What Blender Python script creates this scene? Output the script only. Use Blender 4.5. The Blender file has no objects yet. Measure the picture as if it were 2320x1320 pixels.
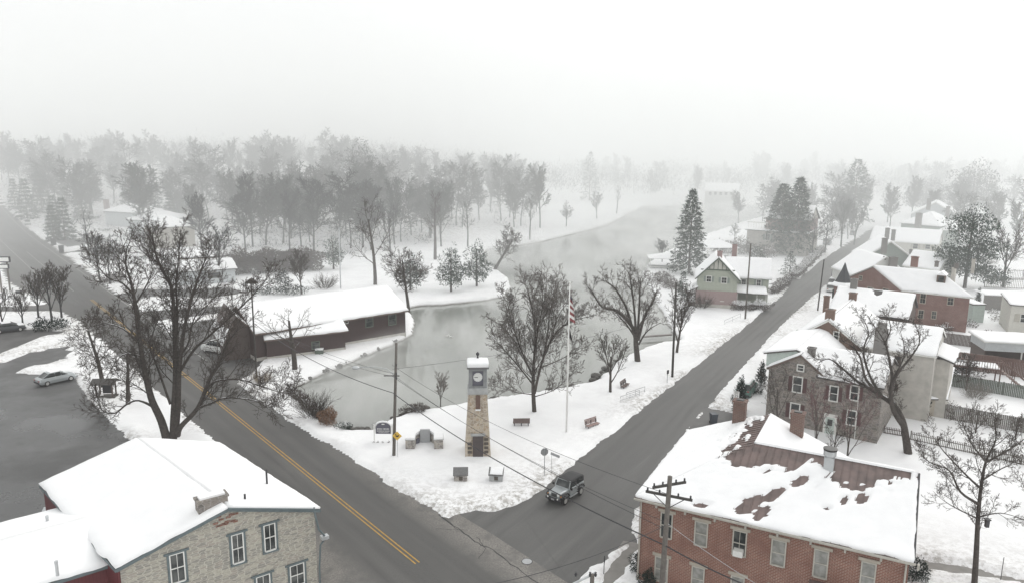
import bpy, math, random
import numpy as np
from mathutils import Vector, Matrix, noise as mnoise
SC = bpy.context.scene
# ------------------------------------------------------------------ camera
F_PX, CX, CY = 1700.0, 1160.0, 660.0          # focal length and centre of the 2320 x 1320 photograph
PITCH = math.atan(335/1700); ROLL = math.radians(.5); CAM_H = 30.0
cd = bpy.data.cameras.new('camera'); cam = bpy.data.objects.new('camera', cd); SC.collection.objects.link(cam)
cd.sensor_width = 36; cd.lens = F_PX/2320*36; cd.clip_start = .5; cd.clip_end = 6000
cam.matrix_world = (Matrix.Translation((0, 0, CAM_H)) @ Matrix.Rotation(math.pi/2-PITCH, 4, 'X') @ Matrix.Rotation(ROLL, 4, 'Z'))
SC.camera = cam
# ------------------------------------------------------------------ world, sun, exposure
SUN_EL, SUN_AZ = math.radians(32), math.radians(38)      # azimuth clockwise from +Y: ahead and to the right
w = bpy.data.worlds.new('World'); SC.world = w; w.use_nodes = True
nt = w.node_tree; nt.nodes.clear()
out = nt.nodes.new('ShaderNodeOutputWorld'); bg = nt.nodes.new('ShaderNodeBackground'); bg.inputs['Strength'].default_value = .1
sky = nt.nodes.new('ShaderNodeTexSky'); sky.sky_type = 'NISHITA'; sky.sun_disc = False
sky.sun_elevation = SUN_EL; sky.sun_rotation = SUN_AZ; sky.dust_density = 4; sky.air_density = 1.5
hs = nt.nodes.new('ShaderNodeHueSaturation'); hs.inputs['Saturation'].default_value = .12
mx = nt.nodes.new('ShaderNodeMix'); mx.data_type = 'RGBA'; mx.inputs['Factor'].default_value = .9
# closed cloud deck: thinner and brighter ahead and to the right, heavier to the left
tcw = nt.nodes.new('ShaderNodeTexCoord'); sxw = nt.nodes.new('ShaderNodeSeparateXYZ'); nt.links.new(tcw.outputs['Generated'], sxw.inputs[0])
nzw = nt.nodes.new('ShaderNodeTexNoise'); nzw.inputs['Scale'].default_value = 2.2; nzw.inputs['Detail'].default_value = 3; nt.links.new(tcw.outputs['Generated'], nzw.inputs['Vector'])
adw = nt.nodes.new('ShaderNodeMath'); adw.operation = 'MULTIPLY_ADD'; adw.inputs[1].default_value = .5; nt.links.new(nzw.outputs['Fac'], adw.inputs[0]); nt.links.new(sxw.outputs['X'], adw.inputs[2])
rpw = nt.nodes.new('ShaderNodeValToRGB'); rpw.color_ramp.elements[0].position = 0.0; rpw.color_ramp.elements[1].position = .62
rpw.color_ramp.elements[0].color = (.80, .81, .81, 1); rpw.color_ramp.elements[1].color = (1, 1, .99, 1); nt.links.new(adw.outputs[0], rpw.inputs[0])
scw = nt.nodes.new('ShaderNodeVectorMath'); scw.operation = 'SCALE'; scw.inputs['Scale'].default_value = 12.9; nt.links.new(rpw.outputs[0], scw.inputs[0]); nt.links.new(scw.outputs[0], mx.inputs['B'])
nt.links.new(sky.outputs[0], hs.inputs['Color']); nt.links.new(hs.outputs[0], mx.inputs['A'])
nt.links.new(mx.outputs['Result'], bg.inputs['Color']); nt.links.new(bg.outputs[0], out.inputs[0])
sl = bpy.data.lights.new('sun', 'SUN'); sl.energy = 1.1; sl.angle = math.radians(40); sl.color = (1, .97, .92)
so = bpy.data.objects.new('sun', sl); SC.collection.objects.link(so)
so.rotation_euler = (math.pi/2-SUN_EL, 0, math.pi-SUN_AZ)
so.location = (60, 60, 120)
SC.view_settings.view_transform = 'Standard'; SC.view_settings.look = 'None'; SC.view_settings.gamma = 1; SC.view_settings.exposure = 0
cy = SC.cycles
cy.use_denoising = True; cy.max_bounces = 10; cy.diffuse_bounces = 3; cy.glossy_bounces = 2; cy.transmission_bounces = 2
cy.volume_bounces = 8; cy.transparent_max_bounces = 6; cy.sample_clamp_indirect = 6
COL = SC.collection
R = random.Random(7); NR = np.random.RandomState(11)
# ------------------------------------------------------------------ where things stand: a photograph pixel on a plane of known height
def ray(px, py):
    dx, dy = px-CX, py-CY; c, s = math.cos(ROLL), math.sin(ROLL)
    u, v = dx*c+dy*s, -dx*s+dy*c; cp, sp = math.cos(PITCH), math.sin(PITCH)
    return (u, F_PX*cp-v*sp, -F_PX*sp-v*cp)
def G(px, py, z=0.0):
    r = ray(px, py); t = (z-CAM_H)/r[2]; return (r[0]*t, r[1]*t)
def PY(px, py, Y):
    r = ray(px, py); t = Y/r[1]; return (r[0]*t, Y, CAM_H+r[2]*t)
def on_wall(a, b, px, py):
    """distance along the vertical wall a->b and height where the ray meets it"""
    r = ray(px, py); ux, uy = b[0]-a[0], b[1]-a[1]; L = math.hypot(ux, uy); ux /= L; uy /= L; nx, ny = -uy, ux
    t = (a[0]*nx+a[1]*ny)/(r[0]*nx+r[1]*ny)
    return ((r[0]*t-a[0])*ux+(r[1]*t-a[1])*uy, CAM_H+r[2]*t)
def smooth(t):
    t = np.clip(t, 0, 1); return t*t*(3-2*t)
def hill(x, y):
    return 14*smooth((y-225)/210.)*smooth((40-x)/150.) + 6*smooth((y-430)/260.)
# ------------------------------------------------------------------ naming
def tag(o, label=None, cat=None, group=None, kind=None):
    if label: o['label'] = label
    if cat: o['category'] = cat
    if group: o['group'] = group
    if kind: o['kind'] = kind
    return o
def thing(name, label, cat, loc=(0, 0, 0), rz=0, group=None):
    o = bpy.data.objects.new(name, None); COL.objects.link(o); o.location = loc; o.rotation_euler = (0, 0, rz)
    o.empty_display_size = .2
    return tag(o, label, cat, group)
def kids(o): return [c for c in bpy.data.objects if c.parent == o]
def copy_tree(o, parent=None, tree=None):
    if tree is None:
        tree = {}
        for c in bpy.data.objects:
            if c.parent: tree.setdefault(c.parent.name, []).append(c)
    c = o.copy(); COL.objects.link(c); c.parent = parent
    for ch in tree.get(o.name, []): copy_tree(ch, c, tree)
    return c
# ------------------------------------------------------------------ materials
MATS = {}
def nodemat(name):
    m = bpy.data.materials.new(name); m.use_nodes = True; MATS[name] = m
    return m, m.node_tree, m.node_tree.nodes['Principled BSDF']
def N(nt, t, **kw):
    n = nt.nodes.new(t)
    for k, v in kw.items():
        if k in n.inputs: n.inputs[k].default_value = v
        else: setattr(n, k, v)
    return n
def mixc(nt, a, b, fac, mode='MIX'):
    m = nt.nodes.new('ShaderNodeMix'); m.data_type = 'RGBA'; m.blend_type = mode
    for s, v in (('A', a), ('B', b), ('Factor', fac)):
        if hasattr(v, 'links'): nt.links.new(v, m.inputs[s])
        elif s == 'Factor': m.inputs[s].default_value = v
        else: m.inputs[s].default_value = (*v, 1)
    return m.outputs['Result']
def ramp(nt, src, a, b, ca=(0, 0, 0), cb=(1, 1, 1)):
    r = nt.nodes.new('ShaderNodeValToRGB'); r.color_ramp.elements[0].position = a; r.color_ramp.elements[1].position = b
    r.color_ramp.elements[0].color = (*ca, 1); r.color_ramp.elements[1].color = (*cb, 1); nt.links.new(src, r.inputs[0]); return r.outputs[0]
def noise(nt, scale, detail=4, vec=None, rough=.55):
    n = N(nt, 'ShaderNodeTexNoise', Scale=scale, Detail=detail, Roughness=rough)
    if vec is None:
        tc = nt.nodes.new('ShaderNodeTexCoord'); vec = tc.outputs['Object']
    nt.links.new(vec, n.inputs['Vector']); return n.outputs['Fac']
def bump(nt, b, src, st, dist=.02):
    n = N(nt, 'ShaderNodeBump', Strength=st, Distance=dist); nt.links.new(src, n.inputs['Height']); nt.links.new(n.outputs[0], b.inputs['Normal'])
def simple(name, col, rough=.7, var=.25, scale=3, metal=0, bmp=0, spec=None, var2=None):
    m, nt, b = nodemat(name); b.inputs['Roughness'].default_value = rough; b.inputs['Metallic'].default_value = metal
    if spec is not None: b.inputs['Specular IOR Level'].default_value = spec
    f = noise(nt, scale); f = ramp(nt, f, .3, .7)
    c2 = var2 or tuple(min(1, c*(1-var)) for c in col)
    nt.links.new(mixc(nt, col, c2, f), b.inputs['Base Color'])
    if bmp: bump(nt, b, noise(nt, scale*6), bmp)
    return m
def brick(name, c1, c2, mortar, bw=.22, bh=.075, ms=.012, tint=.35, bmp=.3):
    m, nt, b = nodemat(name); b.inputs['Roughness'].default_value = .85
    uv = nt.nodes.new('ShaderNodeUVMap')
    t = N(nt, 'ShaderNodeTexBrick', Scale=1.0, **{'Color1': (*c1, 1), 'Color2': (*c2, 1), 'Mortar': (*mortar, 1), 'Mortar Size': ms, 'Brick Width': bw, 'Row Height': bh, 'Bias': -.1})
    nt.links.new(uv.outputs[0], t.inputs['Vector'])
    n = ramp(nt, noise(nt, .7, 5), .3, .75)
    nt.links.new(mixc(nt, t.outputs['Color'], tuple(c*(1-tint) for c in c1), mixc(nt, (0, 0, 0), (.7, .7, .7), n)), b.inputs['Base Color'])
    bump(nt, b, t.outputs['Fac'], -bmp, .01); return m
def stone(name, cols, mortar, sx=2.2, sy=4.5, edge=.05, bmp=.6):
    m, nt, b = nodemat(name); b.inputs['Roughness'].default_value = .9
    uv = nt.nodes.new('ShaderNodeUVMap'); mp = N(nt, 'ShaderNodeMapping'); mp.inputs['Scale'].default_value = (sx, sy, 1)
    nt.links.new(uv.outputs[0], mp.inputs['Vector'])
    wob = N(nt, 'ShaderNodeTexNoise', Scale=1.5, Detail=2); nt.links.new(mp.outputs[0], wob.inputs['Vector'])
    add = N(nt, 'ShaderNodeVectorMath', operation='MULTIPLY_ADD'); add.inputs[1].default_value = (.5, .5, 0)
    nt.links.new(wob.outputs['Color'], add.inputs[0]); nt.links.new(mp.outputs[0], add.inputs[2])
    v = N(nt, 'ShaderNodeTexVoronoi', Scale=1, Randomness=.85); v.voronoi_dimensions = '2D'; nt.links.new(add.outputs[0], v.inputs['Vector'])
    e = N(nt, 'ShaderNodeTexVoronoi', Scale=1, Randomness=.85); e.voronoi_dimensions = '2D'; e.feature = 'DISTANCE_TO_EDGE'; nt.links.new(add.outputs[0], e.inputs['Vector'])
    sp = nt.nodes.new('ShaderNodeSeparateColor'); nt.links.new(v.outputs['Color'], sp.inputs[0])
    r = nt.nodes.new('ShaderNodeValToRGB'); nt.links.new(sp.outputs[0], r.inputs[0]); r.color_ramp.interpolation = 'CONSTANT'
    for i, c in enumerate(cols):
        el = r.color_ramp.elements[i] if i < 2 else r.color_ramp.elements.new(i/len(cols))
        el.position = i/len(cols); el.color = (*c, 1)
    fine = mixc(nt, r.outputs[0], tuple(c*.6 for c in cols[0]), ramp(nt, noise(nt, 6, 5), .45, .8))
    ef = ramp(nt, e.outputs['Distance'], edge*.4, edge)
    nt.links.new(mixc(nt, mortar, fine, ef), b.inputs['Base Color']); bump(nt, b, ef, bmp, .02); return m
def siding(name, col, pitch=.15, vert=False, dark=.6):
    m, nt, b = nodemat(name); b.inputs['Roughness'].default_value = .6
    uv = nt.nodes.new('ShaderNodeUVMap')
    wv = N(nt, 'ShaderNodeTexWave', Scale=1/pitch/6.283*3.14159, Distortion=0); wv.bands_direction = 'X' if vert else 'Y'; wv.wave_profile = 'SAW'
    nt.links.new(uv.outputs[0], wv.inputs['Vector'])
    g = ramp(nt, wv.outputs['Fac'], .82, .95)
    base = mixc(nt, col, tuple(c*.8 for c in col), ramp(nt, noise(nt, 2.5), .3, .8))
    nt.links.new(mixc(nt, base, tuple(c*dark for c in col), g), b.inputs['Base Color']); bump(nt, b, wv.outputs['Fac'], .3, .01); return m
def bark(name, col, snow=False):
    m, nt, b = nodemat(name); b.inputs['Roughness'].default_value = .95; b.inputs['Specular IOR Level'].default_value = .1
    c = mixc(nt, col, tuple(x*.5 for x in col), ramp(nt, noise(nt, 5, 6), .3, .7))
    if snow:
        g = nt.nodes.new('ShaderNodeNewGeometry'); sx = nt.nodes.new('ShaderNodeSeparateXYZ'); nt.links.new(g.outputs['Normal'], sx.inputs[0])
        up = ramp(nt, sx.outputs['Z'], .7, .85); nz = ramp(nt, noise(nt, 1.3, 3), .42, .52)
        c = mixc(nt, c, (.85, .86, .88), mixc(nt, (0, 0, 0), up, nz))
    nt.links.new(c, b.inputs['Base Color']); bump(nt, b, noise(nt, 14, 5), .5, .03); return m
def M(n): return MATS[n]
m, nt, b = nodemat('snow'); b.inputs['Roughness'].default_value = .75; b.inputs['Specular IOR Level'].default_value = .15
nt.links.new(mixc(nt, (.9, .905, .91), (.86, .865, .875), ramp(nt, noise(nt, 1.2, 5), .3, .7)), b.inputs['Base Color']); bump(nt, b, noise(nt, 2.2, 5), .25, .06)
# snow ground: trodden and dirtied beside the carriageways
m, nt, b = nodemat('snow_ground'); b.inputs['Roughness'].default_value = .8; b.inputs['Specular IOR Level'].default_value = .1
at = nt.nodes.new('ShaderNodeAttribute'); at.attribute_name = 'dirt'
sp = ramp(nt, noise(nt, 1.8, 9, rough=.8), .45, .57)
d2 = mixc(nt, (0, 0, 0), at.outputs['Fac'], sp)
base = mixc(nt, (.88, .885, .89), (.80, .80, .81), ramp(nt, noise(nt, .25, 6), .4, .75))
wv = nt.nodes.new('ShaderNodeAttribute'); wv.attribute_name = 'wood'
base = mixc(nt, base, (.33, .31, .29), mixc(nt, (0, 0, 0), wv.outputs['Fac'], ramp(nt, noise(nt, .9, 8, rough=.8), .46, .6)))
ge = nt.nodes.new('ShaderNodeNewGeometry'); sz = nt.nodes.new('ShaderNodeSeparateXYZ'); nt.links.new(ge.outputs['Position'], sz.inputs[0])
mr_ = N(nt, 'ShaderNodeMapRange'); mr_.inputs['From Min'].default_value = -.55; mr_.inputs['From Max'].default_value = -.17; nt.links.new(sz.outputs['Z'], mr_.inputs['Value'])
base = mixc(nt, (.13, .12, .105), base, mr_.outputs[0])
nt.links.new(mixc(nt, base, (.42, .405, .385), d2), b.inputs['Base Color']); bump(nt, b, noise(nt, .8, 6, rough=.5), .25, .12)
def asphalt(name, col, wet=.5, dark=.45, s=.12):
    m, nt, b = nodemat(name)
    big = noise(nt, s, 5, rough=.6); fine = noise(nt, 9, 4)
    c = mixc(nt, col, tuple(x*dark for x in col), ramp(nt, big, .47, .55))
    c = mixc(nt, c, tuple(x*1.5 for x in col), ramp(nt, noise(nt, s*3.3, 6), .6, .78))
    c = mixc(nt, c, tuple(x*.7 for x in col), ramp(nt, fine, .35, .7))
    nt.links.new(c, b.inputs['Base Color'])
    nt.links.new(ramp(nt, big, .35, .6, (.75,)*3, (1-wet,)*3), b.inputs['Roughness']); bump(nt, b, fine, .15, .01); return m
def road_mat(name, col, dirn):
    m, nt, b = nodemat(name)
    tc = nt.nodes.new('ShaderNodeTexCoord'); mp = N(nt, 'ShaderNodeMapping'); mp.vector_type = 'TEXTURE'
    mp.inputs['Rotation'].default_value = (0, 0, dirn); mp.inputs['Scale'].default_value = (14, 1, 1)
    nt.links.new(tc.outputs['Object'], mp.inputs['Vector'])
    st = noise(nt, .55, 4, mp.outputs[0]); big = noise(nt, .09, 4); fine = noise(nt, 8, 4)
    c = mixc(nt, col, tuple(x*.5 for x in col), ramp(nt, st, .42, .6))
    c = mixc(nt, c, tuple(x*1.45 for x in col), ramp(nt, noise(nt, .35, 5, mp.outputs[0], .7), .56, .74))
    c = mixc(nt, c, tuple(x*.7 for x in col), ramp(nt, big, .5, .7))
    tr_ = nt.nodes.new('ShaderNodeAttribute'); tr_.attribute_name = 'track'; c = mixc(nt, c, tuple(x*.52 for x in col), mixc(nt, (0, 0, 0), tr_.outputs['Fac'], ramp(nt, noise(nt, .16, 4), .3, .6, (.25,)*3, (.95,)*3))); pa = nt.nodes.new('ShaderNodeAttribute'); pa.attribute_name = 'pale'; c = mixc(nt, c, (.23, .215, .195), mixc(nt, (0, 0, 0), pa.outputs['Fac'], ramp(nt, noise(nt, .5, 7, rough=.7), .30, .52)))
    c = mixc(nt, c, tuple(x*.75 for x in col), ramp(nt, fine, .35, .75))
    nt.links.new(c, b.inputs['Base Color'])
    nt.links.new(ramp(nt, st, .3, .7, (.75,)*3, (.5,)*3), b.inputs['Roughness']); bump(nt, b, fine, .15, .01); return m
road_mat('road_main', (.108, .105, .10), math.atan2(.776, -.631))
road_mat('road_side', (.115, .114, .11), math.atan2(.84, .54))
asphalt('lot', (.108, .108, .107), wet=.85, dark=.38, s=.085)
asphalt('drive', (.12, .118, .115), wet=.4)
simple('paving', (.25, .24, .225), .85, .2, 1.5)
# water
m, nt, b = nodemat('water'); b.inputs['Roughness'].default_value = .07; b.inputs['Specular IOR Level'].default_value = .5; b.inputs['IOR'].default_value = 1.85
nt.links.new(mixc(nt, (.25, .26, .235), (.17, .18, .165), ramp(nt, noise(nt, .035, 4), .35, .7)), b.inputs['Base Color'])
mp = N(nt, 'ShaderNodeMapping'); tc = nt.nodes.new('ShaderNodeTexCoord'); nt.links.new(tc.outputs['Object'], mp.inputs['Vector']); mp.inputs['Scale'].default_value = (.7, 1.6, 1)
bump(nt, b, noise(nt, 1.1, 3, mp.outputs[0]), .10, .02)
brick('brick_red', (.235, .088, .06), (.155, .058, .042), (.36, .28, .23), bw=.29, bh=.1, ms=.018, tint=.45)
brick('brick_pink', (.235, .125, .105), (.17, .09, .078), (.30, .25, .23), bw=.34, bh=.12, ms=.02, tint=.4)
brick('brick_chimney', (.16, .07, .052), (.085, .045, .038), (.26, .22, .19), bw=.3, bh=.1, ms=.02, tint=.5)
brick('brick_old', (.18, .115, .09), (.21, .13, .10), (.25, .2, .17), tint=.3)
brick('brick_mauve', (.34, .25, .24), (.30, .21, .21), (.36, .3, .29), tint=.15)
brick('brick_grey', (.2, .19, .18), (.16, .155, .15), (.24, .23, .22), tint=.2)
stone('limestone', [(.37, .35, .30), (.31, .30, .265), (.42, .40, .34), (.27, .26, .235), (.35, .32, .28)], (.50, .48, .42), 2.3, 7.5, .08, .6)
stone('fieldstone', [(.20, .18, .16), (.26, .235, .21), (.16, .15, .135), (.30, .27, .24), (.22, .2, .19)], (.33, .31, .29), 2.2, 4.2, .07, .6)
stone('tower_stone', [(.42, .33, .24), (.50, .43, .33), (.35, .29, .23), (.55, .48, .40), (.44, .38, .31)], (.52, .48, .42), 3.2, 3.6, .07, .6)
stone('grey_stone', [(.30, .28, .26), (.38, .36, .33), (.24, .22, .21), (.42, .38, .34)], (.5, .48, .45), 3.2, 4.2, .07, .6)
simple('clock_stone', (.27, .28, .285), .8, .25, 3); simple('cut_stone', (.42, .43, .43), .8, .2, 3); simple('slate_cap', (.16, .16, .16), .6, .3, 5)
simple('stucco', (.52, .50, .46), .9, .25, 1.2, bmp=.2); simple('tan', (.42, .38, .32), .85, .2, 1)
siding('siding_white', (.72, .73, .70)); siding('siding_cream', (.60, .59, .54)); siding('siding_green', (.42, .45, .38), .2)
siding('siding_mint', (.55, .62, .58)); siding('siding_olive', (.27, .31, .28)); siding('siding_grey', (.56, .59, .60), .2); siding('siding_beige', (.42, .39, .34), .25)
siding('barn_red', (.060, .037, .035), .35, True, .5); siding('mill_red', (.12, .018, .022), .3, True, .55)
siding('wood_dark', (.11, .085, .075), .22, True, .5); siding('wood_brown', (.15, .09, .075), .22, True, .55); siding('fence_grey', (.20, .19, .175), .16, True, .45); siding('fence_green', (.13, .15, .13), .2, True, .6)
m, nt, b = nodemat('roof_metal'); b.inputs['Roughness'].default_value = .55
nt.links.new(mixc(nt, (.165, .118, .108), (.095, .07, .064), ramp(nt, noise(nt, 1.1, 4), .4, .65)), b.inputs['Base Color'])
simple('shingle', (.10, .095, .09), .9, .3, 4); simple('slate', (.075, .08, .085), .7, .3, 4); simple('trim_white', (.72, .72, .69), .5, .12, 3)
simple('trim_teal', (.12, .155, .165), .55, .25, 3); simple('trim_green', (.13, .16, .13), .6, .2, 3); simple('trim_red', (.18, .04, .045), .6, .3, 2)
simple('shutter_red', (.10, .05, .05), .6, .3, 3); simple('trim_brown', (.16, .12, .1), .6, .3, 3); simple('trim_beige', (.46, .44, .39), .6, .2, 3)
m, nt, b = nodemat('glass'); b.inputs['Roughness'].default_value = .06; b.inputs['Base Color'].default_value = (.028, .032, .034, 1)
nt.links.new(mixc(nt, (.02, .025, .026), (.09, .095, .092), ramp(nt, noise(nt, .9, 2), .45, .6)), b.inputs['Base Color'])
m, nt, b = nodemat('glass_blind'); b.inputs['Roughness'].default_value = .15
nt.links.new(mixc(nt, (.20, .20, .185), (.30, .30, .28), ramp(nt, noise(nt, 2, 2), .4, .6)), b.inputs['Base Color'])
simple('wood_pole', (.16, .145, .13), .9, .35, 6); simple('wood_dark_pole', (.07, .065, .06), .9, .3, 6)
simple('metal_grey', (.42, .43, .44), .45, .15, 4, .3); simple('metal_dark', (.035, .035, .04), .5, .2, 4); simple('galv', (.55, .57, .58), .35, .12, 4, .5)
simple('white_paint', (.80, .80, .78), .5, .06, 4); simple('yellow_line', (.50, .31, .07), .8, .3, 2.5); simple('white_line', (.42, .42, .40), .8, .35, 3)
simple('sign_yellow', (.72, .47, .08), .5, .1, 4); simple('black', (.012, .012, .012), .5, .1, 3); simple('rubber', (.02, .02, .02), .8, .2, 6); simple('sign_slate', (.11, .11, .14), .6, .1, 3)
simple('bench_wood', (.17, .13, .12), .8, .25, 4); simple('bench_pink', (.36, .26, .24), .8, .2, 4); simple('rust', (.16, .10, .08), .8, .3, 5); simple('plaque', (.09, .075, .06), .5, .3, 6)
simple('door_dark', (.07, .055, .055), .5, .2, 4); simple('flag_red', (.26, .07, .075), .8, .1, 4); simple('flag_navy', (.03, .035, .07), .8, .1, 4); simple('bin_blue', (.045, .055, .07), .5, .1, 4)
simple('car_silver', (.42, .45, .46), .3, .06, 2, .4); simple('car_white', (.62, .63, .62), .35, .06, 2); simple('car_grey', (.22, .23, .24), .35, .08, 2, .3); simple('car_dark', (.06, .065, .07), .35, .1, 2, .2); simple('car_green', (.12, .22, .19), .35, .1, 2); simple('soft_top', (.045, .045, .047), .85, .2, 5)
simple('lamp_glass', (.75, .76, .74), .15, .05, 5); simple('lamp_red', (.3, .02, .02), .3, .05, 5); simple('orange', (.5, .2, .04), .4, .1, 5); simple('rim_metal', (.6, .6, .58), .35, .1, 5, .4)
bark('bark', (.11, .097, .088)); bark('bark_snow', (.095, .083, .075), True); bark('bark_grey', (.15, .14, .13)); bark('bark_far', (.075, .075, .075))
simple('twig', (.095, .08, .072), 1, .3, 2, spec=.05); simple('twig_far', (.075, .078, .078), 1, .3, .3, spec=.05); simple('twig_tan', (.30, .25, .19), 1, .3, 2, spec=.05); simple('twig_red', (.20, .12, .12), 1, .3, 2, spec=.05); simple('twig_mid', (.165, .148, .138), 1, .25, 2, spec=.05); simple('twig_pale', (.26, .24, .22), 1, .2, 2, spec=.05)
simple('needles', (.055, .085, .065), .9, .5, .8, spec=.1); simple('needles_dark', (.022, .04, .032), .9, .45, 1.5, spec=.1); simple('needles_far', (.07, .09, .08), 1, .4, .3, spec=.05); simple('bush_brown', (.14, .12, .11), 1, .4, 1.2, spec=.05); simple('bush_rust', (.26, .155, .10), 1, .35, 1.5, spec=.05)
simple('rock', (.12, .115, .105), .9, .45, 2.5, bmp=.6)
# ------------------------------------------------------------------ mesh building
class MB:
    def __init__(s): s.v = []; s.f = []; s.smooth = False
    def add(s, vs, fs):
        o = len(s.v); s.v += [tuple(p) for p in vs]; s.f += [tuple(i+o for i in f) for f in fs]; return s
    def box(s, c, size, ax=None, taper=1.0):
        """box centred at c; ax = three axis vectors; taper scales the top"""
        ax = ax or ((1, 0, 0), (0, 1, 0), (0, 0, 1)); vs = []
        for k in (-1, 1):
            t = taper if k > 0 else 1
            for i, j in ((-1, -1), (1, -1), (1, 1), (-1, 1)):
                vs.append([c[d]+(ax[0][d]*i*size[0]*t+ax[1][d]*j*size[1]*t+ax[2][d]*k*size[2])/2 for d in range(3)])
        return s.add(vs, [(0, 3, 2, 1), (4, 5, 6, 7), (0, 1, 5, 4), (1, 2, 6, 5), (2, 3, 7, 6), (3, 0, 4, 7)])
    def bx(s, x0, x1, y0, y1, z0, z1): return s.box(((x0+x1)/2, (y0+y1)/2, (z0+z1)/2), (x1-x0, y1-y0, z1-z0))
    def prism(s, poly, z0, z1):
        n = len(poly)
        return s.add([(p[0], p[1], z0) for p in poly]+[(p[0], p[1], z1) for p in poly],
                     [tuple(range(n))[::-1], tuple(range(n, 2*n))]+[(i, (i+1) % n, n+(i+1) % n, n+i) for i in range(n)])
    def slab(s, pts, d):
        """plane polygon of 3-D points given thickness by the vector d"""
        n = len(pts); a = [tuple(p) for p in pts]; b = [tuple(p[i]+d[i] for i in range(3)) for p in pts]
        return s.add(a+b, [tuple(range(n)), tuple(range(n, 2*n))[::-1]]+[(i, n+i, n+(i+1) % n, (i+1) % n) for i in range(n)])
    def rings(s, rings, cap=True, closed=True):
        n = len(rings[0]); o = len(s.v); s.v += [tuple(p) for r in rings for p in r]
        for k in range(len(rings)-1):
            for i in range(n if closed else n-1):
                s.f.append((o+k*n+i, o+k*n+(i+1) % n, o+(k+1)*n+(i+1) % n, o+(k+1)*n+i))
        if cap: s.f.append(tuple(o+i for i in range(n))[::-1]); s.f.append(tuple(o+(len(rings)-1)*n+i for i in range(n)))
        return s
    def lathe(s, c, prof, n=12, ax=None):
        """profile of (radius, height) turned round the axis through c"""
        ax = ax or ((1, 0, 0), (0, 1, 0), (0, 0, 1)); rs = []
        for r, h in prof:
            rs.append([[c[d]+ax[0][d]*r*math.cos(a)+ax[1][d]*r*math.sin(a)+ax[2][d]*h for d in range(3)] for a in (2*math.pi*i/n for i in range(n))])
        return s.rings(rs)
    def tube(s, pts, r, n=6):
        rs = []; P = [Vector(p) for p in pts]; r = r if hasattr(r, '__len__') else [r]*len(P)
        t0 = (P[-1]-P[0]); ref = Vector((.3, .2, 1)) if abs(t0.normalized().z) < .8 else Vector((1, .1, 0))
        for i, p in enumerate(P):
            t = (P[min(i+1, len(P)-1)]-P[max(i-1, 0)]).normalized(); a = t.cross(ref).normalized(); b = t.cross(a)
            rs.append([p+a*r[i]*math.cos(2*math.pi*k/n)+b*r[i]*math.sin(2*math.pi*k/n) for k in range(n)])
        return s.rings(rs)
    def obj(s, name, mat, parent=None, smooth=False, bevel=0, seg=2):
        me = bpy.data.meshes.new(name); me.from_pydata(s.v, [], s.f); me.update()
        uv = me.uv_layers.new(name='UVMap'); co = []
        for p in me.polygons:
            n = p.normal; a = (abs(n.x), abs(n.y), abs(n.z))
            for li in p.loop_indices:
                v = me.vertices[me.loops[li].vertex_index].co
                co += ([v.x, v.y] if a[2] > .75 else ([v.y, v.z] if a[0] > a[1] else [v.x, v.z]))
        uv.data.foreach_set('uv', co)
        if smooth: me.polygons.foreach_set('use_smooth', [True]*len(me.polygons))
        me.materials.append(M(mat) if isinstance(mat, str) else mat)
        o = bpy.data.objects.new(name, me); COL.objects.link(o)
        if parent is not None: o.parent = parent
        if bevel:
            b = o.modifiers.new('bevel', 'BEVEL'); b.width = bevel; b.segments = seg; b.limit_method = 'ANGLE'
        return o
def mesh_np(name, V, F, mat, parent=None, smooth=True, mats=None, midx=None):
    me = bpy.data.meshes.new(name); V = np.asarray(V, np.float32); F = np.asarray(F, np.int32); k = F.shape[1]
    me.vertices.add(len(V)); me.vertices.foreach_set('co', V.ravel()); me.loops.add(F.size); me.loops.foreach_set('vertex_index', F.ravel())
    me.polygons.add(len(F)); me.polygons.foreach_set('loop_start', np.arange(0, F.size, k, dtype=np.int32))
    me.update(calc_edges=True); me.validate()
    if smooth: me.polygons.foreach_set('use_smooth', np.ones(len(me.polygons), bool))
    for mm in (mats or [mat]): me.materials.append(M(mm))
    if midx is not None: me.polygons.foreach_set('material_index', np.asarray(midx, np.int32))
    o = bpy.data.objects.new(name, me); COL.objects.link(o)
    if parent is not None: o.parent = parent
    return o
# ------------------------------------------------------------------ noise on arrays
_PERM = NR.rand(256, 256)
def vnoise(x, y):
    xi, yi = np.floor(x).astype(int), np.floor(y).astype(int); fx, fy = x-xi, y-yi; fx = fx*fx*(3-2*fx); fy = fy*fy*(3-2*fy)
    g = lambda a, b: _PERM[a % 256, b % 256]
    return (g(xi, yi)*(1-fx)+g(xi+1, yi)*fx)*(1-fy)+(g(xi, yi+1)*(1-fx)+g(xi+1, yi+1)*fx)*fy
def fbm(x, y, o=4):
    t = 0; a = .5; n = 0
    for i in range(o): t = t+a*vnoise(x*2**i+17.3*i, y*2**i+5.1*i); n += a; a *= .5
    return t/n-.5
def sdf(poly, X, Y):
    P = np.array(poly, float); d = np.full(X.shape, 1e9); ins = np.zeros(X.shape, bool)
    for i in range(len(P)):
        a, b = P[i], P[(i+1) % len(P)]; e = b-a; wx, wy = X-a[0], Y-a[1]
        t = np.clip((wx*e[0]+wy*e[1])/(e@e+1e-9), 0, 1); d = np.minimum(d, (wx-e[0]*t)**2+(wy-e[1]*t)**2)
        c = (a[1] > Y) != (b[1] > Y)
        if abs(e[1]) > 1e-9: ins ^= c & (X < a[0]+(Y-a[1])*e[0]/e[1])
    d = np.sqrt(d); return np.where(ins, -d, d)
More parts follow.
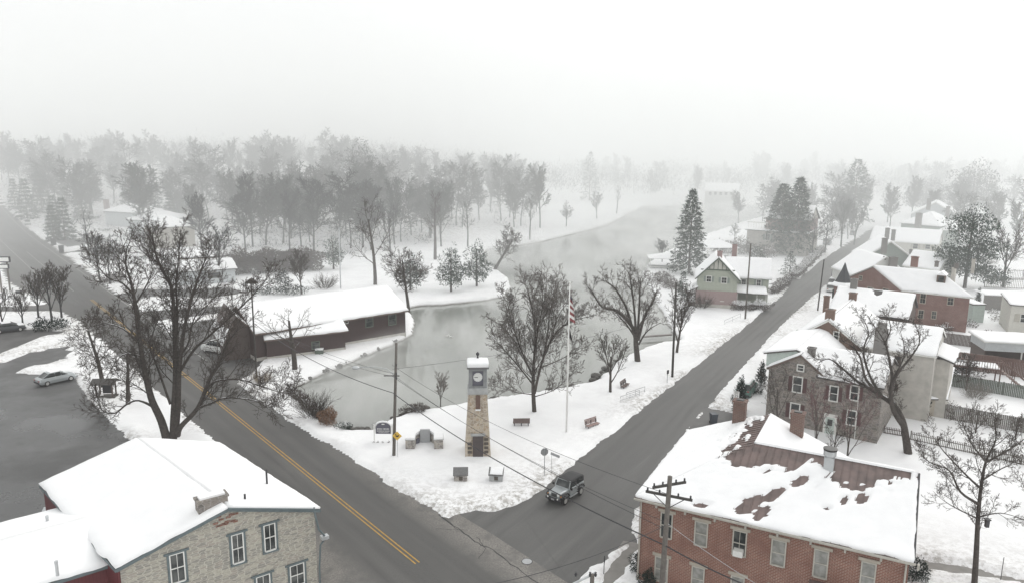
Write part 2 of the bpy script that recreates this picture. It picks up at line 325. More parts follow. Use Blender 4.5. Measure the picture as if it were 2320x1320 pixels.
# ------------------------------------------------------------------ snow lying on a roof plane (a..b along the eave, d..c along the ridge)
def snow_sheet(parent, a, b, c, d, th=.16, step=.35, holes=None, name='snow', seed=0, rough=.05, inset=.03):
    a, b, c, d = (np.array(p, float) for p in (a, b, c, d))
    nu = max(4, min(90, int(max(np.linalg.norm(b-a), np.linalg.norm(c-d))/step))); nv = max(4, min(70, int(max(np.linalg.norm(d-a), np.linalg.norm(c-b))/step)))
    n = max((np.cross(b-a, d-a), np.cross(b-a, c-a), np.cross(c-a, d-a)), key=np.linalg.norm); n /= np.linalg.norm(n)
    if n[2] < 0: n = -n
    U, Vv = np.meshgrid(np.linspace(0, 1, nu+1), np.linspace(0, 1, nv+1))
    U = np.clip(U, 0, 1); P = (a*(1-U[..., None])+b*U[..., None])*(1-Vv[..., None])+(d*(1-U[..., None])+c*U[..., None])*Vv[..., None]
    lu = max(np.linalg.norm(b-a), .1); lv = max(np.linalg.norm(d-a), np.linalg.norm(c-b), .1)
    fb = fbm(U*lu*1.3+seed*3.7, Vv*lv*1.3+seed)
    h = th*(1+.5*fbm(U*lu*.5+seed, Vv*lv*.5, 3))+rough*fb
    edge = np.minimum(np.minimum(U*lu, (1-U)*lu), Vv*lv)
    h = h*np.clip(.55+edge*2.0, 0, 1)
    if holes is not None:
        mk = holes(U, Vv, U*lu, Vv*lv)
        h = np.where(mk > .0, np.minimum(h, h*np.clip(mk*9, 0, 1)+.015), -.06)
    dn_ = (a-d)/max(np.linalg.norm(a-d), .1); sd_ = (b-a)/max(np.linalg.norm(b-a), .1); jit = fbm(U*lu*.9+seed, Vv*lv*.9+seed*2, 3)
    P = P+dn_*((Vv == 0)*(jit*.28+.02))[..., None]+sd_*(((U == 1)*1.-(U == 0)*1.)*(jit*.2))[..., None]
    top = P+n*h[..., None]; vs = top.reshape(-1, 3); nn = (nu+1)*(nv+1); idx = np.arange(nn).reshape(nv+1, nu+1)
    F = np.stack([idx[:-1, :-1], idx[:-1, 1:], idx[1:, 1:], idx[1:, :-1]], -1).reshape(-1, 4)
    bot = (P+n*.004 if holes is None else P-n*.08).reshape(-1, 3); ring = np.concatenate([idx[0], idx[1:, -1], idx[-1, -2::-1], idx[-2:0:-1, 0]])
    V2 = np.concatenate([vs, bot[ring]]); m = len(ring); k = np.arange(m)
    side = np.stack([nn+k, nn+(k+1) % m, ring[(k+1) % m], ring[k]], -1)
    return mesh_np(name, V2, np.concatenate([F, side]), 'snow', parent)
# ------------------------------------------------------------------ windows, chimneys, houses
def wall_axes(a, b):
    ux, uy = b[0]-a[0], b[1]-a[1]; L = math.hypot(ux, uy); u = (ux/L, uy/L, 0); n = (u[1], -u[0], 0); return u, n, L     # n points outwards for counter-clockwise walls
def add_window(par, a, b, u0, z0, w, h, st, name='window'):
    """a,b = wall ends in the thing's own frame; (u0,z0) = centre of the opening"""
    u, n, _ = wall_axes(a, b); ax = (u, n, (0, 0, 1)); fr = st.get('fw', .1); pr = st.get('proud', .07)
    def P(du, dn, z): return (a[0]+u[0]*(u0+du)+n[0]*dn, a[1]+u[1]*(u0+du)+n[1]*dn, z)
    m = MB()
    for s in (-1, 1): m.box(P(s*(w/2+fr/2), pr/2-.02, z0), (fr, pr+.04, h+2*fr), ax)
    m.box(P(0, pr/2-.02, z0+h/2+fr/2), (w, pr+.04, fr), ax); m.box(P(0, pr/2+.01, z0-h/2-fr/2), (w, pr+.1, fr), ax)
    if st.get('casing'):
        m2 = MB(); c = st['casing']; cw = st.get('cw', .14)
        for s in (-1, 1): m2.box(P(s*(w/2+fr+cw/2), .01, z0), (cw, .08, h+2*fr), ax)
        m2.box(P(0, .03, z0+h/2+fr+cw/2), (w+2*fr+2*cw+.3, .12, cw), ax); m2.box(P(0, .04, z0-h/2-fr-cw/2), (w+2*fr+2*cw, .14, cw), ax)
    f = m.obj(name, st.get('frame', 'trim_white'), par)
    if st.get('casing'): m2.obj('casing', st['casing'], f)
    MB().box(P(0, .0, z0), (w, .05, h), ax).obj('pane', st.get('glass', 'glass'), f)
    s = MB(); bar = st.get('bar', .05)
    s.box(P(0, .045, z0), (w, .04, bar), ax)
    for k in range(st.get('cols', 1)): 
        if st.get('cols', 1) > 0 and k > 0: s.box(P(-w/2+w*k/st['cols'], .04, z0), (.03, .03, h), ax)
    s.obj('sash', st.get('sash', st.get('frame', 'trim_white')), f)
    if st.get('shutter'):
        for sg in (-1, 1):
            sm = MB(); sw = w*.5; sm.box(P(sg*(w/2+fr+sw/2), .04, z0), (sw, .05, h), ax)
            for q in (-.25, .25): sm.box(P(sg*(w/2+fr+sw/2), .075, z0+q*h), (sw*.7, .03, h*.38), ax)
            sm.obj('shutter', st['shutter'], par)
    if st.get('lintel'):
        MB().box(P(0, .03, z0+h/2+fr+.12), (w+2*fr+.35, .1, .2), ax).obj('lintel', st['lintel'], par)
    return f
def box_chimney(par, x, y, z0, z1, w, d, mat, cap='slate_cap', snow=True, rz=0):
    m = MB(); ax = ((math.cos(rz), math.sin(rz), 0), (-math.sin(rz), math.cos(rz), 0), (0, 0, 1))
    m.box((x, y, (z0+z1)/2), (w, d, z1-z0), ax); m.box((x, y, z1+.02), (w+.14, d+.14, .14), ax)
    o = m.obj('chimney', mat, par); MB().box((x, y, z1+.11), (w*.6, d*.6, .08), ax).obj('flue', 'black', o)
    return o
def frame_of(C):
    """empty at c0 with x along c0->c1; corners in that frame"""
    rz = math.atan2(C[1][1]-C[0][1], C[1][0]-C[0][0]); c, s = math.cos(-rz), math.sin(-rz)
    L = [((p[0]-C[0][0])*c-(p[1]-C[0][1])*s, (p[0]-C[0][0])*s+(p[1]-C[0][1])*c) for p in C]; return rz, L
def to_local(C0, rz, p):
    c, s = math.cos(-rz), math.sin(-rz); return ((p[0]-C0[0])*c-(p[1]-C0[1])*s, (p[0]-C0[0])*s+(p[1]-C0[1])*c)
def rect(c0, d, W, D):
    """counter-clockwise footprint from the near left corner; d = direction of the front"""
    L = math.hypot(*d); u = (d[0]/L, d[1]/L); n = (-u[1], u[0])
    return [c0, (c0[0]+u[0]*W, c0[1]+u[1]*W), (c0[0]+u[0]*W+n[0]*D, c0[1]+u[1]*W+n[1]*D), (c0[0]+n[0]*D, c0[1]+n[1]*D)]
def lerp3(a, b, t): return tuple(a[i]+(b[i]-a[i])*t for i in range(3))
def roof_planes(L, ze, zr, ridge, rp=.5, ov=.35):
    """list of (eave a, eave b, ridge c, ridge d)"""
    c0, c1, c2, c3 = L; mid = lambda p, q, t: (p[0]+(q[0]-p[0])*t, p[1]+(q[1]-p[1])*t)
    if ridge == 'y': E = [((c1, c2), (mid(c0, c1, rp), mid(c3, c2, rp))), ((c3, c0), (mid(c3, c2, rp), mid(c0, c1, rp)))]
    elif ridge == 'x': E = [((c0, c1), (mid(c0, c3, rp), mid(c1, c2, rp))), ((c2, c3), (mid(c1, c2, rp), mid(c0, c3, rp)))]
    pl = []
    if ridge in 'xy' and ridge != 'hip':
        for (e0, e1), (r0, r1) in E:
            a, b, d, c = (*e0, ze), (*e1, ze), (*r0, zr), (*r1, zr)
            # lengthen down the slope and along the verges
            def down(e, r):
                l = math.dist(e, r); return lerp3(r, e, 1+ov/l)
            a2, b2 = down(a, d), down(b, c); l = math.dist(a, b); t = ov*.7/l
            pl.append((lerp3(b2, a2, 1+t), lerp3(a2, b2, 1+t), lerp3(d, c, 1+t), lerp3(c, d, 1+t)))
    return pl
def house(name, label, C, ze, zr, wall, ridge='y', rp=.5, wins=(), chim=(), roofmat='shingle', trim='trim_white', ov=.35, th=.16, group=None, zb=0., cat='house', holes=None, base=None, fascia=True, step=.4, nosnow=False, roof_ext=None):
    rz, L = frame_of(C); t = thing(name, label, cat, (C[0][0], C[0][1], zb), rz, group)
    t['_C'] = [list(map(float, p)) for p in C]
    c0, c1, c2, c3 = L; ze -= zb; zr -= zb
    m = MB(); mid = lambda p, q, k: (p[0]+(q[0]-p[0])*k, p[1]+(q[1]-p[1])*k); B = -.4
    if ridge == 'y':
        for p, q in ((c0, c1), (c2, c3)):
            k = rp if p == c0 else 1-rp; g = mid(p, q, k); m.add([(*p, B), (*q, B), (*q, ze), (*g, zr), (*p, ze)], [(0, 1, 2, 3, 4)])
        for p, q in ((c1, c2), (c3, c0)): m.add([(*p, B), (*q, B), (*q, ze), (*p, ze)], [(0, 1, 2, 3)])
    elif ridge == 'x':
        for p, q in ((c1, c2), (c3, c0)):
            k = rp if p == c1 else 1-rp; g = mid(p, q, k); m.add([(*p, B), (*q, B), (*q, ze), (*g, zr), (*p, ze)], [(0, 1, 2, 3, 4)])
        for p, q in ((c0, c1), (c2, c3)): m.add([(*p, B), (*q, B), (*q, ze), (*p, ze)], [(0, 1, 2, 3)])
    else: m.prism(L, B, ze)
    m.obj('wall', wall, t)
    if base: MB().prism([(c0[0]-.04, c0[1]-.04), (c1[0]+.04, c1[1]-.04), (c2[0]+.04, c2[1]+.04), (c3[0]-.04, c3[1]+.04)], B, base[0]).obj('foundation', base[1], t)
    rm = MB(); planes = []
    if ridge in ('x', 'y'): planes = roof_planes(L, ze, zr, ridge, rp, ov)
    elif ridge == 'hip':
        cx = [(c0[0]-ov, c0[1]-ov), (c1[0]+ov, c1[1]-ov), (c2[0]+ov, c2[1]+ov), (c3[0]-ov, c3[1]+ov)]
        W = math.dist(c0, c1); D = math.dist(c1, c2); zeo = ze-.12
        if W >= D: r0 = ((c0[0]+c3[0])/2+D/2*.9, (c0[1]+c3[1])/2); r1 = ((c1[0]+c2[0])/2-D/2*.9, (c1[1]+c2[1])/2); q = [(0, 1, r1, r0), (1, 2, r1, r1), (2, 3, r0, r1), (3, 0, r0, r0)]
        else: r0 = ((c0[0]+c1[0])/2, (c0[1]+c1[1])/2+W/2*.9); r1 = ((c2[0]+c3[0])/2, (c2[1]+c3[1])/2-W/2*.9); q = [(0, 1, r0, r0), (1, 2, r1, r0), (2, 3, r1, r1), (3, 0, r0, r1)]
        for i, j, rb, ra in q: planes.append(((*cx[i], zeo), (*cx[j], zeo), (*rb, zr), (*ra, zr)))
    elif ridge == 'flat':
        planes.append(((c0[0]-ov, c0[1]-ov, ze), (c1[0]+ov, c1[1]-ov, ze), (c2[0]+ov, c2[1]+ov, zr), (c3[0]-ov, c3[1]+ov, zr)))
    for a, b, c, d in planes:
        n = (Vector(b)-Vector(a)).cross(Vector(d)-Vector(a)) if math.dist(c, d) > .01 or True else None; n.normalize()
        if n.z < 0: n = -n
        up = .05; pts = [tuple(Vector(p)+n*up) for p in ((a, b, c, d) if math.dist(c, d) > .02 else (a, b, c))]
        rm.slab(pts, tuple(-n*.14))
    ro = rm.obj('roof', roofmat, t)
    if fascia and ridge in ('x', 'y'):
        fm = MB()
        for a, b, c, d in planes:
            for p, q in ((a, d), (b, c), (a, b)):
                u = (Vector(q)-Vector(p)).normalized(); w_ = Vector((0, 0, 1)); s_ = u.cross(w_).normalized(); w2 = s_.cross(u)
                ce = (Vector(p)+Vector(q))/2-w2*.06; fm.box(tuple(ce), (math.dist(p, q), .05, .2), (tuple(u), tuple(s_), tuple(w2)))
        fm.obj('fascia', trim, t)
    if not nosnow:
        for i, (a, b, c, d) in enumerate(planes):
            n = (Vector(b)-Vector(a)).cross(Vector(d)-Vector(a)); n.normalize(); n = -n if n.z < 0 else n
            o = [tuple(Vector(p)+n*.055) for p in (a, b, c, d)]
            hf = holes[i] if holes and i < len(holes) and holes[i] else None
            snow_sheet(ro, *o, th=th, seed=R.random()*50, holes=hf, step=step)
    for wn in wins:
        e, x0, y0, x1, y1 = wn[:5]; st = wn[5] if len(wn) > 5 else {}
        pa, pb = [(C[0], C[1]), (C[1], C[2]), (C[2], C[3]), (C[3], C[0])][e]; la, lb = [(c0, c1), (c1, c2), (c2, c3), (c3, c0)][e]
        ym, xm = (y0+y1)/2, (x0+x1)/2
        ua, _ = on_wall(pa, pb, x0, ym); ub, _ = on_wall(pa, pb, x1, ym); _, zt = on_wall(pa, pb, xm, y0); _, zl = on_wall(pa, pb, xm, y1)
        W = max(.35, abs(ub-ua)-.16); H = max(.4, abs(zt-zl)-.16)
        add_window(t, la, lb, (ua+ub)/2, (zt+zl)/2-zb, W, H, st, st.get('name', 'window'))
    for ch in chim:
        px, py, z, hh, ww, dd, cm = ch; p = to_local(C[0], rz, G(px, py, z)); box_chimney(t, p[0], p[1], z-zb-1.5, z-zb+hh, ww, dd, cm)
    return t
# ------------------------------------------------------------------ trees
def tube_arrays(paths, sides):
    """paths = list of (pts, radii); returns vertex and quad arrays"""
    groups = {}
    for p, r in paths: groups.setdefault(len(p), []).append((p, r))
    VV, FF, off = [], [], 0
    for n, g in groups.items():
        P = np.array([[tuple(q) for q in p] for p, _ in g]); Rr = np.array([r for _, r in g]); B = len(g)
        T = np.gradient(P, axis=1); T /= np.linalg.norm(T, axis=2, keepdims=True)+1e-9
        ref = np.where(np.abs(T[:, :1, 2:3]) > .8, np.array([[[1., .1, 0]]]), np.array([[[.1, .2, 1.]]])); ref = np.broadcast_to(ref, T.shape)
        A = np.cross(T, ref); A /= np.linalg.norm(A, axis=2, keepdims=True)+1e-9; Bn = np.cross(T, A)
        k = np.arange(sides)*2*np.pi/sides
        V = P[:, :, None, :]+Rr[:, :, None, None]*(A[:, :, None, :]*np.cos(k)[None, None, :, None]+Bn[:, :, None, :]*np.sin(k)[None, None, :, None])
        V = V.reshape(-1, 3); idx = np.arange(B*n*sides).reshape(B, n, sides); nx = np.roll(idx, -1, axis=2)
        F = np.stack([idx[:, :-1], nx[:, :-1], nx[:, 1:], idx[:, 1:]], -1).reshape(-1, 4)
        VV.append(V); FF.append(F+off); off += len(V)
    return np.concatenate(VV), np.concatenate(FF)
def rotv(d, ang, az):
    ref = Vector((0, 0, 1)) if abs(d.z) < .9 else Vector((1, 0, 0)); a = d.cross(ref).normalized(); b = d.cross(a)
    return (d*math.cos(ang)+(a*math.cos(az)+b*math.sin(az))*math.sin(ang)).normalized()
def grow(paths, p, d, L, r, lvl, P, rg):
    ns = P['seg'][lvl]; pts = [p.copy()]; rad = [r]; ds = [d]; last = lvl == len(P['seg'])-1
    rend = P['rmin']*.5 if last else max(P['rmin'], r*P.get('taper', .35))
    for i in range(ns):
        w_ = P['wob'][lvl]; d = (d+Vector((rg.uniform(-w_, w_), rg.uniform(-w_, w_), rg.uniform(-w_, w_)+P['up'][lvl]))).normalized()
        p = p+d*(L/ns); pts.append(p.copy()); rad.append(r+(rend-r)*((i+1)/ns)); ds.append(d)
    paths[lvl].append((pts, rad))
    if last: return
    n = P['n'][lvl]; n = max(1, int(n*rg.uniform(.8, 1.2)+.5)); t0 = P['t0'][lvl]; az = rg.uniform(0, 6.28)
    for i in range(n):
        t = t0+(1-t0)*(i+rg.uniform(.2, .95))/n; t = min(t, .999); k = t*ns; i0 = int(k); f = k-i0
        q = pts[i0].lerp(pts[i0+1], f); rr = rad[i0]+(rad[i0+1]-rad[i0])*f; az += 2.4+rg.uniform(-.5, .5)
        dd = rotv(ds[i0+1], math.radians(P['ang'][lvl]*rg.uniform(.7, 1.3)), az)
        sh = P['shape'](t) if (lvl == 0 and 'shape' in P) else 1-.45*t
        grow(paths, q, dd, L*P['len'][lvl]*sh*rg.uniform(.7, 1.2), max(P['rmin'], min(rr*P['rr'][lvl], .015*L*P['len'][lvl]*sh+P['rmin']*.4)), lvl+1, P, rg)
def tree_parts(paths, par, bk, tw, split=2, sides=(9, 6, 4, 3, 3)):
    lo = [tube_arrays(paths[i], sides[i]) for i in range(split) if paths[i]]; hi = [tube_arrays(paths[i], sides[i]) for i in range(split, len(paths)) if paths[i]]
    for nm, arrs, mt in (('trunk', lo, bk), ('crown', hi, tw)):
        if not arrs: continue
        V = []; F = []; o = 0
        for v, f in arrs: V.append(v); F.append(f+o); o += len(v)
        mesh_np(nm, np.concatenate(V), np.concatenate(F), mt, par)
SPEC = dict(
    round=dict(seg=[7, 6, 5, 4, 3], n=[10, 7, 5, 5], t0=[.28, .2, .12, .08], ang=[50, 44, 38, 34], len=[.62, .6, .6, .62], rr=[.55, .6, .6, .6], wob=[.07, .16, .2, .22, .25], up=[.05, .09, .05, .03, .02], rmin=.012),
    vase=dict(seg=[5, 7, 5, 4, 3], n=[9, 7, 6, 4], t0=[.30, .25, .15, .1], ang=[26, 26, 32, 35], len=[1.05, .46, .55, .6], rr=[.5, .55, .6, .6], wob=[.05, .09, .14, .2, .2], up=[.05, .06, .05, .04, .03], rmin=.012),
    tall=dict(seg=[8, 5, 4, 3], n=[13, 7, 5], t0=[.38, .2, .15], ang=[38, 38, 38], len=[.34, .5, .5], rr=[.42, .55, .6], wob=[.05, .14, .2, .2], up=[.05, .12, .07, .03], rmin=.022, taper=.25),
    forest=dict(seg=[7, 4, 3, 2], n=[19, 10, 7], t0=[.26, .15, .1], ang=[42, 45, 48], len=[.40, .58, .6], rr=[.42, .5, .6], wob=[.05, .16, .2, .2], up=[.04, .12, .06, .03], rmin=.07, taper=.22),
    shrub=dict(seg=[3, 4, 3, 3], n=[6, 5, 4], t0=[.2, .2, .15], ang=[28, 30, 35], len=[.7, .5, .5], rr=[.7, .6, .6], wob=[.12, .15, .2, .2], up=[.06, .05, .04, .02], rmin=.008))
def bare_tree(name, label, x, y, H, r, spec='round', seed=1, lean=(0, 0), group=None, bk='bark', tw='twig', z=None, over=None, split=2, hidx=None, cat='tree', trunk=.62):
    P = dict(SPEC[spec]); P.update(over or {}); rg = random.Random(seed)
    t = thing(name, label, cat, (x, y, float(hill(x, y)) if z is None else z), 0, group); paths = [[] for _ in P['seg']]
    grow(paths, Vector((0, 0, -.3)), Vector((lean[0], lean[1], 1)).normalized(), H*trunk, r, 0, P, rg)
    zmax = max(max(q[2] for q in p) for lv in paths for p, _ in lv); s = H/zmax
    paths = [[([q*s for q in p], rr) for p, rr in lv] for lv in paths]
    tree_parts(paths, t, bk, tw, split); return t
def limb_tree(name, label, bx, by, limbs, spec='round', seed=1, group=None, bk='bark', tw='twig', over=None, base=None, extra=3, rs=.8):
    """main limbs follow the photographed branching: each limb = (pixels, radius0, radius1, depth reach); twigs grow from them"""
    P = dict(SPEC[spec]); P.update(over or {}); rg = random.Random(seed); g = base or G(bx, by); t = thing(name, label, 'tree', (g[0], g[1], 0), 0, group)
    paths = [[] for _ in P['seg']]; o = Vector((g[0], g[1], 0))
    for pix, r0, r1, reach in limbs:
        r0 *= rs; r1 *= rs*.8
        pts = []; n = len(pix)
        for i, (px, py) in enumerate(pix):
            k = i/(n-1); Y = g[1]+reach[0]+(reach[1]-reach[0])*k; pts.append(Vector(PY(px, py, Y))-o)
        fine = []
        for i in range(n-1):       # Catmull-Rom
            p0, p1, p2, p3 = pts[max(i-1, 0)], pts[i], pts[i+1], pts[min(i+2, n-1)]
            for s in range(4):
                u = s/4; fine.append(.5*((2*p1)+(p2-p0)*u+(2*p0-5*p1+4*p2-p3)*u*u+(3*p1-p0-3*p2+p3)*u**3))
        fine.append(pts[-1]); m = len(fine); rad = [r0+(r1-r0)*(i/(m-1))**.85 for i in range(m)]; paths[0].append((fine, rad))
        Lt = sum((fine[i+1]-fine[i]).length for i in range(m-1)); nch = max(3, int(Lt*extra*.45)); az = rg.uniform(0, 6)
        for c in range(nch):
            k = .22+.78*(c+rg.random())/nch; k = min(k, .995)*(m-1); i0 = int(k); q = fine[i0].lerp(fine[i0+1], k-i0); rr = rad[i0]; az += 2.4
            d = rotv((fine[i0+1]-fine[i0]).normalized(), math.radians(rg.uniform(25, 60)), az+rg.uniform(-.6, .6)); d = (d+Vector((0, 0, .25))).normalized()
            ll = rg.uniform(.5, 1.25)*P.get('sub', 2.6)*(1-.4*k/(m-1)); grow(paths, q, d, ll, max(P['rmin']*1.3, min(rr*.5, .02*ll)), 1, P, rg)
    tree_parts(paths, t, bk, tw, 2); return t
def blades(pos, dirs, ln, wd, rg):
    """needle sprays: one narrow leaf-like triangle per position"""
    n = len(pos); side = np.cross(dirs, rg.normal(size=(n, 3))); side /= np.linalg.norm(side, axis=1, keepdims=True)+1e-9
    a = pos-side*wd[:, None]/2; b = pos+side*wd[:, None]/2; c = pos+dirs*ln[:, None]
    return np.stack([a, b, c], 1).reshape(-1, 3), np.arange(3*n).reshape(-1, 3)
def conifer(name, label, x, y, H, Rr, seed=1, n=None, mat='needles', group=None, z=None, shape=.85, droop=-.25, size=1., skirt=.04, snow=.0, trunk_r=None, bare=0., tiers=0, cat='tree'):
    rg = np.random.RandomState(seed); z = float(hill(x, y)) if z is None else z; t = thing(name, label, cat, (x, y, z), 0, group)
    MB().tube([(0, 0, -.3), (0, 0, H*.5), (.05, 0, H*.97)], [trunk_r or H*.016, H*.009, .03], 7).obj('trunk', 'bark', t, smooth=True)
    nb = n or int(H*14); V, D, Ls, W = [], [], [], []
    for i in range(nb):
        k = (i+rg.rand())/nb; k = k**.9
        if tiers: k = (np.floor(k*tiers)+rg.rand()*.3)/tiers
        h = H*(skirt+bare+(1-skirt-bare)*k); L = Rr*((1-k)**shape)*rg.uniform(.65, 1.12)+.15; az = i*2.4+rg.uniform(-.5, .5)
        dz = droop+.5*k+rg.uniform(-.12, .12); d = np.array([math.cos(az), math.sin(az), dz]); m = max(4, int(L*7/size))
        s = np.sqrt(rg.rand(m))*L; p = np.array([0, 0, h])+d*s[:, None]+rg.normal(size=(m, 3))*.12*size*np.array([1, 1, .7])
        p[:, 2] -= .06*s*s/max(L, .5); dd = d+rg.normal(size=(m, 3))*.55; dd /= np.linalg.norm(dd, axis=1, keepdims=True)
        V.append(p); D.append(dd); Ls.append(rg.uniform(.3, .65, m)*size); W.append(rg.uniform(.1, .22, m)*size)
    V, F = blades(np.concatenate(V), np.concatenate(D), np.concatenate(Ls), np.concatenate(W), rg)
    mi = (rg.rand(len(F)) < snow).astype(int)
    mesh_np('crown', V, F, None, t, False, mats=[mat, 'snow'], midx=mi); return t
def clump(name, label, x, y, blobs, seed=1, dens=26, mat='needles', group=None, z=None, size=1., snow=0., trunk=None, cat='bush', part='crown', up=.3):
    """foliage of many small sprays filling a few uneven lobes: blobs = (dx,dy,dz,rx,ry,rz)"""
    rg = np.random.RandomState(seed); z = float(hill(x, y)) if z is None else z; t = thing(name, label, cat, (x, y, z), 0, group); A, D, S = [], [], []
    for dx, dy, dz, rx, ry, rz in blobs:
        n = int(dens*(rx*ry*rz)**(2/3)*12/size**1.6); q = rg.normal(size=(n, 3)); q /= np.linalg.norm(q, axis=1, keepdims=True); rr = rg.rand(n)**.4*(1+.18*np.sin(q[:, 0]*5+dx)+.15*np.sin(q[:, 2]*7+dy))
        q = q*rr[:, None]; A.append(q*np.array([rx, ry, rz])+np.array([dx, dy, dz])); d = q/np.array([rx, ry, rz])+rg.normal(size=(n, 3))*.5; d[:, 2] += up; D.append(d/np.linalg.norm(d, axis=1, keepdims=True)); S.append(q[:, 2]/np.maximum(rr, .1))
    A, D, S = map(np.concatenate, (A, D, S)); A[:, 2] = np.maximum(A[:, 2], .02); n = len(A)
    V, F = blades(A, D, rg.uniform(.2, .5, n)*size, rg.uniform(.08, .2, n)*size, rg)
    mi = ((rg.rand(n) < snow*2) & (S > .35)).astype(int)
    mesh_np(part, V, F, None, t, False, mats=[mat, 'snow'], midx=mi)
    for tr in trunk or (): MB().tube(tr[0], tr[1], 7).obj('trunk', 'bark', t, smooth=True)
    return t
def stem_bush(name, label, x, y, H, W, n=26, seed=1, mat='twig', group=None, r=.03, cat='bush', z=None, lvl=2):
    rg = random.Random(seed); t = thing(name, label, cat, (x, y, float(hill(x, y)) if z is None else z), 0, group); P = dict(SPEC['shrub']); P['seg'] = P['seg'][:lvl+1]; paths = [[] for _ in P['seg']]
    for i in range(n):
        a = rg.uniform(0, 6.28); q = math.sqrt(rg.random()); d = Vector((math.cos(a)*q*W/H*.9, math.sin(a)*q*W/H*.9, 1)).normalized()
        grow(paths, Vector((math.cos(a)*q*W*.12, math.sin(a)*q*W*.12, -.1)), d, H*rg.uniform(.55, .9), r*rg.uniform(.6, 1), 0, P, rg)
    tree_parts(paths, t, mat, mat, 1, (4, 3, 3, 3)); return t
# ------------------------------------------------------------------ ground
YL0 = np.array([-6.7, 49.75]); YD = np.array([-.631, .776]); YN = np.array([.776, .631])
def mr(t, o): p = YL0+YD*t+YN*o; return (float(p[0]), float(p[1]))
TS = [-40, 0, 8, 20, 32, 60, 100, 125, 150, 180, 210, 250, 300, 350]
RO = [6.0, 5.6, 5.2, 4.6, 4.1, 4.4, 4.8, 5.2, 5.8, 6.2, 6.6, 6.4, 6, 6]
LO = [-7.5, -7.0, -6.4, -4.6, -4.1, -4.4, -5.5, -8.5, -10.5, -9, -7.5, -7, -7, -7]
main_poly = [mr(t, o) for t, o in zip(TS, RO)]+[mr(t, o) for t, o in zip(TS[::-1], LO[::-1])]
pxp = lambda *ps: [G(*p) for p in ps]
side_poly = pxp((1015, 1170), (1040, 1158), (1100, 1156), (1170, 1146), (1232, 1108), (1290, 1060), (1380, 985), (1480, 905), (1590, 820), (1700, 730), (1760, 680), (1800, 640), (1850, 598), (1905, 560), (1950, 532), (1980, 512), (2010, 512), (1990, 532), (1945, 566), (1905, 605), (1855, 660), (1800, 707), (1760, 747), (1700, 812), (1640, 872), (1590, 930), (1545, 988), (1500, 1045), (1450, 1120), (1425, 1195), (1440, 1228), (1378, 1252), (1330, 1297), (1290, 1340), (1150, 1560), (800, 1560))
lot_poly = pxp((-700, 1560), (-700, 815), (0, 822), (60, 800), (150, 783), (168, 800), (120, 824), (60, 832), (48, 845), (165, 850), (190, 888), (212, 915), (245, 952), (272, 975), (305, 1003), (350, 1100), (380, 1500))
drives = [pxp((-300, 704), (-300, 684), (0, 695), (130, 689), (200, 690), (230, 715), (150, 706), (0, 706)),
          pxp((-300, 815), (-300, 745), (0, 749), (75, 745), (160, 752), (100, 762), (25, 795), (-20, 815)),
          pxp((395, 735), (480, 722), (560, 745), (612, 800), (565, 850), (520, 868), (440, 862), (380, 800)),
          pxp((255, 672), (300, 654), (420, 656), (520, 650), (562, 664), (480, 676), (340, 673), (262, 692)),
          pxp((285, 712), (340, 704), (540, 690), (562, 704), (400, 722), (305, 734)),
          pxp((115, 545), (232, 537), (262, 547), (150, 561)), pxp((150, 573), (205, 561), (292, 564), (282, 576), (182, 574)),
          pxp((1545, 990), (1600, 925), (1640, 932), (1695, 945), (1690, 962), (1610, 968)), pxp((1735, 645), (1800, 628), (1826, 640), (1800, 652)),
          pxp((1870, 640), (1900, 622), (1912, 640), (1885, 662)), pxp((1940, 560), (1980, 548), (2000, 556), (1960, 575))]
walks = [pxp((1422, 1232), (1450, 1236), (1425, 1275), (1392, 1320), (1350, 1400), (1318, 1400), (1362, 1325), (1392, 1282)),
         pxp((2080, 1268), (2110, 1272), (2220, 1292), (2330, 1312), (2500, 1345), (2500, 1362), (2320, 1326), (2190, 1302), (2095, 1286))]
pond_poly = pxp((648, 880), (690, 925), (735, 955), (790, 972), (850, 972), (880, 950), (930, 932), (975, 925), (1050, 914), (1110, 903), (1180, 893), (1250, 882), (1310, 872), (1352, 862), (1400, 815), (1450, 790), (1505, 772), (1545, 770), (1520, 735), (1500, 700), (1475, 660), (1455, 620), (1470, 595), (1495, 575), (1530, 560), (1600, 530), (1690, 500), (1760, 480), (1790, 466), (1700, 463), (1600, 463), (1455, 467), (1370, 510), (1215, 547), (1100, 563), (1082, 588), (1122, 607), (1150, 628), (1157, 648), (1140, 667), (1090, 676), (1000, 685), (950, 686), (922, 692), (938, 725), (932, 752), (885, 775), (830, 797), (760, 826), (700, 853))
def axis(parts):
    a = []
    for lo, hi, st in parts: a += list(np.arange(lo, hi, st))
    return np.array(a+[parts[-1][1]])
gx = axis([(-1100, -400, 70), (-400, -200, 6), (-200, -60, 1.6), (-60, 48, .42), (48, 100, .9), (100, 220, 3), (220, 400, 12), (400, 1100, 70)])
gy = axis([(-60, 36, 8), (36, 112, .42), (112, 180, .8), (180, 300, 1.6), (300, 450, 3), (450, 700, 12), (700, 1300, 60)])
X, Y = np.meshgrid(gx, gy)
sp_ = np.minimum.reduce([sdf(p, X, Y) for p in [main_poly, side_poly, lot_poly]+drives+walks])
dist = np.hypot(X, Y); nf = np.clip(70/np.maximum(dist, 30), .3, 1.2)
sa = sp_+fbm(X*.7, Y*.7, 3)*.9*nf+fbm(X*.12+9, Y*.12, 2)*.5
swn = sdf(pond_poly, X, Y); sw = swn+fbm(X*.7+40, Y*.7, 4)*1.0
base_z = hill(X, Y)
Z = base_z-.14+.36*smooth((sa+.12)/.5)
Z += .20*np.exp(-((sa-1.1)/.8)**2)*np.clip(fbm(X*.35, Y*.35, 3)*1.6+.55, 0, 1.2)*(sa > 0)
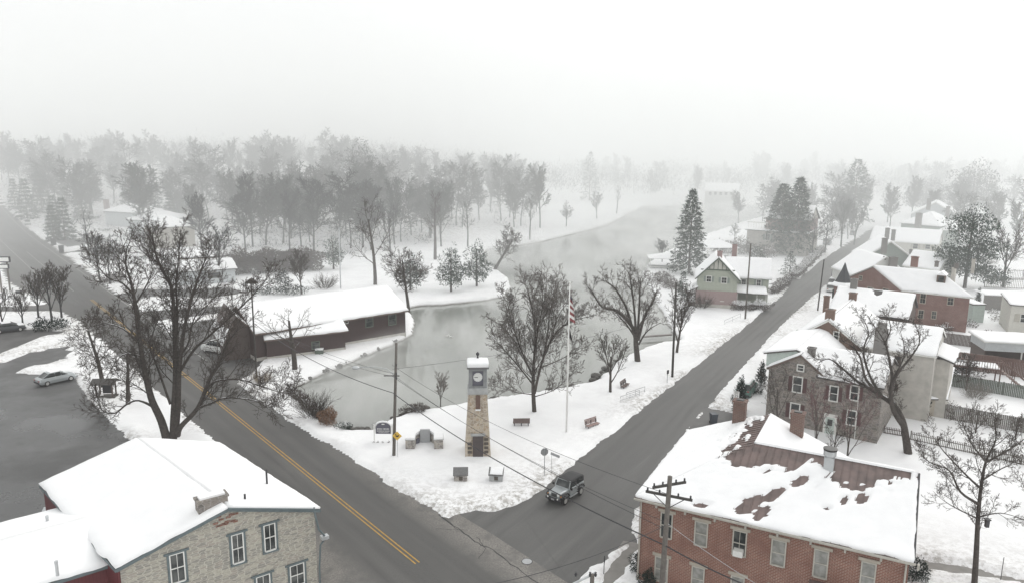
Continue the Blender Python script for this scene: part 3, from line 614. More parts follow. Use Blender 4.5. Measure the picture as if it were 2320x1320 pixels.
Z += (.07*fbm(X*.6, Y*.6, 3)+.25*fbm(X*.09, Y*.09, 3))*smooth((sa-.2)/1.5)
trk = np.full(X.shape, 1e9); tp_ = pxp((640, 952), (800, 1035), (950, 1090), (1050, 1118), (1150, 1114), (1235, 1072), (1400, 955), (1560, 820), (1690, 715), (1790, 630))
for a_, b_ in zip(tp_[:-1], tp_[1:]):
    a_, b_ = np.array(a_), np.array(b_); e_ = b_-a_; t_ = np.clip(((X-a_[0])*e_[0]+(Y-a_[1])*e_[1])/(e_@e_), 0, 1); trk = np.minimum(trk, np.hypot(X-a_[0]-e_[0]*t_, Y-a_[1]-e_[1]*t_))
trk += fbm(X*.8, Y*.8, 3)*.8; Z -= .13*np.exp(-(trk/.65)**4)*smooth((sa-.3)/.8); Z += .07*np.exp(-((trk-1.0)/.35)**2)*smooth((sa-.3)/.8)
for px_, py_, qx_, qy_, nf_ in ((1081, 1042, 1084, 1100, 14), (1084, 1060, 1190, 975, 26), (1100, 1050, 970, 1025, 22), (1283, 985, 1240, 1060, 18), (300, 1000, 240, 905, 22), (1900, 1050, 2060, 1060, 30), (2100, 1100, 2300, 1200, 40)):
    A0, B0 = np.array(G(px_, py_)), np.array(G(qx_, qy_)); dd_ = (B0-A0)/np.linalg.norm(B0-A0); nn2 = np.array((-dd_[1], dd_[0]))
    for k_ in range(nf_):
        q_ = A0+(B0-A0)*(k_+.5)/nf_+nn2*(.16*(-1)**k_+NR.uniform(-.1, .1)); j0, j1 = np.searchsorted(gx, [q_[0]-.7, q_[0]+.7]); i0, i1 = np.searchsorted(gy, [q_[1]-.7, q_[1]+.7]); Z[i0:i1, j0:j1] -= .12*np.exp(-((X[i0:i1, j0:j1]-q_[0])**2+(Y[i0:i1, j0:j1]-q_[1])**2)/.07)
bank = smooth((.5-sw)/1.6); Z = Z*(1-bank)+(-1.9)*bank
Z[Y < 33] = -.2
dirt = np.clip((np.exp(-np.maximum(sa, 0)/1.6)*1.3+.25*np.exp(-np.maximum(sa, 0)/5))*(sa < 12)*np.clip(.55+2.4*fbm(X*.13, Y*.13, 2)+.5*np.exp(-((X+3)**2+(Y-60)**2)/90), .05, 1.2), 0, 1)*smooth((230-Y)/60.+.3)
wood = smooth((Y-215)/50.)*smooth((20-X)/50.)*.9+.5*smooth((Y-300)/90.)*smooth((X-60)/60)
idx = np.arange(X.size).reshape(X.shape); F = np.stack([idx[:-1, :-1], idx[:-1, 1:], idx[1:, 1:], idx[1:, :-1]], -1).reshape(-1, 4)
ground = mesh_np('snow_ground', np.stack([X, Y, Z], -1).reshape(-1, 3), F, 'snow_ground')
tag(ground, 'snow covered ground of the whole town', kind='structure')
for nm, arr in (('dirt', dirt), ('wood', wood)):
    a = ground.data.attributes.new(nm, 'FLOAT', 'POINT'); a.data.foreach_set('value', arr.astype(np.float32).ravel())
def flat_poly(name, poly, z, mat, grow_=1.0):
    P = [Vector((p[0], p[1])) for p in poly]; n = len(P); area = sum(P[i].cross(P[(i+1) % n]) if False else P[i].x*P[(i+1) % n].y-P[(i+1) % n].x*P[i].y for i in range(n)); sg = 1 if area > 0 else -1
    o = []
    for i in range(n):
        e0 = (P[i]-P[i-1]).normalized(); e1 = (P[(i+1) % n]-P[i]).normalized(); nn = Vector((e0.y+e1.y, -e0.x-e1.x))*sg
        nn = nn.normalized() if nn.length > 1e-3 else Vector((0, 0)); o.append(P[i]+nn*grow_)
    m = MB(); m.add([(p.x, p.y, z) for p in o], [tuple(range(n)) if sg > 0 else tuple(range(n))[::-1]]); ob = m.obj(name, mat); tag(ob, None, kind='structure'); return ob
def strip(name, rows, mat, dz=0.):
    """road strip laid over the terrain: rows of cross-section points"""
    k = len(rows[0]); V = [(x, y, float(hill(x, y))+dz) for r in rows for x, y in r]; I = np.arange(len(V)).reshape(-1, k)
    F = np.stack([I[:-1, :-1], I[1:, :-1], I[1:, 1:], I[:-1, 1:]], -1).reshape(-1, 4); o = mesh_np(name, np.array(V), F[:, ::-1], mat, smooth=False); tag(o, None, kind='structure'); return o
rows = []
TT = list(np.arange(-45, 60, .8))+list(np.arange(60, 352, 3.)); pale = []; trackv = []
for t in TT: 
    l, r_ = np.interp(t, TS, LO)-1.2, np.interp(t, TS, RO)+1.2; rows.append([mr(t, o) for o in np.linspace(l, r_, 29)]); trackv += [math.exp(-((abs(o)-1.2)/.4)**2)+math.exp(-((abs(o)-2.9)/.4)**2) for o in np.linspace(l, r_, 29)]; pale += [max(0., min(1., (abs(o)-2.9)/2.2))*(max(0., min(1., (26-t)/16.))*.95+.12) for o in np.linspace(l, r_, 29)]
mrd = strip('main_road', rows, 'road_main', .012); at_ = mrd.data.attributes.new('pale', 'FLOAT', 'POINT'); at_.data.foreach_set('value', pale); at_ = mrd.data.attributes.new('track', 'FLOAT', 'POINT'); at_.data.foreach_set('value', trackv)
so_ = flat_poly('side_road', side_poly, -.004, 'road_side', 1.2); flat_poly('parking_lot', lot_poly, 0, 'lot', 1.2)
Ls_ = np.array(pxp((1170, 1146), (1290, 1060), (1480, 905), (1700, 730), (1800, 640), (1905, 560), (1980, 512))); Rs_ = np.array(pxp((1300, 1330), (1425, 1195), (1590, 930), (1760, 747), (1855, 660), (1945, 566), (2010, 512)))
rr2, tv2 = [], []
for k in np.linspace(0, 6, 121):
    a_ = np.array([np.interp(k, range(7), Ls_[:, d]) for d in (0, 1)]); b_ = np.array([np.interp(k, range(7), Rs_[:, d]) for d in (0, 1)]); rr2.append([tuple(a_+(b_-a_)*s) for s in np.linspace(.02, .98, 25)])
    tv2 += [max(math.exp(-((s-c_)/.045)**2) for c_ in (.2, .38, .62, .8))*min(1, k*2) for s in np.linspace(.02, .98, 25)]
sl_ = strip('side_road_lane', rr2, 'road_side', .0085); at_ = sl_.data.attributes.new('track', 'FLOAT', 'POINT'); at_.data.foreach_set('value', tv2)
for p in drives: flat_poly('driveway', p, .004, 'drive', .8)
for p in walks: flat_poly('pavement', p, .006, 'paving', .6)
def line(name, t0, t1, o, w, mat, label, dz=.026):
    return strip(name, [[mr(t, o-w/2), mr(t, o+w/2)] for t in np.arange(t0, t1, 3.)], mat, dz)
line('yellow_line', 0, 118, -.16, .11, 'yellow_line', ''); line('yellow_line', 0, 118, .16, .11, 'yellow_line', '')
line('white_edge_line', 62, 330, 4.3, .14, 'white_line', ''); line('white_edge_line', 130, 300, -4.2, .14, 'white_line', ''); line('white_centre_line', 128, 200, -1.2, .14, 'white_line', '')
w_ = MB(); P0 = [(p[0], p[1]) for p in pond_poly]; w_.add([(-45, 60, -.55), (190, 60, -.55), (190, 400, -.55), (-45, 400, -.55)], [(0, 1, 2, 3)])
tag(w_.obj('pond_water', 'water'), 'grey pond water with a foggy surface', kind='structure')
# seam where the two carriageways meet
ms = MB(); rg = random.Random(3)
def crack(pts, wd):
    P = [Vector((*p, .0165)) for p in pts]; f = []
    for i in range(len(P)-1):
        for s in range(5): q = P[i].lerp(P[i+1], s/5); f.append(q+Vector((rg.uniform(-.1, .1), rg.uniform(-.1, .1), 0)))
    f.append(P[-1]); vs = []
    for i, q in enumerate(f):
        t = (f[min(i+1, len(f)-1)]-f[max(i-1, 0)]).normalized(); n = Vector((-t.y, t.x, 0))*wd*rg.uniform(.5, 1.2); vs += [tuple(q+n), tuple(q-n)]
    ms.add(vs, [(2*i, 2*i+1, 2*i+3, 2*i+2) for i in range(len(f)-1)])
crack(pxp((995, 1165), (1035, 1195), (1075, 1225), (1115, 1245), (1170, 1285), (1230, 1330)), .05); crack(pxp((1000, 1170), (1040, 1200)), .03); crack(pxp((990, 1198), (1060, 1200)), .03); crack(pxp((1080, 1215), (1100, 1240), (1085, 1265)), .03)
tag(ms.obj('road_crack', 'black'), None, kind='structure')
# ------------------------------------------------------------------ air
def volume_mat(name, col, dens, an=0.):
    m = bpy.data.materials.new(name); m.use_nodes = True; nt = m.node_tree; nt.nodes.clear(); o = nt.nodes.new('ShaderNodeOutputMaterial'); v = nt.nodes.new('ShaderNodeVolumePrincipled')
    v.inputs['Color'].default_value = (*col, 1); v.inputs['Density'].default_value = dens; v.inputs['Anisotropy'].default_value = an; nt.links.new(v.outputs[0], o.inputs['Volume']); MATS[name] = m
HAZE_D, BANK_D = .0004, .0052
volume_mat('haze', (.97, .975, .975), HAZE_D, .15); volume_mat('fog_bank', (.975, .985, .983), BANK_D, .15); volume_mat('steam', (.99, .99, .99), .04, .1)
h = MB().box((0, 590, 44), (2300, 1500, 92)).obj('haze', 'haze'); tag(h, 'thin winter haze over the town', kind='stuff')
fb = MB(); prof = [(120, -1.6), (300, 88), (1290, 88), (1290, -1.6)]
fb.add([(s*1090, y, z) for s in (-1, 1) for y, z in prof], [(0, 1, 2, 3), (7, 6, 5, 4), (0, 4, 5, 1), (1, 5, 6, 2), (2, 6, 7, 3), (3, 7, 4, 0)])
tag(fb.obj('fog_bank', 'fog_bank'), 'fog bank thickening over pond and woods', kind='stuff')
m = bpy.data.materials.new('steam'); m.use_nodes = True; nt = m.node_tree; nt.nodes.clear(); MATS['steam'] = m
o_ = nt.nodes.new('ShaderNodeOutputMaterial'); v_ = nt.nodes.new('ShaderNodeVolumePrincipled'); v_.inputs['Color'].default_value = (.99, .99, .99, 1); nt.links.new(v_.outputs[0], o_.inputs['Volume'])
tc = nt.nodes.new('ShaderNodeTexCoord'); mp = N(nt, 'ShaderNodeMapping'); mp.inputs['Scale'].default_value = (1, .45, .6); nt.links.new(tc.outputs['Object'], mp.inputs['Vector'])
nz_ = ramp(nt, noise(nt, .075, 4, mp.outputs[0], .6), .46, .66); sz = nt.nodes.new('ShaderNodeSeparateXYZ'); nt.links.new(tc.outputs['Object'], sz.inputs[0])
fz = N(nt, 'ShaderNodeMapRange'); fz.inputs['From Min'].default_value = 3.6; fz.inputs['From Max'].default_value = -.4; nt.links.new(sz.outputs['Z'], fz.inputs['Value'])
mm = N(nt, 'ShaderNodeMath', operation='MULTIPLY'); nt.links.new(nz_, mm.inputs[0]); nt.links.new(fz.outputs[0], mm.inputs[1]); m2 = N(nt, 'ShaderNodeMath', operation='MULTIPLY'); m2.inputs[1].default_value = .11; nt.links.new(mm.outputs[0], m2.inputs[0]); nt.links.new(m2.outputs[0], v_.inputs['Density'])
m.cycles.volume_step_rate = .12
cen = np.mean(np.array(pond_poly), axis=0); sp2 = MB(); pp = [Vector(p) for p in pond_poly]; n_ = len(pp); ar = sum(pp[i].x*pp[(i+1) % n_].y-pp[(i+1) % n_].x*pp[i].y for i in range(n_)); sg = 1 if ar > 0 else -1; ins = []
for i in range(n_):
    e = (pp[(i+1) % n_]-pp[i-1]).normalized(); ins.append(tuple(pp[i]-Vector((e.y, -e.x))*sg*.7))
sp2.prism(ins if sg > 0 else ins[::-1], -.5, 3.6); tag(sp2.obj('pond_steam', 'steam'), 'wisps of steam rising off the pond', kind='stuff')
# ------------------------------------------------------------------ buildings
STN = dict(frame='trim_white', fw=.07, casing='trim_teal', cw=.13, cols=2, bar=.06)
# stone mill, lower left
z = 6.6; C = [G(270, 1268, z), G(712, 1140, z), G(490, 997, z), G(100, 1085, z)]
def mill_holes(U, V, x, y): return np.where((V > .93) & (x < 1.2), -.2, 1.)
mill = house('stone_mill', 'large stone and red mill building with a wide snowy roof at the lower left', C, z-.35, 8.0, 'limestone', 'y', .52,
    wins=[(0, 384, 1250, 420, 1318, STN), (0, 524, 1206, 553, 1274, STN), (0, 597, 1184, 625, 1246, STN), (0, 656, 1275, 690, 1325, STN), (0, 580, 1300, 613, 1350, STN), (0, 440, 1345, 476, 1410, STN)],
    roofmat='slate', trim='trim_teal', ov=.3, th=.22, cat='building', step=.3)
rz = mill.rotation_euler.z; LL = [to_local(C[0], rz, p) for p in C]
m = MB(); u, n, Lw = wall_axes(LL[3], LL[0]); m.box(((LL[3][0]+LL[0][0])/2+n[0]*.05, (LL[3][1]+LL[0][1])/2+n[1]*.05, z/2-.25), (Lw-.1, .16, z-.7), (u, n, (0, 0, 1))); m.obj('board_wall', 'mill_red', mill)
m = MB(); W_ = math.dist(C[0], C[1]); m.tube([(W_-.1, -.12, 6.45), (W_-.05, -.2, 5.9), (W_+.15, -.2, 4.8), (W_+.55, -.15, 4.2)], .07, 8); m.tube([(W_+.5, -.15, 3.9), (W_+.25, -.12, 3.6), (W_+.12, -.1, 2), (W_+.12, -.1, -.2)], .06, 8); m.obj('downspout', 'trim_teal', mill, smooth=True)
MB().box((W_+.55, -.15, 4.1), (.5, .4, .22)).obj('gutter_box', 'galv', mill); MB().tube([(W_-.2, -.34, 6.42), (W_*.52, -.34, 8.1)], .05, 6).obj('gutter', 'trim_teal', mill)
p = to_local(C[0], rz, G(507, 1150, 8.3)); o = MB().box((p[0]-.35, p[1]+1.3, 8.0), (1.75, .75, 1.2)).box((p[0]-.35, p[1]+1.3, 8.63), (1.9, .9, .12)).obj('chimney', 'fieldstone', mill); MB().box((p[0]-.35, p[1]+1.3, 8.75), (1.5, .6, .14)).obj('snow', 'snow', o)
m = MB(); rg = random.Random(4)
for k in range(16): m.box((p[0]+.2+rg.uniform(-.7, .75), -.012, 7.25+rg.uniform(-.35, .35)), (.3, .05, .12))
m.obj('brick_patch', 'brick_red', mill)
for px, py, zz, hh in ((604, 1078, 7.4, .5), (555, 1128, 7.8, .3)): q = to_local(C[0], rz, G(px, py, zz)); MB().lathe((q[0], q[1], zz), [(.07, -.6), (.07, hh)], 8).obj('vent_pipe', 'metal_dark', mill)
# its long wing to the left
z = 5.6; Cw = [G(85, 1322, z), G(266, 1266, z), G(158, 1150, z), G(0, 1192, z)]; d0 = np.array(Cw[0])-np.array(Cw[1]); d1 = np.array(Cw[3])-np.array(Cw[2])
Cw[0] = tuple(np.array(Cw[1])+d0*2.6); Cw[3] = tuple(np.array(Cw[2])+d0*2.6)
wing = house('mill_wing', 'dark red timber wing with a snowy roof joined to the stone mill', Cw, z, 6.5, 'mill_red', 'x', .5, roofmat='slate', trim='trim_teal', ov=.3, th=.2, cat='building')
for px, py in ((108, 1184), (129, 1288)): q = to_local(Cw[0], wing.rotation_euler.z, G(px, py, 6.3)); MB().lathe((q[0], q[1], 5.9), [(.09, 0), (.09, .75), (.1, .76), (.1, .9)], 8).obj('vent_pipe', 'galv', wing)
g = G(128, 1150, 1.2); t = thing('oil_tank', 'small white oil tank beside the red wall of the stone mill', 'tank', (g[0], g[1], 0), .5)
MB().lathe((0, 0, .9), [(.3, -1.), (.55, -.85), (.55, .85), (.3, 1.)], 14, ((0, 1, 0), (0, 0, 1), (1, 0, 0))).obj('tank', 'galv', t, smooth=True); MB().bx(-.7, -.6, -.4, .4, 0, .6).bx(.6, .7, -.4, .4, 0, .6).obj('stand', 'metal_dark', t)
# ---- brick house lower right (L-shaped metal roof, half melted)
z0 = 6.5; A = G(1437, 1125, z0); B = G(2070, 1273, z0); A = (A[0], A[1]); W_ = math.dist(A, B); dv = (B[0]-A[0], B[1]-A[1]); OV = .32
un = (dv[0]/W_, dv[1]/W_); vn = (-un[1], un[0]); E0 = (A[0]+un[0]*OV+vn[0]*OV, A[1]+un[1]*OV+vn[1]*OV); WW = W_-OV*1.6; DD = 13.2
C = rect(E0, un, WW, DD)
bh = thing('brick_house', 'red brick house at the lower right with snow melting off its brown metal roof', 'house', (E0[0], E0[1], 0), math.atan2(un[1], un[0])); rzb = bh.rotation_euler.z
MB().prism([(0, 0), (WW, 0), (WW, DD), (0, DD)], -.4, z0-.05).add([(WW, 0, z0-.05), (WW, DD, z0-.05), (WW, DD/2, 9.0)], [(0, 1, 2)]).add([(0, DD, z0-.05), (12.4, DD, z0-.05), (6.2, DD, 9.05)], [(0, 1, 2)]).obj('wall', 'brick_red', bh)
RZ = 9.15; e = -OV; P_ = lambda x, y, z: (x, y, z)
a0, b0, b1, a1 = (e, e, z0), (WW+.2, e, z0), (WW+.2, 6.6, RZ), (6.1, 6.6, RZ)
planes = [(a0, b0, b1, a1), ((e, DD+.2, z0), a0, a1, (6.1, DD+.2, RZ)), ((12.5, DD+.2, z0), (6.1, DD+.2, RZ), a1, (12.5, DD+.2, z0)), (a1, b1, (WW+.2, DD+OV, z0), (12.5, DD+OV, z0))]
m = MB()
for pl in planes:
    q = [pl[i] for i in range(4) if i == 0 or math.dist(pl[i], pl[i-1]) > .01]; q = q[:-1] if math.dist(q[0], q[-1]) < .01 else q; m.slab(q, (0, 0, -.12))
roof = m.obj('roof', 'roof_metal', bh)
m = MB()           # standing seams
for i in range(1, 34):
    x = e+(WW+.5)*i/34; y1 = min(6.6, (x-e)/(6.4)*6.9) if x < 6.1 else 6.6; zt = z0+(RZ-z0)*(y1-e)/(6.6-e); m.slab([(x-.015, e, z0), (x+.015, e, z0), (x+.015, y1, zt), (x-.015, y1, zt)], (0, 0, .05))
for i in range(1, 27):
    y = e+(DD+.5)*i/27; x1 = min(6.1, (y-e)/6.9*6.4); zt = z0+(RZ-z0)*(x1-e)/(6.1-e); m.slab([(e, y-.015, z0), (x1, y-.015, zt), (x1, y+.015, zt), (e, y+.015, z0)], (0, 0, .05))
m.obj('seam', 'roof_metal', roof)
def holes_front(U, V, x, y):
    nz = fbm(x*.75, y*.75, 4); stp = (np.floor(x*1.05)*7.3 % 1.0)*.16
    band = .17+.06*np.sin(U*9+.8)-.05*(U > .72)-.14*smooth((U-.85)/.1)+.20*np.exp(-((U-.60)/.06)**2); v0 = 1-band-stp+nz*.5
    mk = v0-V
    for cu, cv, ru, rv in ((.385, .20, .035, .13), (.455, .15, .03, .10), (.43, .42, .025, .14), (.46, .60, .03, .10), (.235, .075, .028, .035), (.36, .72, .012, .03), (.28, .66, .012, .04), (.405, .30, .012, .2), (.70, .50, .012, .05), (.76, .57, .02, .06), (.655, .36, .012, .02)):
        mk = np.minimum(mk, (np.hypot((U-cu)/ru, (V-cv)/rv)-1+nz*1.3)*.12)
    return mk
def holes_left(U, V, x, y):
    nz = fbm(y*2.3, x*.9+4, 4); return (.86-.12*U+nz*.6)-V+.1*np.sin(U*22)*.6
up = lambda pl, d: [(p[0], p[1], p[2]+d) for p in pl]
# front plane, split where the hip runs so that the sheet follows the slanted edge
snow_sheet(roof, *up(planes[0], .03), th=.15, step=.13, holes=holes_front, seed=3)
snow_sheet(roof, *up(planes[1], .03), th=.16, step=.13, holes=holes_left, seed=9)
snow_sheet(roof, *up([planes[2][0], planes[2][0], a1, (6.1, DD+.2, RZ)], .03), th=.16, step=.2, holes=lambda U, V, x, y: (1.12+fbm(U*14, V*9)*.5)-V, seed=5)
snow_sheet(roof, *up([planes[3][2], planes[3][3], a1, b1], .03), th=.15, step=.3, seed=6)
MB().box((WW/2, -.2, z0-.13), (WW+.5, .3, .14)).box((WW/2, -.42, z0-.06), (WW+.6, .12, .1)).box((-.2, DD/2, z0-.13), (.3, DD+.5, .14)).obj('cornice', 'trim_beige', bh)
m = MB()
for k in range(9): m.box((1.2+k*1.95, -.12, z0-.32), (.12, .22, .3))
m.obj('bracket', 'trim_beige', bh)
BW = dict(frame='trim_beige', fw=.08, glass='glass_blind', cols=1, lintel='tan', bar=.06); BW2 = dict(BW, glass='glass', cols=2)
wins = [(1496, 1160, 1524, 1218, BW2), (1573, 1180, 1604, 1236, BW), (1659, 1200, 1692, 1258, BW2), (1746, 1221, 1781, 1281, BW), (1842, 1243, 1877, 1308, BW), (1948, 1271, 1984, 1338, BW),
        (1483, 1260, 1514, 1316, BW), (1566, 1282, 1596, 1338, BW), (1654, 1303, 1686, 1362, BW), (1742, 1330, 1776, 1390, BW), (1938, 1385, 1975, 1450, BW)]
def plane_win(th_, C, edge, x0, y0, x1, y1, st, zb=0):
    a, b = C[edge], C[(edge+1) % 4]; la, lb = to_local(C[0], th_.rotation_euler.z, a), to_local(C[0], th_.rotation_euler.z, b); ym, xm = (y0+y1)/2, (x0+x1)/2
    ua, _ = on_wall(a, b, x0, ym); ub, _ = on_wall(a, b, x1, ym); _, zt = on_wall(a, b, xm, y0); _, zl = on_wall(a, b, xm, y1)
    return add_window(th_, la, lb, (ua+ub)/2, (zt+zl)/2-zb, max(.35, abs(ub-ua)-.16), max(.4, abs(zt-zl)-.16), st), (ua+ub)/2, (zt+zl)/2
for x0, y0, x1, y1, st in wins:
    f, uu, zz = plane_win(bh, C, 0, x0, y0, x1, y1, st)
    if x0 == 1659: MB().box((uu, -.25, zz-.55), (.6, .45, .4)).obj('air_conditioner', 'trim_white', f)
for cx_, cy_, zt, mt in ((1717, 958, 10.1, 'brick_chimney'), (1771, 958, 10.0, 'brick_chimney')):
    q = to_local(C[0], rzb, G(cx_, cy_, 9.0)); q = (3.9, DD-.55) if cx_ < 1730 else (8.3, DD-.9)
    box_chimney(bh, q[0], q[1], 6.8, zt, .95, .75, mt)
q = (11.2, 5.6); o = MB().box((q[0], q[1], 9.1), (.62, .62, 1.1)).lathe((q[0], q[1], 9.65), [(.32, 0), (.42, .1), (.42, .5)], 16).obj('roof_vent', 'galv', bh); MB().lathe((q[0], q[1], 10.1), [(.44, 0), (.46, .12), (.3, .14)], 16).obj('vent_cap', 'black', o)
MB().tube([(WW+.22, e, z0+.02), (WW+.22, 6.6, RZ+.05)], .06, 6).obj('verge', 'metal_dark', bh)
MB().tube([(.12, -.1, z0-.2), (.1, -.1, -.2)], .055, 8).obj('downspout', 'trim_beige', bh); MB().tube([(WW-.15, -.1, z0-.2), (WW-.15, -.1, -.2)], .055, 8).obj('downspout', 'trim_beige', bh)
q0 = on_wall(C[0], C[1], 1880, 1319); MB().box((q0[0]-.2, -.55, q0[1]-.15), (1.9, 1.1, .12)).obj('door_canopy', 'roof_metal', bh)
# ---- stone house row, centre right
O_ = (28.16, 78.86); ee = (.8250, -.5651); nn_ = (.5651, .8250); S_ = lambda u, v: (O_[0]+ee[0]*u+nn_[0]*v, O_[1]+ee[1]*u+nn_[1]*v)
SW = dict(frame='trim_white', fw=.12, shutter='shutter_red', cols=1, bar=.07); SWn = dict(frame='trim_white', fw=.12, cols=1)
C = [S_(0, 0), S_(5.75, 0), S_(5.75, 12), S_(0, 12)]
sh = house('stone_house', 'grey fieldstone house with dark red shutters between the brick house and the pale stucco house', C, 6.35, 8.25, 'fieldstone', 'y', .56,
    wins=[(0, 1796, 852, 1818, 888, SW), (0, 1790, 912, 1812, 948, SW), (0, 1806, 825, 1822, 840, SWn)], trim='trim_brown', ov=.25, th=.18, cat='house')
C2 = [S_(5.75, 0), S_(11.3, 0), S_(11.3, 9.4), S_(5.75, 9.4)]; rzs = sh.rotation_euler.z; l = lambda u, v, z: (u, v, z)
m = MB().add([(5.75, 0, -.4), (11.3, 0, -.4), (11.3, 0, 6.3), (5.75, 0, 6.3)], [(0, 1, 2, 3)]).add([(11.3, 0, -.4), (11.3, 9.4, -.4), (11.3, 9.4, 6.3), (11.3, 4.7, 8.1), (11.3, 0, 6.3)], [(0, 1, 2, 3, 4)]); m.obj('wall', 'fieldstone', sh)
m = MB().slab([(5.0, -.3, 6.22), (11.5, -.3, 6.22), (11.5, 4.7, 8.2), (3.4, 4.7, 8.2)], (0, 0, -.13)).slab([(11.5, 9.7, 6.22), (5.0, 9.7, 6.22), (3.4, 4.7, 8.2), (11.5, 4.7, 8.2)], (0, 0, -.13)); o = m.obj('roof', 'shingle', sh)
snow_sheet(o, (5.1, -.3, 6.25), (11.5, -.3, 6.25), (11.5, 4.7, 8.23), (3.4, 4.7, 8.23), th=.17); snow_sheet(o, (11.5, 9.7, 6.25), (5.1, 9.7, 6.25), (3.4, 4.7, 8.23), (11.5, 4.7, 8.23), th=.17)
for x0, y0, x1, y1 in ((1879, 873, 1899, 908), (1926, 872, 1946, 906), (1918, 928, 1940, 962)): plane_win(sh, [S_(0, 0), S_(11.3, 0), S_(11.3, 5), S_(0, 5)], 0, x0, y0, x1, y1, SW)
u0, _ = on_wall(S_(0, 0), S_(11.3, 0), 1881, 955); MB().box((u0, -.05, 1.15), (1.3, .16, 2.5)).obj('door_surround', 'trim_white', sh); o = MB().box((u0, -.12, 1.05), (.9, .08, 2.0)).obj('door', 'siding_mint', sh); MB().box((u0, -.17, 1.5), (.5, .03, .7)).obj('pane', 'glass', o); MB().box((u0, -.5, -.05), (1.6, .9, .3)).obj('doorstep', 'cut_stone', sh)
box_chimney(sh, 3.9, 1.6, 7, 8.75, .75, .6, 'brick_grey'); MB().tube([(9.2, -.1, 6.1), (9.2, -.1, 0)], .05, 6).obj('downspout', 'trim_white', sh)
# raised street side of that roof
m = MB().add([(-.6, .9, 6.2), (3.1, .9, 8.2), (2.4, .9, 8.45), (-.6, .9, 7.7)], [(0, 1, 2, 3)]).add([(-.6, 14, 6.2), (-.6, .9, 6.2), (-.6, .9, 7.7), (-.6, 14, 7.7)], [(0, 1, 2, 3)]).add([(-.6, .9, 6.2), (-.6, 14, 6.2), (.3, 14, 6.2), (.3, .9, 6.2)], [(0, 1, 2, 3)]); o = m.obj('dormer_wall', 'siding_mint', sh)
m = MB().slab([(-.9, .7, 7.62), (2.5, .7, 8.5), (2.5, 12.2, 8.5), (-.9, 12.2, 7.62)], (0, 0, -.12)).slab([(2.5, .7, 8.5), (3.4, .7, 8.25), (3.4, 12.2, 8.25), (2.5, 12.2, 8.5)], (0, 0, -.12)); o2 = m.obj('dormer_roof', 'shingle', sh); snow_sheet(o2, (-.9, 12.2, 7.65), (-.9, .7, 7.65), (2.5, .7, 8.53), (2.5, 12.2, 8.53), th=.17); snow_sheet(o2, (3.4, .7, 8.28), (3.4, 12.2, 8.28), (2.5, 12.2, 8.53), (2.5, .7, 8.53), th=.1)
# brick townhouse behind
C = [S_(-.8, 12.05), S_(7.4, 12.05), S_(7.4, 27), S_(-.8, 27)]
th_ = house('brick_townhouse', 'narrow brown brick townhouse with a gable chimney, rising behind the grey stone house', C, 6.9, 9.8, 'brick_old', 'y', .5, wins=[(0, 1888, 750, 1901, 769, SWn)], trim='trim_white', ov=.2, th=.18)
box_chimney(th_, 4.1, .5, 8.6, 10.9, 1.0, .7, 'brick_old'); box_chimney(th_, 4.1, 14.2, 8.6, 10.7, .9, .7, 'brick_old')
# stucco house
C = [S_(7.5, 9.9), S_(14.8, 9.9), S_(14.8, 20), S_(7.5, 20)]
st = house('stucco_house', 'pale stucco house with a broad grey chimney, behind the leaning bare tree', C, 7.9, 9.9, 'stucco', 'x', .45, wins=[(0, 2026, 805, 2041, 826, dict(frame='trim_brown', fw=.08)), (0, 2020, 868, 2035, 884, dict(frame='trim_brown', fw=.08)), (0, 1990, 803, 2002, 812, dict(frame='trim_white', fw=.06))], ov=.3, th=.18)
m = MB().box((1.9, -.2, 5.0), (1.3, .7, 10.2)).box((1.9, -.2, 10.3), (.9, .6, .9)); m.obj('chimney', 'brick_grey', st)
C = [S_(14.8, 12.5), S_(17.5, 12.5), S_(17.5, 18.5), S_(14.8, 18.5)]; m = MB().prism([(7.3, 2.4), (8.7, 2.4), (8.7, 8.5), (7.3, 8.5)], -.4, 6.9); m.obj('wall', 'stucco', st); o = MB().slab([(6.9, 2.1, 7.5), (9.1, 2.1, 6.75), (9.1, 8.8, 6.75), (6.9, 8.8, 7.5)], (0, 0, -.12)).obj('roof', 'shingle', st); snow_sheet(o, (9.1, 2.1, 6.8), (9.1, 8.8, 6.8), (6.9, 8.8, 7.53), (6.9, 2.1, 7.53), th=.16)
g0 = G(2112, 990); C = [G(2062, 945), G(2138, 948), G(2152, 898), G(2105, 895)]
ann = house('stucco_annex', 'low cream annex with a sloping snowy roof beside the stucco house', C, 2.3, 3.6, 'tan', 'flat', ov=.15, th=.16, cat='outbuilding', fascia=False)
# snowy ridge house in the row
C = [S_(3.5, 40), S_(9.3, 36.5), S_(11.3, 44), S_(4.8, 46)]; 
C = rect(S_(-1.5, 37.5), ee, 10.3, 10)
rh = house('row_house', 'low house with melted dark patches in its snowy roof before the red brick house', C, 6.0, 8.5, 'wood_dark', 'x', .55, ov=.35, th=.16, trim='metal_dark', holes=[lambda U, V, x, y: np.minimum(np.abs(np.hypot((U-.33)/.045, (V-.90)/.07)-1)-.25+.3*(V > 2), np.hypot((U-.53)/.07, (V-1.)/.22)-1)*.5, None])
box_chimney(rh, 2.0, 5.3, 7.2, 9.9, .95, .8, 'brick_grey'); box_chimney(rh, .5, -6., 6, 8.9, .7, .7, 'brick_old')
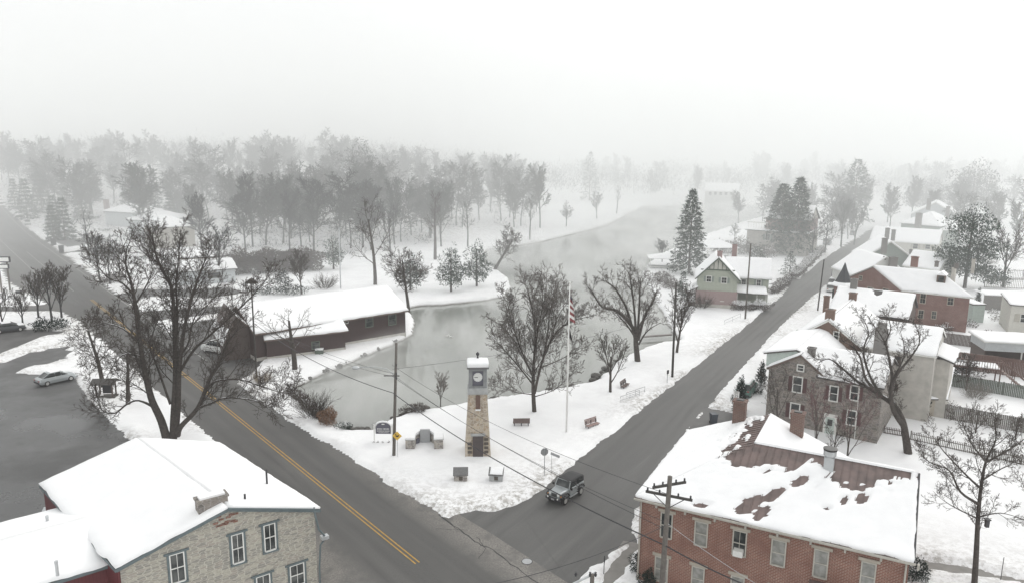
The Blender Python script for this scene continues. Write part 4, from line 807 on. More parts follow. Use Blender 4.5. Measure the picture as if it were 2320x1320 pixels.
# big red brick house with turret
ze = 6.3; C = [G(1925, 690, 4), G(2082, 735, 0), None, None]
a = G(2045, 655, ze); b = G(2200, 672, ze); 
dr = np.array(b)-np.array(a); dr /= np.linalg.norm(dr); dn = np.array((-dr[1], dr[0])); c1 = np.array(G(2198, 671, ze)); c0 = np.array(G(2044, 655, ze)); c3_ = np.array(G(1917, 630, ze))
C = [tuple(c0), tuple(c1), tuple(c1+(c3_-c0)), tuple(c3_)]
RB = dict(frame='tan', fw=.1, cols=2)
# C[3]->C[0] is the gable seen from the street; ridge parallel to the long wall
rb = house('red_brick_house', 'long red brick house with a dormer and a corner turret on the street', C, ze, PY(1980, 603, float((c0+c3_)[1]/2))[2], 'brick_pink', 'x', .5, wins=[(0, 2084, 664, 2098, 687, RB), (0, 2146, 673, 2161, 691, RB), (0, 2080, 701, 2093, 721, RB), (0, 2110, 704, 2122, 722, RB), (3, 1946, 624, 1954, 636, RB), (3, 1927, 647, 1940, 660, RB), (3, 1965, 650, 1979, 662, RB), (3, 2000, 653, 2014, 666, RB)], th=.2, ov=.4)
Lr = math.dist(C[0], C[1]); rzr = rb.rotation_euler.z
m = MB().box((Lr*.55, 1.9, 8.4), (1.3, 1.6, 1.5)); d_ = m.obj('dormer', 'trim_brown', rb); MB().add([(Lr*.55-.8, 1.0, 9.1), (Lr*.55+.8, 1.0, 9.1), (Lr*.55, 1.0, 9.7), (Lr*.55-.8, 3.6, 9.1), (Lr*.55+.8, 3.6, 9.1), (Lr*.55, 3.6, 9.7)], [(0, 1, 2), (3, 5, 4), (0, 2, 5, 3), (1, 4, 5, 2), (0, 3, 4, 1)]).obj('snow', 'snow', d_); MB().box((Lr*.55, 1.08, 8.45), (.8, .06, 1.0)).obj('pane', 'glass', d_)
box_chimney(rb, .8, 5.5, 9.5, 11.2, 1.1, .8, 'brick_pink'); box_chimney(rb, Lr*.42, 5.7, 9.8, 10.7, .6, .5, 'brick_grey'); box_chimney(rb, Lr*.72, 5.7, 9.8, 10.6, .6, .5, 'brick_grey'); box_chimney(rb, Lr-.4, 5.5, 9.3, 11.6, .5, .5, 'stucco')
q = to_local(C[0], rzr, G(1906, 690, 2.8)); q = (q[0], q[1]) ; oc = [(math.cos(math.pi*k/4+.39), math.sin(math.pi*k/4+.39)) for k in range(8)]
tu = MB().rings([[(q[0]+1.5*x, q[1]+1.5*y, zz) for x, y in oc] for zz in (-.4, 6.2)]).obj('turret', 'brick_pink', rb); MB().rings([[(q[0]+r_*x, q[1]+r_*y, zz) for x, y in oc] for r_, zz in ((1.9, 6.2), (1.2, 7.3), (.5, 8.9), (.06, 10.2))]).obj('turret_roof', 'slate', tu)
m = MB()
for x, y in oc: m.box((q[0]+1.42*x*.98, q[1]+1.42*y*.98, 4.7), (.45, .45, 1.6))
m.obj('window', 'glass', tu); sn = MB().rings([[(q[0]+r_*x, q[1]+r_*y, zz) for x, y in oc] for r_, zz in ((1.95, 6.22), (2.0, 6.4), (1.5, 6.9))]).obj('snow', 'snow', tu)
o = MB().box((.6, -1.1, 2.4), (2.6, 1.6, .12)).obj('porch_roof', 'trim_white', rb); MB().box((.6, -1.1, 2.55), (2.6, 1.6, .2)).obj('snow', 'snow', o)
# white and cream houses up the street
WD = dict(frame='trim_white', fw=.06, shutter='trim_beige')
def row(name, label, px0, px1, z, zr, dep, wall, ridge, **k):
    a, b = np.array(G(*px0, z)), np.array(G(*px1, z)); d = b-a; d /= np.linalg.norm(d); n = np.array((-d[1], d[0])); return house(name, label, [tuple(a), tuple(b), tuple(b+n*dep), tuple(a+n*dep)], z, zr, wall, ridge, **k)
row('white_house', 'white clapboard house with a long snowy roof directly behind the red brick house', (2048, 600), (2126, 610), 4.6, 7.4, 9, 'siding_white', 'x', chim=[(2160, 625, 6, 1.5, .6, .6, 'stucco')], trim='trim_white', th=.2)
row('white_gable_house', 'white gabled house whose small attic window faces the brick roofs', (1945, 625), (2060, 625), 4.6, 8.4, 11, 'siding_white', 'y', wins=[(0, 2000, 580, 2008, 590, dict(frame='trim_white', fw=.06))], chim=[(2022, 606, 6.5, 2.0, 1.4, .9, 'brick_grey')], th=.2)
row('grey_house', 'grey gabled house with paired chimneys just behind the white gabled house', (1955, 585), (2075, 590), 5, 9.0, 12, 'siding_olive', 'y', chim=[(2003, 560, 8, 1.9, 1.1, .8, 'brick_grey'), (2062, 578, 6, 1.2, .5, .5, 'brick_grey')], th=.22)
row('cream_rowhouse', 'long cream house with two chimneys beyond the grey gabled house', (1972, 542), (2125, 553), 5.2, 8.2, 10, 'siding_cream', 'x', wins=[(0, 2068, 552, 2080, 564, WD), (0, 2096, 553, 2108, 565, WD)], chim=[(2010, 530, 8, 1.4, 1, .7, 'brick_grey'), (2024, 532, 8, 1.2, .9, .7, 'brick_grey')], th=.25)
row('green_house', 'dark green hipped house with a central chimney up the street', (2042, 505), (2126, 513), 7, 10.5, 12, 'siding_olive', 'hip', chim=[(2080, 508, 7.5, 3.2, 1.6, .9, 'brick_grey')], th=.25, base=(1.0, 'trim_white'))
row('far_gable_house', 'pale gabled house with two chimneys, farthest up the street', (2066, 484), (2168, 489), 8, 12, 13, 'siding_grey', 'y', chim=[(2104, 465, 12, 2, 1.2, 1, 'brick_grey'), (2146, 487, 9, 2.6, 1.1, 1, 'brick_grey')], th=.3)
row('olive_porch_house', 'small dark house beside the green house, half hidden by the pine', (2125, 520), (2175, 520), 6, 8, 9, 'siding_olive', 'x', th=.25)
row('porch_house', 'low snow-roofed porch building between street and red brick house', (1925, 610), (1975, 612), 3.2, 4.6, 7, 'siding_beige', 'x', th=.22, cat='outbuilding')
# mint shed and outbuildings at the right
row('mint_garage', 'pale mint flat-roofed garage at the end of the red brick house', (2206, 690), (2233, 690), 3.4, 3.5, 8, 'siding_mint', 'flat', cat='garage', th=.15, ov=.1)
row('cream_cottage', 'cream sided house cut off by the picture edge above the garden shed', (2292, 690), (2420, 700), 5.0, 5.4, 8, 'siding_cream', 'flat', wins=[(0, 2311, 711, 2340, 731, dict(frame='trim_white', fw=.08, shutter='trim_beige'))], th=.2, ov=.25)
g = G(2218, 838); dd = np.array(G(2330, 845))-np.array(g); dd /= np.linalg.norm(dd); sd = thing('open_shed', 'open-fronted grey shed with a snowy flat roof in the back gardens', 'shed', (g[0], g[1], 0), math.atan2(dd[1], dd[0]))
MB().bx(.3, 12, -.2, 5, 2.9, 4.1).obj('roof_box', 'siding_grey', sd); sr = MB().bx(0, 12.3, -.5, 5.3, 4.1, 4.22).obj('roof', 'trim_white', sd); snow_sheet(sr, (0, -.5, 4.23), (12.3, -.5, 4.23), (12.3, 5.3, 4.23), (0, 5.3, 4.23), th=.2); MB().bx(.4, 12, 4.6, 4.8, 0, 2.9).bx(.4, .6, .0, 4.6, 0, 2.9).obj('wall', 'wood_dark', sd)
MB().bx(4.9, 5.05, 0, .15, 0, 2.9).bx(9, 9.15, 0, .15, 0, 2.9).obj('post', 'trim_white', sd)
# ---- half-timbered house by the pond
z = 0; a = np.array(G(1577, 696)); b = np.array(G(1666, 701)); d = b-a; Wt = np.linalg.norm(d); d /= Wt; n = np.array((-d[1], d[0])); C = [tuple(a), tuple(b), tuple(b+n*9), tuple(a+n*9)]
TW = dict(frame='trim_white', fw=.12, shutter='siding_olive', cols=2); TW2 = dict(TW, shutter='brick_mauve')
tud = house('half_timbered_house', 'half-timbered house with pale green upper storey over mauve brick, by the pond', C, 6.0, 9.6, 'siding_green', 'y', .5, wins=[(0, 1600, 625, 1612, 639, TW), (0, 1634, 628, 1647, 642, TW), (0, 1598, 661, 1608, 680, TW2), (0, 1631, 663, 1642, 682, TW2)], th=.2, ov=.7, trim='trim_green')
MB().prism([(-.12, -.12), (Wt+.12, -.12), (Wt+.12, 9.12), (-.12, 9.12)], -.4, 3.3).obj('lower_wall', 'brick_mauve', tud); MB().prism([(-.2, -.2), (Wt+.2, -.2), (Wt+.2, 9.2), (-.2, 9.2)], -.4, .8).obj('plinth', 'stucco', tud)
MB().add([(.9, -.06, 7.35), (Wt-.9, -.06, 7.35), (Wt/2, -.06, 9.3)], [(0, 1, 2)]).obj('gable_panel', 'siding_cream', tud); m = MB().box((Wt/2, -.1, 7.3), (Wt-1, .1, .2))
for k in range(-3, 4): m.box((Wt/2+k*.75, -.1, 7.3+.9-abs(k)*.28), (.12, .08, 1.7-abs(k)*.5))
m.obj('timber', 'trim_green', tud)
box_chimney(tud, Wt/2+.2, 1.2, 8.6, 10.6, .9, .8, 'brick_mauve'); box_chimney(tud, Wt/2+3.2, 8.5, 8.6, 11.0, .9, .8, 'brick_mauve')
w0 = Wt; m = MB().prism([(w0-.5, 4.5), (w0+6.0, 4.5), (w0+6.0, 10), (w0-.5, 10)], -.4, 5.6); m.add([(w0+6, 4.5, 5.6), (w0+6, 10, 5.6), (w0+6, 7.25, 8.6)], [(0, 1, 2)]); m.obj('wing_wall', 'siding_green', tud)
o = MB().slab([(w0-2, 4.0, 5.3), (w0+6.5, 4.0, 5.3), (w0+6.5, 7.25, 8.75), (w0-2, 7.25, 8.75)], (0, 0, -.12)).slab([(w0-2, 10.4, 5.3), (w0+6.5, 10.4, 5.3), (w0+6.5, 7.25, 8.75), (w0-2, 7.25, 8.75)], (0, 0, -.12)).obj('wing_roof', 'siding_olive', tud); snow_sheet(o, (w0-2, 4.0, 5.33), (w0+6.5, 4.0, 5.33), (w0+6.5, 7.25, 8.78), (w0-2, 7.25, 8.78), th=.2)
for xx in (w0+1.5, w0+4.2): add_window(tud, (0, 4.5), (w0+6, 4.5), xx, 4.4, .7, 1.2, TW)
o = MB().slab([(w0-.1, 1.2, 3.0), (w0+5.6, 1.2, 2.9), (w0+5.6, 4.5, 3.7), (w0-.1, 4.5, 3.9)], (0, 0, -.12)).obj('porch_roof', 'shingle', tud); snow_sheet(o, (w0-.1, 1.2, 3.02), (w0+5.6, 1.2, 2.92), (w0+5.6, 4.5, 3.72), (w0-.1, 4.5, 3.92), th=.2)
for xx in (w0+.3, w0+2.0, w0+3.8, w0+5.4): MB().box((xx, 1.4, 1.4), (.14, .14, 2.9)).obj('porch_post', 'trim_white', tud)
o = MB().slab([(-1.6, -.3, 3.0), (.2, -.3, 4.0), (.2, 5, 4.0), (-1.6, 5, 3.0)], (0, 0, -.12)).obj('side_roof', 'shingle', tud); snow_sheet(o, (-1.6, 5, 3.03), (-1.6, -.3, 3.03), (.2, -.3, 4.03), (.2, 5, 4.03), th=.2)
MB().bx(-1.5, 0, 0, .1, .2, 1.0).bx(-1.6, 0, -.1, 3, .1, .25).obj('side_porch', 'wood_dark', tud)
# ---- the dark red barn by the pond
ze = 4.2; a = np.array(G(583, 768, 3.6)); cR = np.array(G(918, 700, ze))
b0 = np.array(G(612, 803)); b1 = np.array(G(782, 793)); b2 = np.array(G(780, 765)); b3 = np.array(G(922, 755))
u = cR-np.array(G(760, 724, ze)); u /= np.linalg.norm(u); n = np.array((-u[1], u[0])); rr_ = np.array(G(883, 652, 6.6)); dpt = float((rr_-cR)@n)*2
C = [tuple(cR-u*24), tuple(cR), tuple(cR+n*dpt), tuple(cR-u*24+n*dpt)]
BG = dict(frame='trim_white', fw=.08, cols=3); BGd = dict(frame='trim_green', fw=.12)
barn = house('red_barn', 'long dark red barn with a low snowy roof on the pond bank', C, ze, 6.9, 'barn_red', 'x', .5, wins=[(0, 771, 720, 789, 733, BG), (0, 880, 711, 897, 735, BGd), (0, 828, 715, 845, 740, BGd)], th=.22, ov=.5, trim='trim_brown', cat='barn', base=(.5, 'stucco'))
b_ = np.array(G(781, 752, 3.0)); cc1 = b_; u2 = np.array(G(781, 752, 3.0))-np.array(G(620, 771, 3.0)); L2 = np.linalg.norm(u2); u2 /= L2; n2 = np.array((-u2[1], u2[0])); k1 = np.array(G(783, 793)); k0 = k1-u2*11.2
C = [tuple(k0), tuple(k1), tuple(k1+n2*9.5), tuple(k0+n2*9.5)]
ext = house('barn_extension', 'front wing of the dark red barn with a patchy snow roof, beside the stunted tree', C, 3.2, 5.6, 'barn_red', 'x', .6, wins=[(0, 706, 772, 724, 790, dict(frame='trim_green', fw=.1))], th=.18, ov=.5, trim='trim_brown', cat='barn', base=(.5, 'stucco'))
C3 = [tuple(k0-u2*5.2+n2*2.5), tuple(k0+n2*2.5), tuple(k0+n2*12), tuple(k0-u2*5.2+n2*12)]
house('barn_lean_to', 'dark open lean-to with a steep roof at the road end of the barn', C3, 2.8, 6.2, 'wood_dark', 'y', .35, th=.14, ov=.5, trim='trim_brown', cat='barn', roofmat='wood_dark', holes=[None, lambda U, V, x, y: .45-V+fbm(x, y)*.8])
# ---- left house cluster
LWd = dict(frame='trim_brown', fw=.06)
def hcl(name, label, px0, px1, z, zr, dep, wall, zb=0, **k):
    a, b = np.array(G(*px0, z)), np.array(G(*px1, z)); d = b-a; d /= np.linalg.norm(d); n = np.array((-d[1], d[0])); return house(name, label, [tuple(a), tuple(b), tuple(b+n*dep), tuple(a+n*dep)], z, zr, wall, 'hip', **k)
hcl('split_level_house', 'tall beige end block of the split-level house on the left, nearest its garage', (348, 516), (440, 511), 6.2, 8.6, 13, 'siding_beige', th=.3, ov=.6, wins=[(0, 400, 548, 414, 562, LWd)])
hcl('split_level_middle', 'middle block of the split-level house, stepped back behind the beige end block', (290, 497), (360, 500), 6.2, 8.4, 13, 'siding_grey', th=.3, ov=.6)
hcl('split_level_far', 'farthest block of the split-level house with a brick chimney', (238, 478), (300, 482), 6.0, 8.4, 12, 'siding_grey', th=.3, ov=.6, chim=[(242, 472, 6, 3, 1.6, 1.2, 'brick_mauve')])
row('garage_house', 'long low grey garage with two snow roofs below the split-level house', (400, 616), (532, 608), 3.2, 3.9, 9, 'siding_grey', 'flat', wins=[(0, 470, 617, 500, 630, LWd)], th=.3, ov=.5, cat='garage')
row('upper_garage', 'narrow snow-roofed carport above the long low garage', (405, 585), (488, 581), 4.4, 4.9, 8, 'siding_beige', 'flat', th=.3, ov=.5, cat='garage')
# garden shed with round roof on the hillside
g = G(450, 490); t = thing('domed_shed', 'small dark shed with a rounded snowy roof at the wood edge', 'shed', (g[0], g[1]*1.0, float(hill(*g))), 0)
arc = [(2.6*math.cos(a), 2.2+1.6*math.sin(a)) for a in np.linspace(0, math.pi, 9)]
pr = [(-2.6, -.5)]+[(x, zz) for x, zz in arc[::-1]]+[(2.6, -.5)]; MB().rings([[(x, y, zz) for x, zz in pr] for y in (0, 4)]).obj('wall', 'barn_red', t); MB().rings([[(x*1.05, y, 2.2+(zz-2.2)*1.08) for x, zz in arc] for y in (.2, 4.2)], closed=True).obj('snow', 'snow', t)
# ---- big house behind the twin spruces
a = np.array(G(1688, 575)); t = row('hillside_house', 'tall stone and brick house half hidden behind the twin spruces', (1693, 520), (1830, 530), 6.5, 7.0, 11, 'stucco', 'flat', wins=[(0, 1734, 530, 1745, 545, TW)], th=.25, ov=.5)
C = t['_C']; rzz = t.rotation_euler.z; Lh = math.dist(C[0], C[1]); MB().prism([(Lh*.28, 1.5), (Lh+.0, 1.5), (Lh+.0, 10), (Lh*.28, 10)], 6.8, 10.2).obj('upper_wall', 'brick_mauve', t)
rf = MB(); A_ = [(Lh*.25, 1.0, 10.0), (Lh+.5, 1.0, 10.0), (Lh+.2, 5.7, 13.6), (Lh*.28, 5.7, 13.6)]; B_ = [(Lh+.5, 10.5, 10.0), (Lh*.25, 10.5, 10.0), (Lh*.28, 5.7, 13.6), (Lh+.2, 5.7, 13.6)]; rf.slab(A_, (0, 0, -.2)); rf.slab(B_, (0, 0, -.2)); ro = rf.obj('upper_roof', 'shingle', t); snow_sheet(ro, *up(A_, .03), th=.3, step=.8); snow_sheet(ro, *up(B_, .03), th=.3, step=.8)
MB().add([(Lh+.0, 1.5, 10.1), (Lh, 10, 10.1), (Lh, 5.7, 13.4)], [(0, 1, 2)]).obj('gable', 'siding_cream', t)
m = MB()
for k in range(8): m.box((.3+k*.75, -.1, 7.9), (.08, .08, 1.5))
m.box((2.8, -.1, 8.7), (5.8, .3, .25)); m.obj('balcony_rail', 'trim_white', t)
# ---- lodge on the far shore
row('far_lodge', 'pale two-storey lodge fading into fog on the far shore', (1598, 432), (1672, 434), 7.3, 10.6, 14, 'siding_white', 'x', wins=[(0, 1606+k*12, 434, 1612+k*12, 442, dict(frame='trim_brown', fw=.1)) for k in range(5)], th=.4, ov=.8, cat='lodge')
# gazebo and boathouse shelter beside the pond
def pavilion(label, px, py, W, D, h, hr, rz):
    g = G(px, py); t = thing('pavilion', label, 'pavilion', (g[0], g[1], 0), rz)
    for sx in (-1, 1):
        for sy in (-1, 1): MB().box((sx*W*.45, sy*D*.45, h/2), (.18, .18, h)).obj('post', 'trim_white', t)
    q = [(-W/2, -D/2, h), (W/2, -D/2, h), (W/2, D/2, h), (-W/2, D/2, h)]; ap = (0, 0, hr); MB().add(q+[ap], [(0, 1, 4), (1, 2, 4), (2, 3, 4), (3, 0, 4), (3, 2, 1, 0)]).obj('roof', 'shingle', t)
    s = [(x*1.0, y*1.0, z+.12) for x, y, z in q]; MB().add(s+[(0, 0, hr+.25)]+[(x*.99, y*.99, z+.01) for x, y, z in q], [(0, 1, 4), (1, 2, 4), (2, 3, 4), (3, 0, 4), (0, 5, 6, 1), (1, 6, 7, 2), (2, 7, 8, 3), (3, 8, 5, 0)]).obj('snow', 'snow', t)
    MB().bx(-W*.45, W*.45, -D*.45, D*.45, 0, .25).obj('floor', 'cut_stone', t); return t
pavilion('open white pavilion with a pointed snow roof behind the half-timbered house', 1626, 585, 9, 7, 3.2, 5.0, .1)
t = pavilion('low white boathouse shelter with railings at the pond edge left of the tall spruce', 1508, 607, 9, 6, 2.6, 3.6, -.1)
m = MB(); m.tube([(-7, -4, 1.1), (-5, -6, 1.1), (5, -6, 1.1)], .07, 5)
for k in range(11): m.box((-5+k, -6, .5), (.07, .07, 1.1))
m.obj('railing', 'trim_white', t); MB().bx(-5, 5, -6, -3, -1.2, .05).obj('terrace', 'rock', t)
# ------------------------------------------------------------------ trees that stand alone
def HT(px, py, top):
    g = G(px, py); return g[0], g[1], PY(px, top, g[1])[2]
limb_tree('bare_tree', 'huge many-stemmed bare tree with snow-lined sweeping limbs between lot and main road', 385, 1003, [
    ([(381, 1006), (366, 953), (345, 907), (333, 862), (324, 817), (315, 756), (306, 689), (297, 640), (285, 600), (288, 560)], .55, .07, (0, -2.5)),
    ([(392, 1006), (394, 938), (398, 862), (397, 802), (394, 710), (388, 650), (366, 610), (350, 565), (345, 535)], .5, .06, (0, 2.5)),
    ([(398, 985), (404, 923), (407, 832), (418, 741), (433, 680), (446, 640), (462, 597), (478, 560)], .36, .05, (0, 1)),
    ([(397, 800), (402, 720), (399, 650), (404, 590), (409, 530)], .2, .05, (1, 3)),
    ([(402, 985), (410, 965), (448, 923), (473, 862), (497, 820), (515, 777), (540, 745)], .4, .06, (0, -1.5)),
    ([(448, 923), (475, 914), (512, 900), (576, 906), (610, 921), (640, 905)], .16, .03, (-.6, -3)),
    ([(470, 878), (491, 862), (545, 859), (600, 877), (650, 890), (670, 880)], .15, .03, (-.9, -2)),
    ([(405, 845), (439, 792), (482, 753), (533, 707), (576, 665), (612, 622)], .2, .035, (.3, 2)),
    ([(350, 922), (315, 906), (288, 914), (260, 935), (230, 927), (217, 886), (200, 858)], .17, .03, (0, -2.5)),
    ([(320, 806), (285, 801), (264, 817), (240, 856)], .11, .03, (-1, -3)),
    ([(312, 775), (279, 744), (236, 732), (205, 742)], .13, .03, (-1.5, -1)),
    ([(301, 665), (275, 640), (250, 632), (228, 612), (215, 590)], .13, .03, (-2, -4)),
    ([(386, 915), (357, 832), (340, 786), (348, 750), (362, 715)], .16, .03, (0, 3)),
    ([(395, 820), (425, 780), (440, 720), (470, 690), (500, 660)], .14, .03, (1, 4)),
    ([(300, 700), (330, 650), (345, 610), (335, 570)], .12, .03, (-1, 1))], bk='bark_snow', seed=5, over=dict(sub=3.5, rmin=.014, n=[9, 6, 5, 4]), extra=3.8)
limb_tree('bare_tree', 'broad round-crowned bare tree on the lawn beside the clock tower', 1210, 936, [
    ([(1211, 938), (1208, 880), (1209, 830), (1213, 760), (1206, 700), (1192, 648)], .42, .04, (0, .6)),
    ([(1211, 890), (1225, 830), (1243, 780), (1270, 742), (1300, 725), (1342, 715)], .26, .03, (0, -2)),
    ([(1209, 872), (1180, 835), (1150, 800), (1125, 772)], .17, .03, (0, -2.5)), ([(1212, 862), (1180, 790), (1160, 730), (1148, 680)], .2, .03, (0, 1.5)),
    ([(1228, 822), (1240, 760), (1247, 700), (1264, 648)], .18, .03, (0, 1.5)), ([(1209, 893), (1172, 888), (1128, 876)], .1, .02, (0, 2)), ([(1213, 897), (1255, 882), (1294, 848)], .1, .02, (0, -1.5)),
    ([(1225, 832), (1272, 812), (1320, 785)], .13, .02, (0, 3)), ([(1212, 800), (1220, 740), (1230, 690), (1225, 640)], .15, .03, (.3, -3)), ([(1211, 850), (1185, 810), (1165, 770), (1135, 735)], .13, .03, (0, 4)), ([(1250, 770), (1262, 720), (1290, 680)], .12, .03, (-1, -3))],
    bk='bark', tw='twig_mid', rs=.66, seed=8, over=dict(sub=3.2, rmin=.0145, n=[9, 6, 5, 4]), extra=4.8)
limb_tree('bare_tree', 'hard-pruned bare tree with a thick trunk and stubby limbs on the pond bank', 1443, 820, [
    ([(1445, 822), (1441, 780), (1436, 745), (1400, 705), (1365, 695), (1342, 662), (1330, 648)], .62, .05, (0, 1)), ([(1440, 770), (1421, 702), (1400, 662), (1380, 642), (1364, 634)], .3, .05, (0, 2)),
    ([(1442, 770), (1437, 700), (1431, 650), (1425, 616)], .3, .08, (0, -1)), ([(1444, 770), (1448, 700), (1450, 655), (1451, 630)], .28, .1, (0, 2)), ([(1446, 770), (1462, 712), (1480, 682), (1488, 658)], .3, .08, (0, -1)), ([(1447, 780), (1460, 757), (1476, 742), (1497, 730)], .2, .05, (0, 1)),
    ([(1442, 765), (1450, 735), (1463, 715), (1466, 700)], .22, .1, (0, -2)), ([(1440, 765), (1420, 735), (1402, 715), (1385, 690)], .2, .06, (0, -2))], bk='bark', tw='twig_mid', rs=.72, seed=12, over=dict(sub=2.8, rmin=.015, n=[8, 6, 4, 4]), extra=2.8)
limb_tree('bare_tree', 'thick leaning bare tree arching over the stone house yard', 2057, 1030, [
    ([(2058, 1034), (2052, 990), (2044, 950), (2023, 915), (1993, 894), (1971, 879), (1944, 864), (1908, 833), (1878, 812), (1852, 822)], .52, .04, (0, 3)),
    ([(1995, 896), (1962, 858), (1950, 812), (1932, 785), (1900, 768)], .22, .03, (1, -1)), ([(1998, 896), (1971, 851), (1956, 794), (1968, 751), (1950, 712)], .2, .03, (1, 4)),
    ([(2048, 965), (2025, 930), (2018, 888), (2021, 851), (2012, 800), (2002, 770), (1978, 733)], .36, .04, (0, 1)), ([(2020, 870), (2038, 839), (2065, 806), (2084, 770), (2071, 728)], .2, .03, (.5, -2)), ([(2021, 860), (2035, 836), (2050, 797), (2040, 750)], .15, .03, (.5, 2)),
    ([(1971, 879), (1935, 868), (1900, 852), (1872, 846)], .12, .03, (2, 0)), ([(2003, 780), (2018, 745), (2010, 715)], .1, .03, (1, 0))], bk='bark_snow', seed=14, over=dict(sub=2.3, rmin=.012, n=[9, 6, 5, 3]), extra=3)
limb_tree('bare_tree', 'slender dark bare tree in the snowy yard right of the brick house', 2207, 1330, [
    ([(2206, 1345), (2212, 1250), (2216, 1170), (2223, 1100), (2234, 1043), (2256, 995), (2253, 945)], .27, .03, (0, .5)), ([(2216, 1140), (2176, 1113), (2151, 1065), (2106, 1046), (2080, 1018)], .13, .02, (0, -1)), ([(2224, 1107), (2192, 1078), (2138, 1021), (2112, 985)], .12, .02, (0, 1.2)),
    ([(2234, 1045), (2202, 1005), (2180, 955)], .1, .02, (0, -1)), ([(2236, 1045), (2297, 1011), (2330, 985)], .1, .02, (0, 1)), ([(2211, 1172), (2157, 1145), (2125, 1123)], .07, .015, (0, 1)), ([(2217, 1170), (2266, 1161), (2316, 1174)], .07, .015, (0, -1)), ([(2228, 1085), (2270, 1060), (2300, 1050)], .08, .015, (0, 1.5))],
    seed=17, over=dict(sub=1.8, rmin=.009, n=[9, 6, 5, 4]), extra=4.5)
def bt(label, px, py, top, r, spec, seed, **k):
    x, y, H = HT(px, py, top); k['over'] = dict(dict(rmin=.00016*y+.001), **k.get('over', {})); return bare_tree('bare_tree', label, x, y, H, r, spec, seed, **k)
bt('small fan-shaped bare tree in front of the pruned tree', 1383, 892, 745, .2, 'vase', 21)
bt('upright bare tree between the street pole and the pond outlet', 1533, 800, 640, .22, 'vase', 22)
bt('low spreading bare tree at the back edge of the parking lot', 235, 880, 690, .3, 'round', 23, lean=(-.15, 0), over=dict(n=[11, 7, 5, 4]))
bt('short bare tree beside the wooden notice kiosk', 290, 918, 760, .28, 'round', 24)
bt('stunted snow-dusted tree with a thick trunk in front of the barn wing', 668, 838, 690, .4, 'round', 25, over=dict(n=[6, 5, 4, 3], len=[.8, .5, .5, .4]), bk='bark_snow')
bt('pale feathery sapling on the pond edge left of the clock tower', 998, 918, 838, .07, 'vase', 26, tw='twig_pale', bk='bark_grey', over=dict(rmin=.012))
bt('crooked bare tree standing alone on the snow behind the barn roof', 850, 647, 440, .42, 'round', 27, over=dict(n=[10, 5, 4, 3]))
bt('bare tree on the pond bank at the right end of the barn', 926, 705, 545, .32, 'round', 28)
bt('bare tree leaning out over the water from the snowy point', 1118, 612, 505, .4, 'round', 29, lean=(.65, .1), over=dict(up=[.02, .2, .05, .03, .02]))
bt('tall straight bare tree behind the snowy point', 986, 590, 430, .45, 'tall', 30)
bt('slim bare tree between the dark juniper and the vase-shaped shrub', 684, 668, 560, .2, 'vase', 31)
bt('bare tree beside the white fence line at the right edge', 2272, 652, 490, .3, 'vase', 32)
bt('small crooked bare tree by the garden deck stairs', 2188, 888, 800, .12, 'round', 33, bk='bark')
bt('bare thicket tree behind the green shed fence', 2150, 700, 655, .1, 'vase', 36)
for i, (px, py, top, lab) in enumerate([(1849, 1013, 858, 'bare multi-stemmed young tree touching the stone house gable'), (1887, 1040, 930, 'short bare sapling left of the snowy back yard'), (1917, 1050, 860, 'bare multi-stemmed young tree before the stone house door'), (1760, 975, 830, 'thin bare climber tree against the left of the stone house'), (2300, 1000, 925, 'low bare bush behind the picket fence at the right edge'), (2210, 985, 905, 'spreading bare bush behind the picket fence'), (2330, 1150, 1000, 'bare tree cut by the right picture edge beyond the fence')]):
    bt(lab, px, py, top, .1, 'vase', 40+i, over=dict(rmin=.01, t0=[.12, .2, .15, .1], n=[7, 6, 5, 4]), tw='twig_red' if i in (0, 2) else 'twig')
for i, (px, py, top, lab) in enumerate([(88, 722, 600, 'thin bare tree left in the roadside clump by the hedge box'), (118, 730, 585, 'bare tree second in the roadside clump by the hedge box'), (140, 722, 600, 'bare tree at the road end of the clump by the hedge box'), (8, 745, 645, 'small bare tree at the left edge below the sign tower'), (52, 735, 650, 'bent bare sapling between side street and clump'),
        (205, 598, 470, 'dark broad-trunked tree at the driveway of the split-level house'), (228, 640, 520, 'leaning bare tree nearest the main road below the driveway'), (250, 645, 530, 'bare tree in the row below the driveway, second from the road'), (272, 640, 540, 'bare tree in the row below the driveway, next to the garage lawn'), (498, 640, 500, 'bare tree behind the right end of the low garage'),
        (770, 570, 420, 'dark bare tree left of the lone white pole'), (1060, 560, 450, 'bare tree behind the two pines on the point'), (1000, 560, 430, 'bare tree behind the small hedge by the pond meadow'), (885, 585, 450, 'bare tree between lone crooked tree and small hedge'), (1200, 545, 440, 'small bare tree left of the far meadow path'), (1283, 515, 455, 'dense low bare tree on the far meadow'), (1352, 497, 430, 'bare tree in the middle of the far meadow'), (1397, 485, 420, 'last bare tree of the far meadow near the shore tip'), (345, 585, 470, 'bare tree in front of the split-level house wall')]):
    x, y, H = HT(px, py, top); bare_tree('bare_tree', lab, x, y, H, .012*H+.08, ('round', 'vase', 'tall')[i % 3] if i > 4 else 'vase', 60+i, over=dict(rmin=.02) if i < 9 else dict(rmin=.035, n=[9, 6, 5, 3]), bk='bark_far', tw='twig_far' if i > 4 else 'twig')
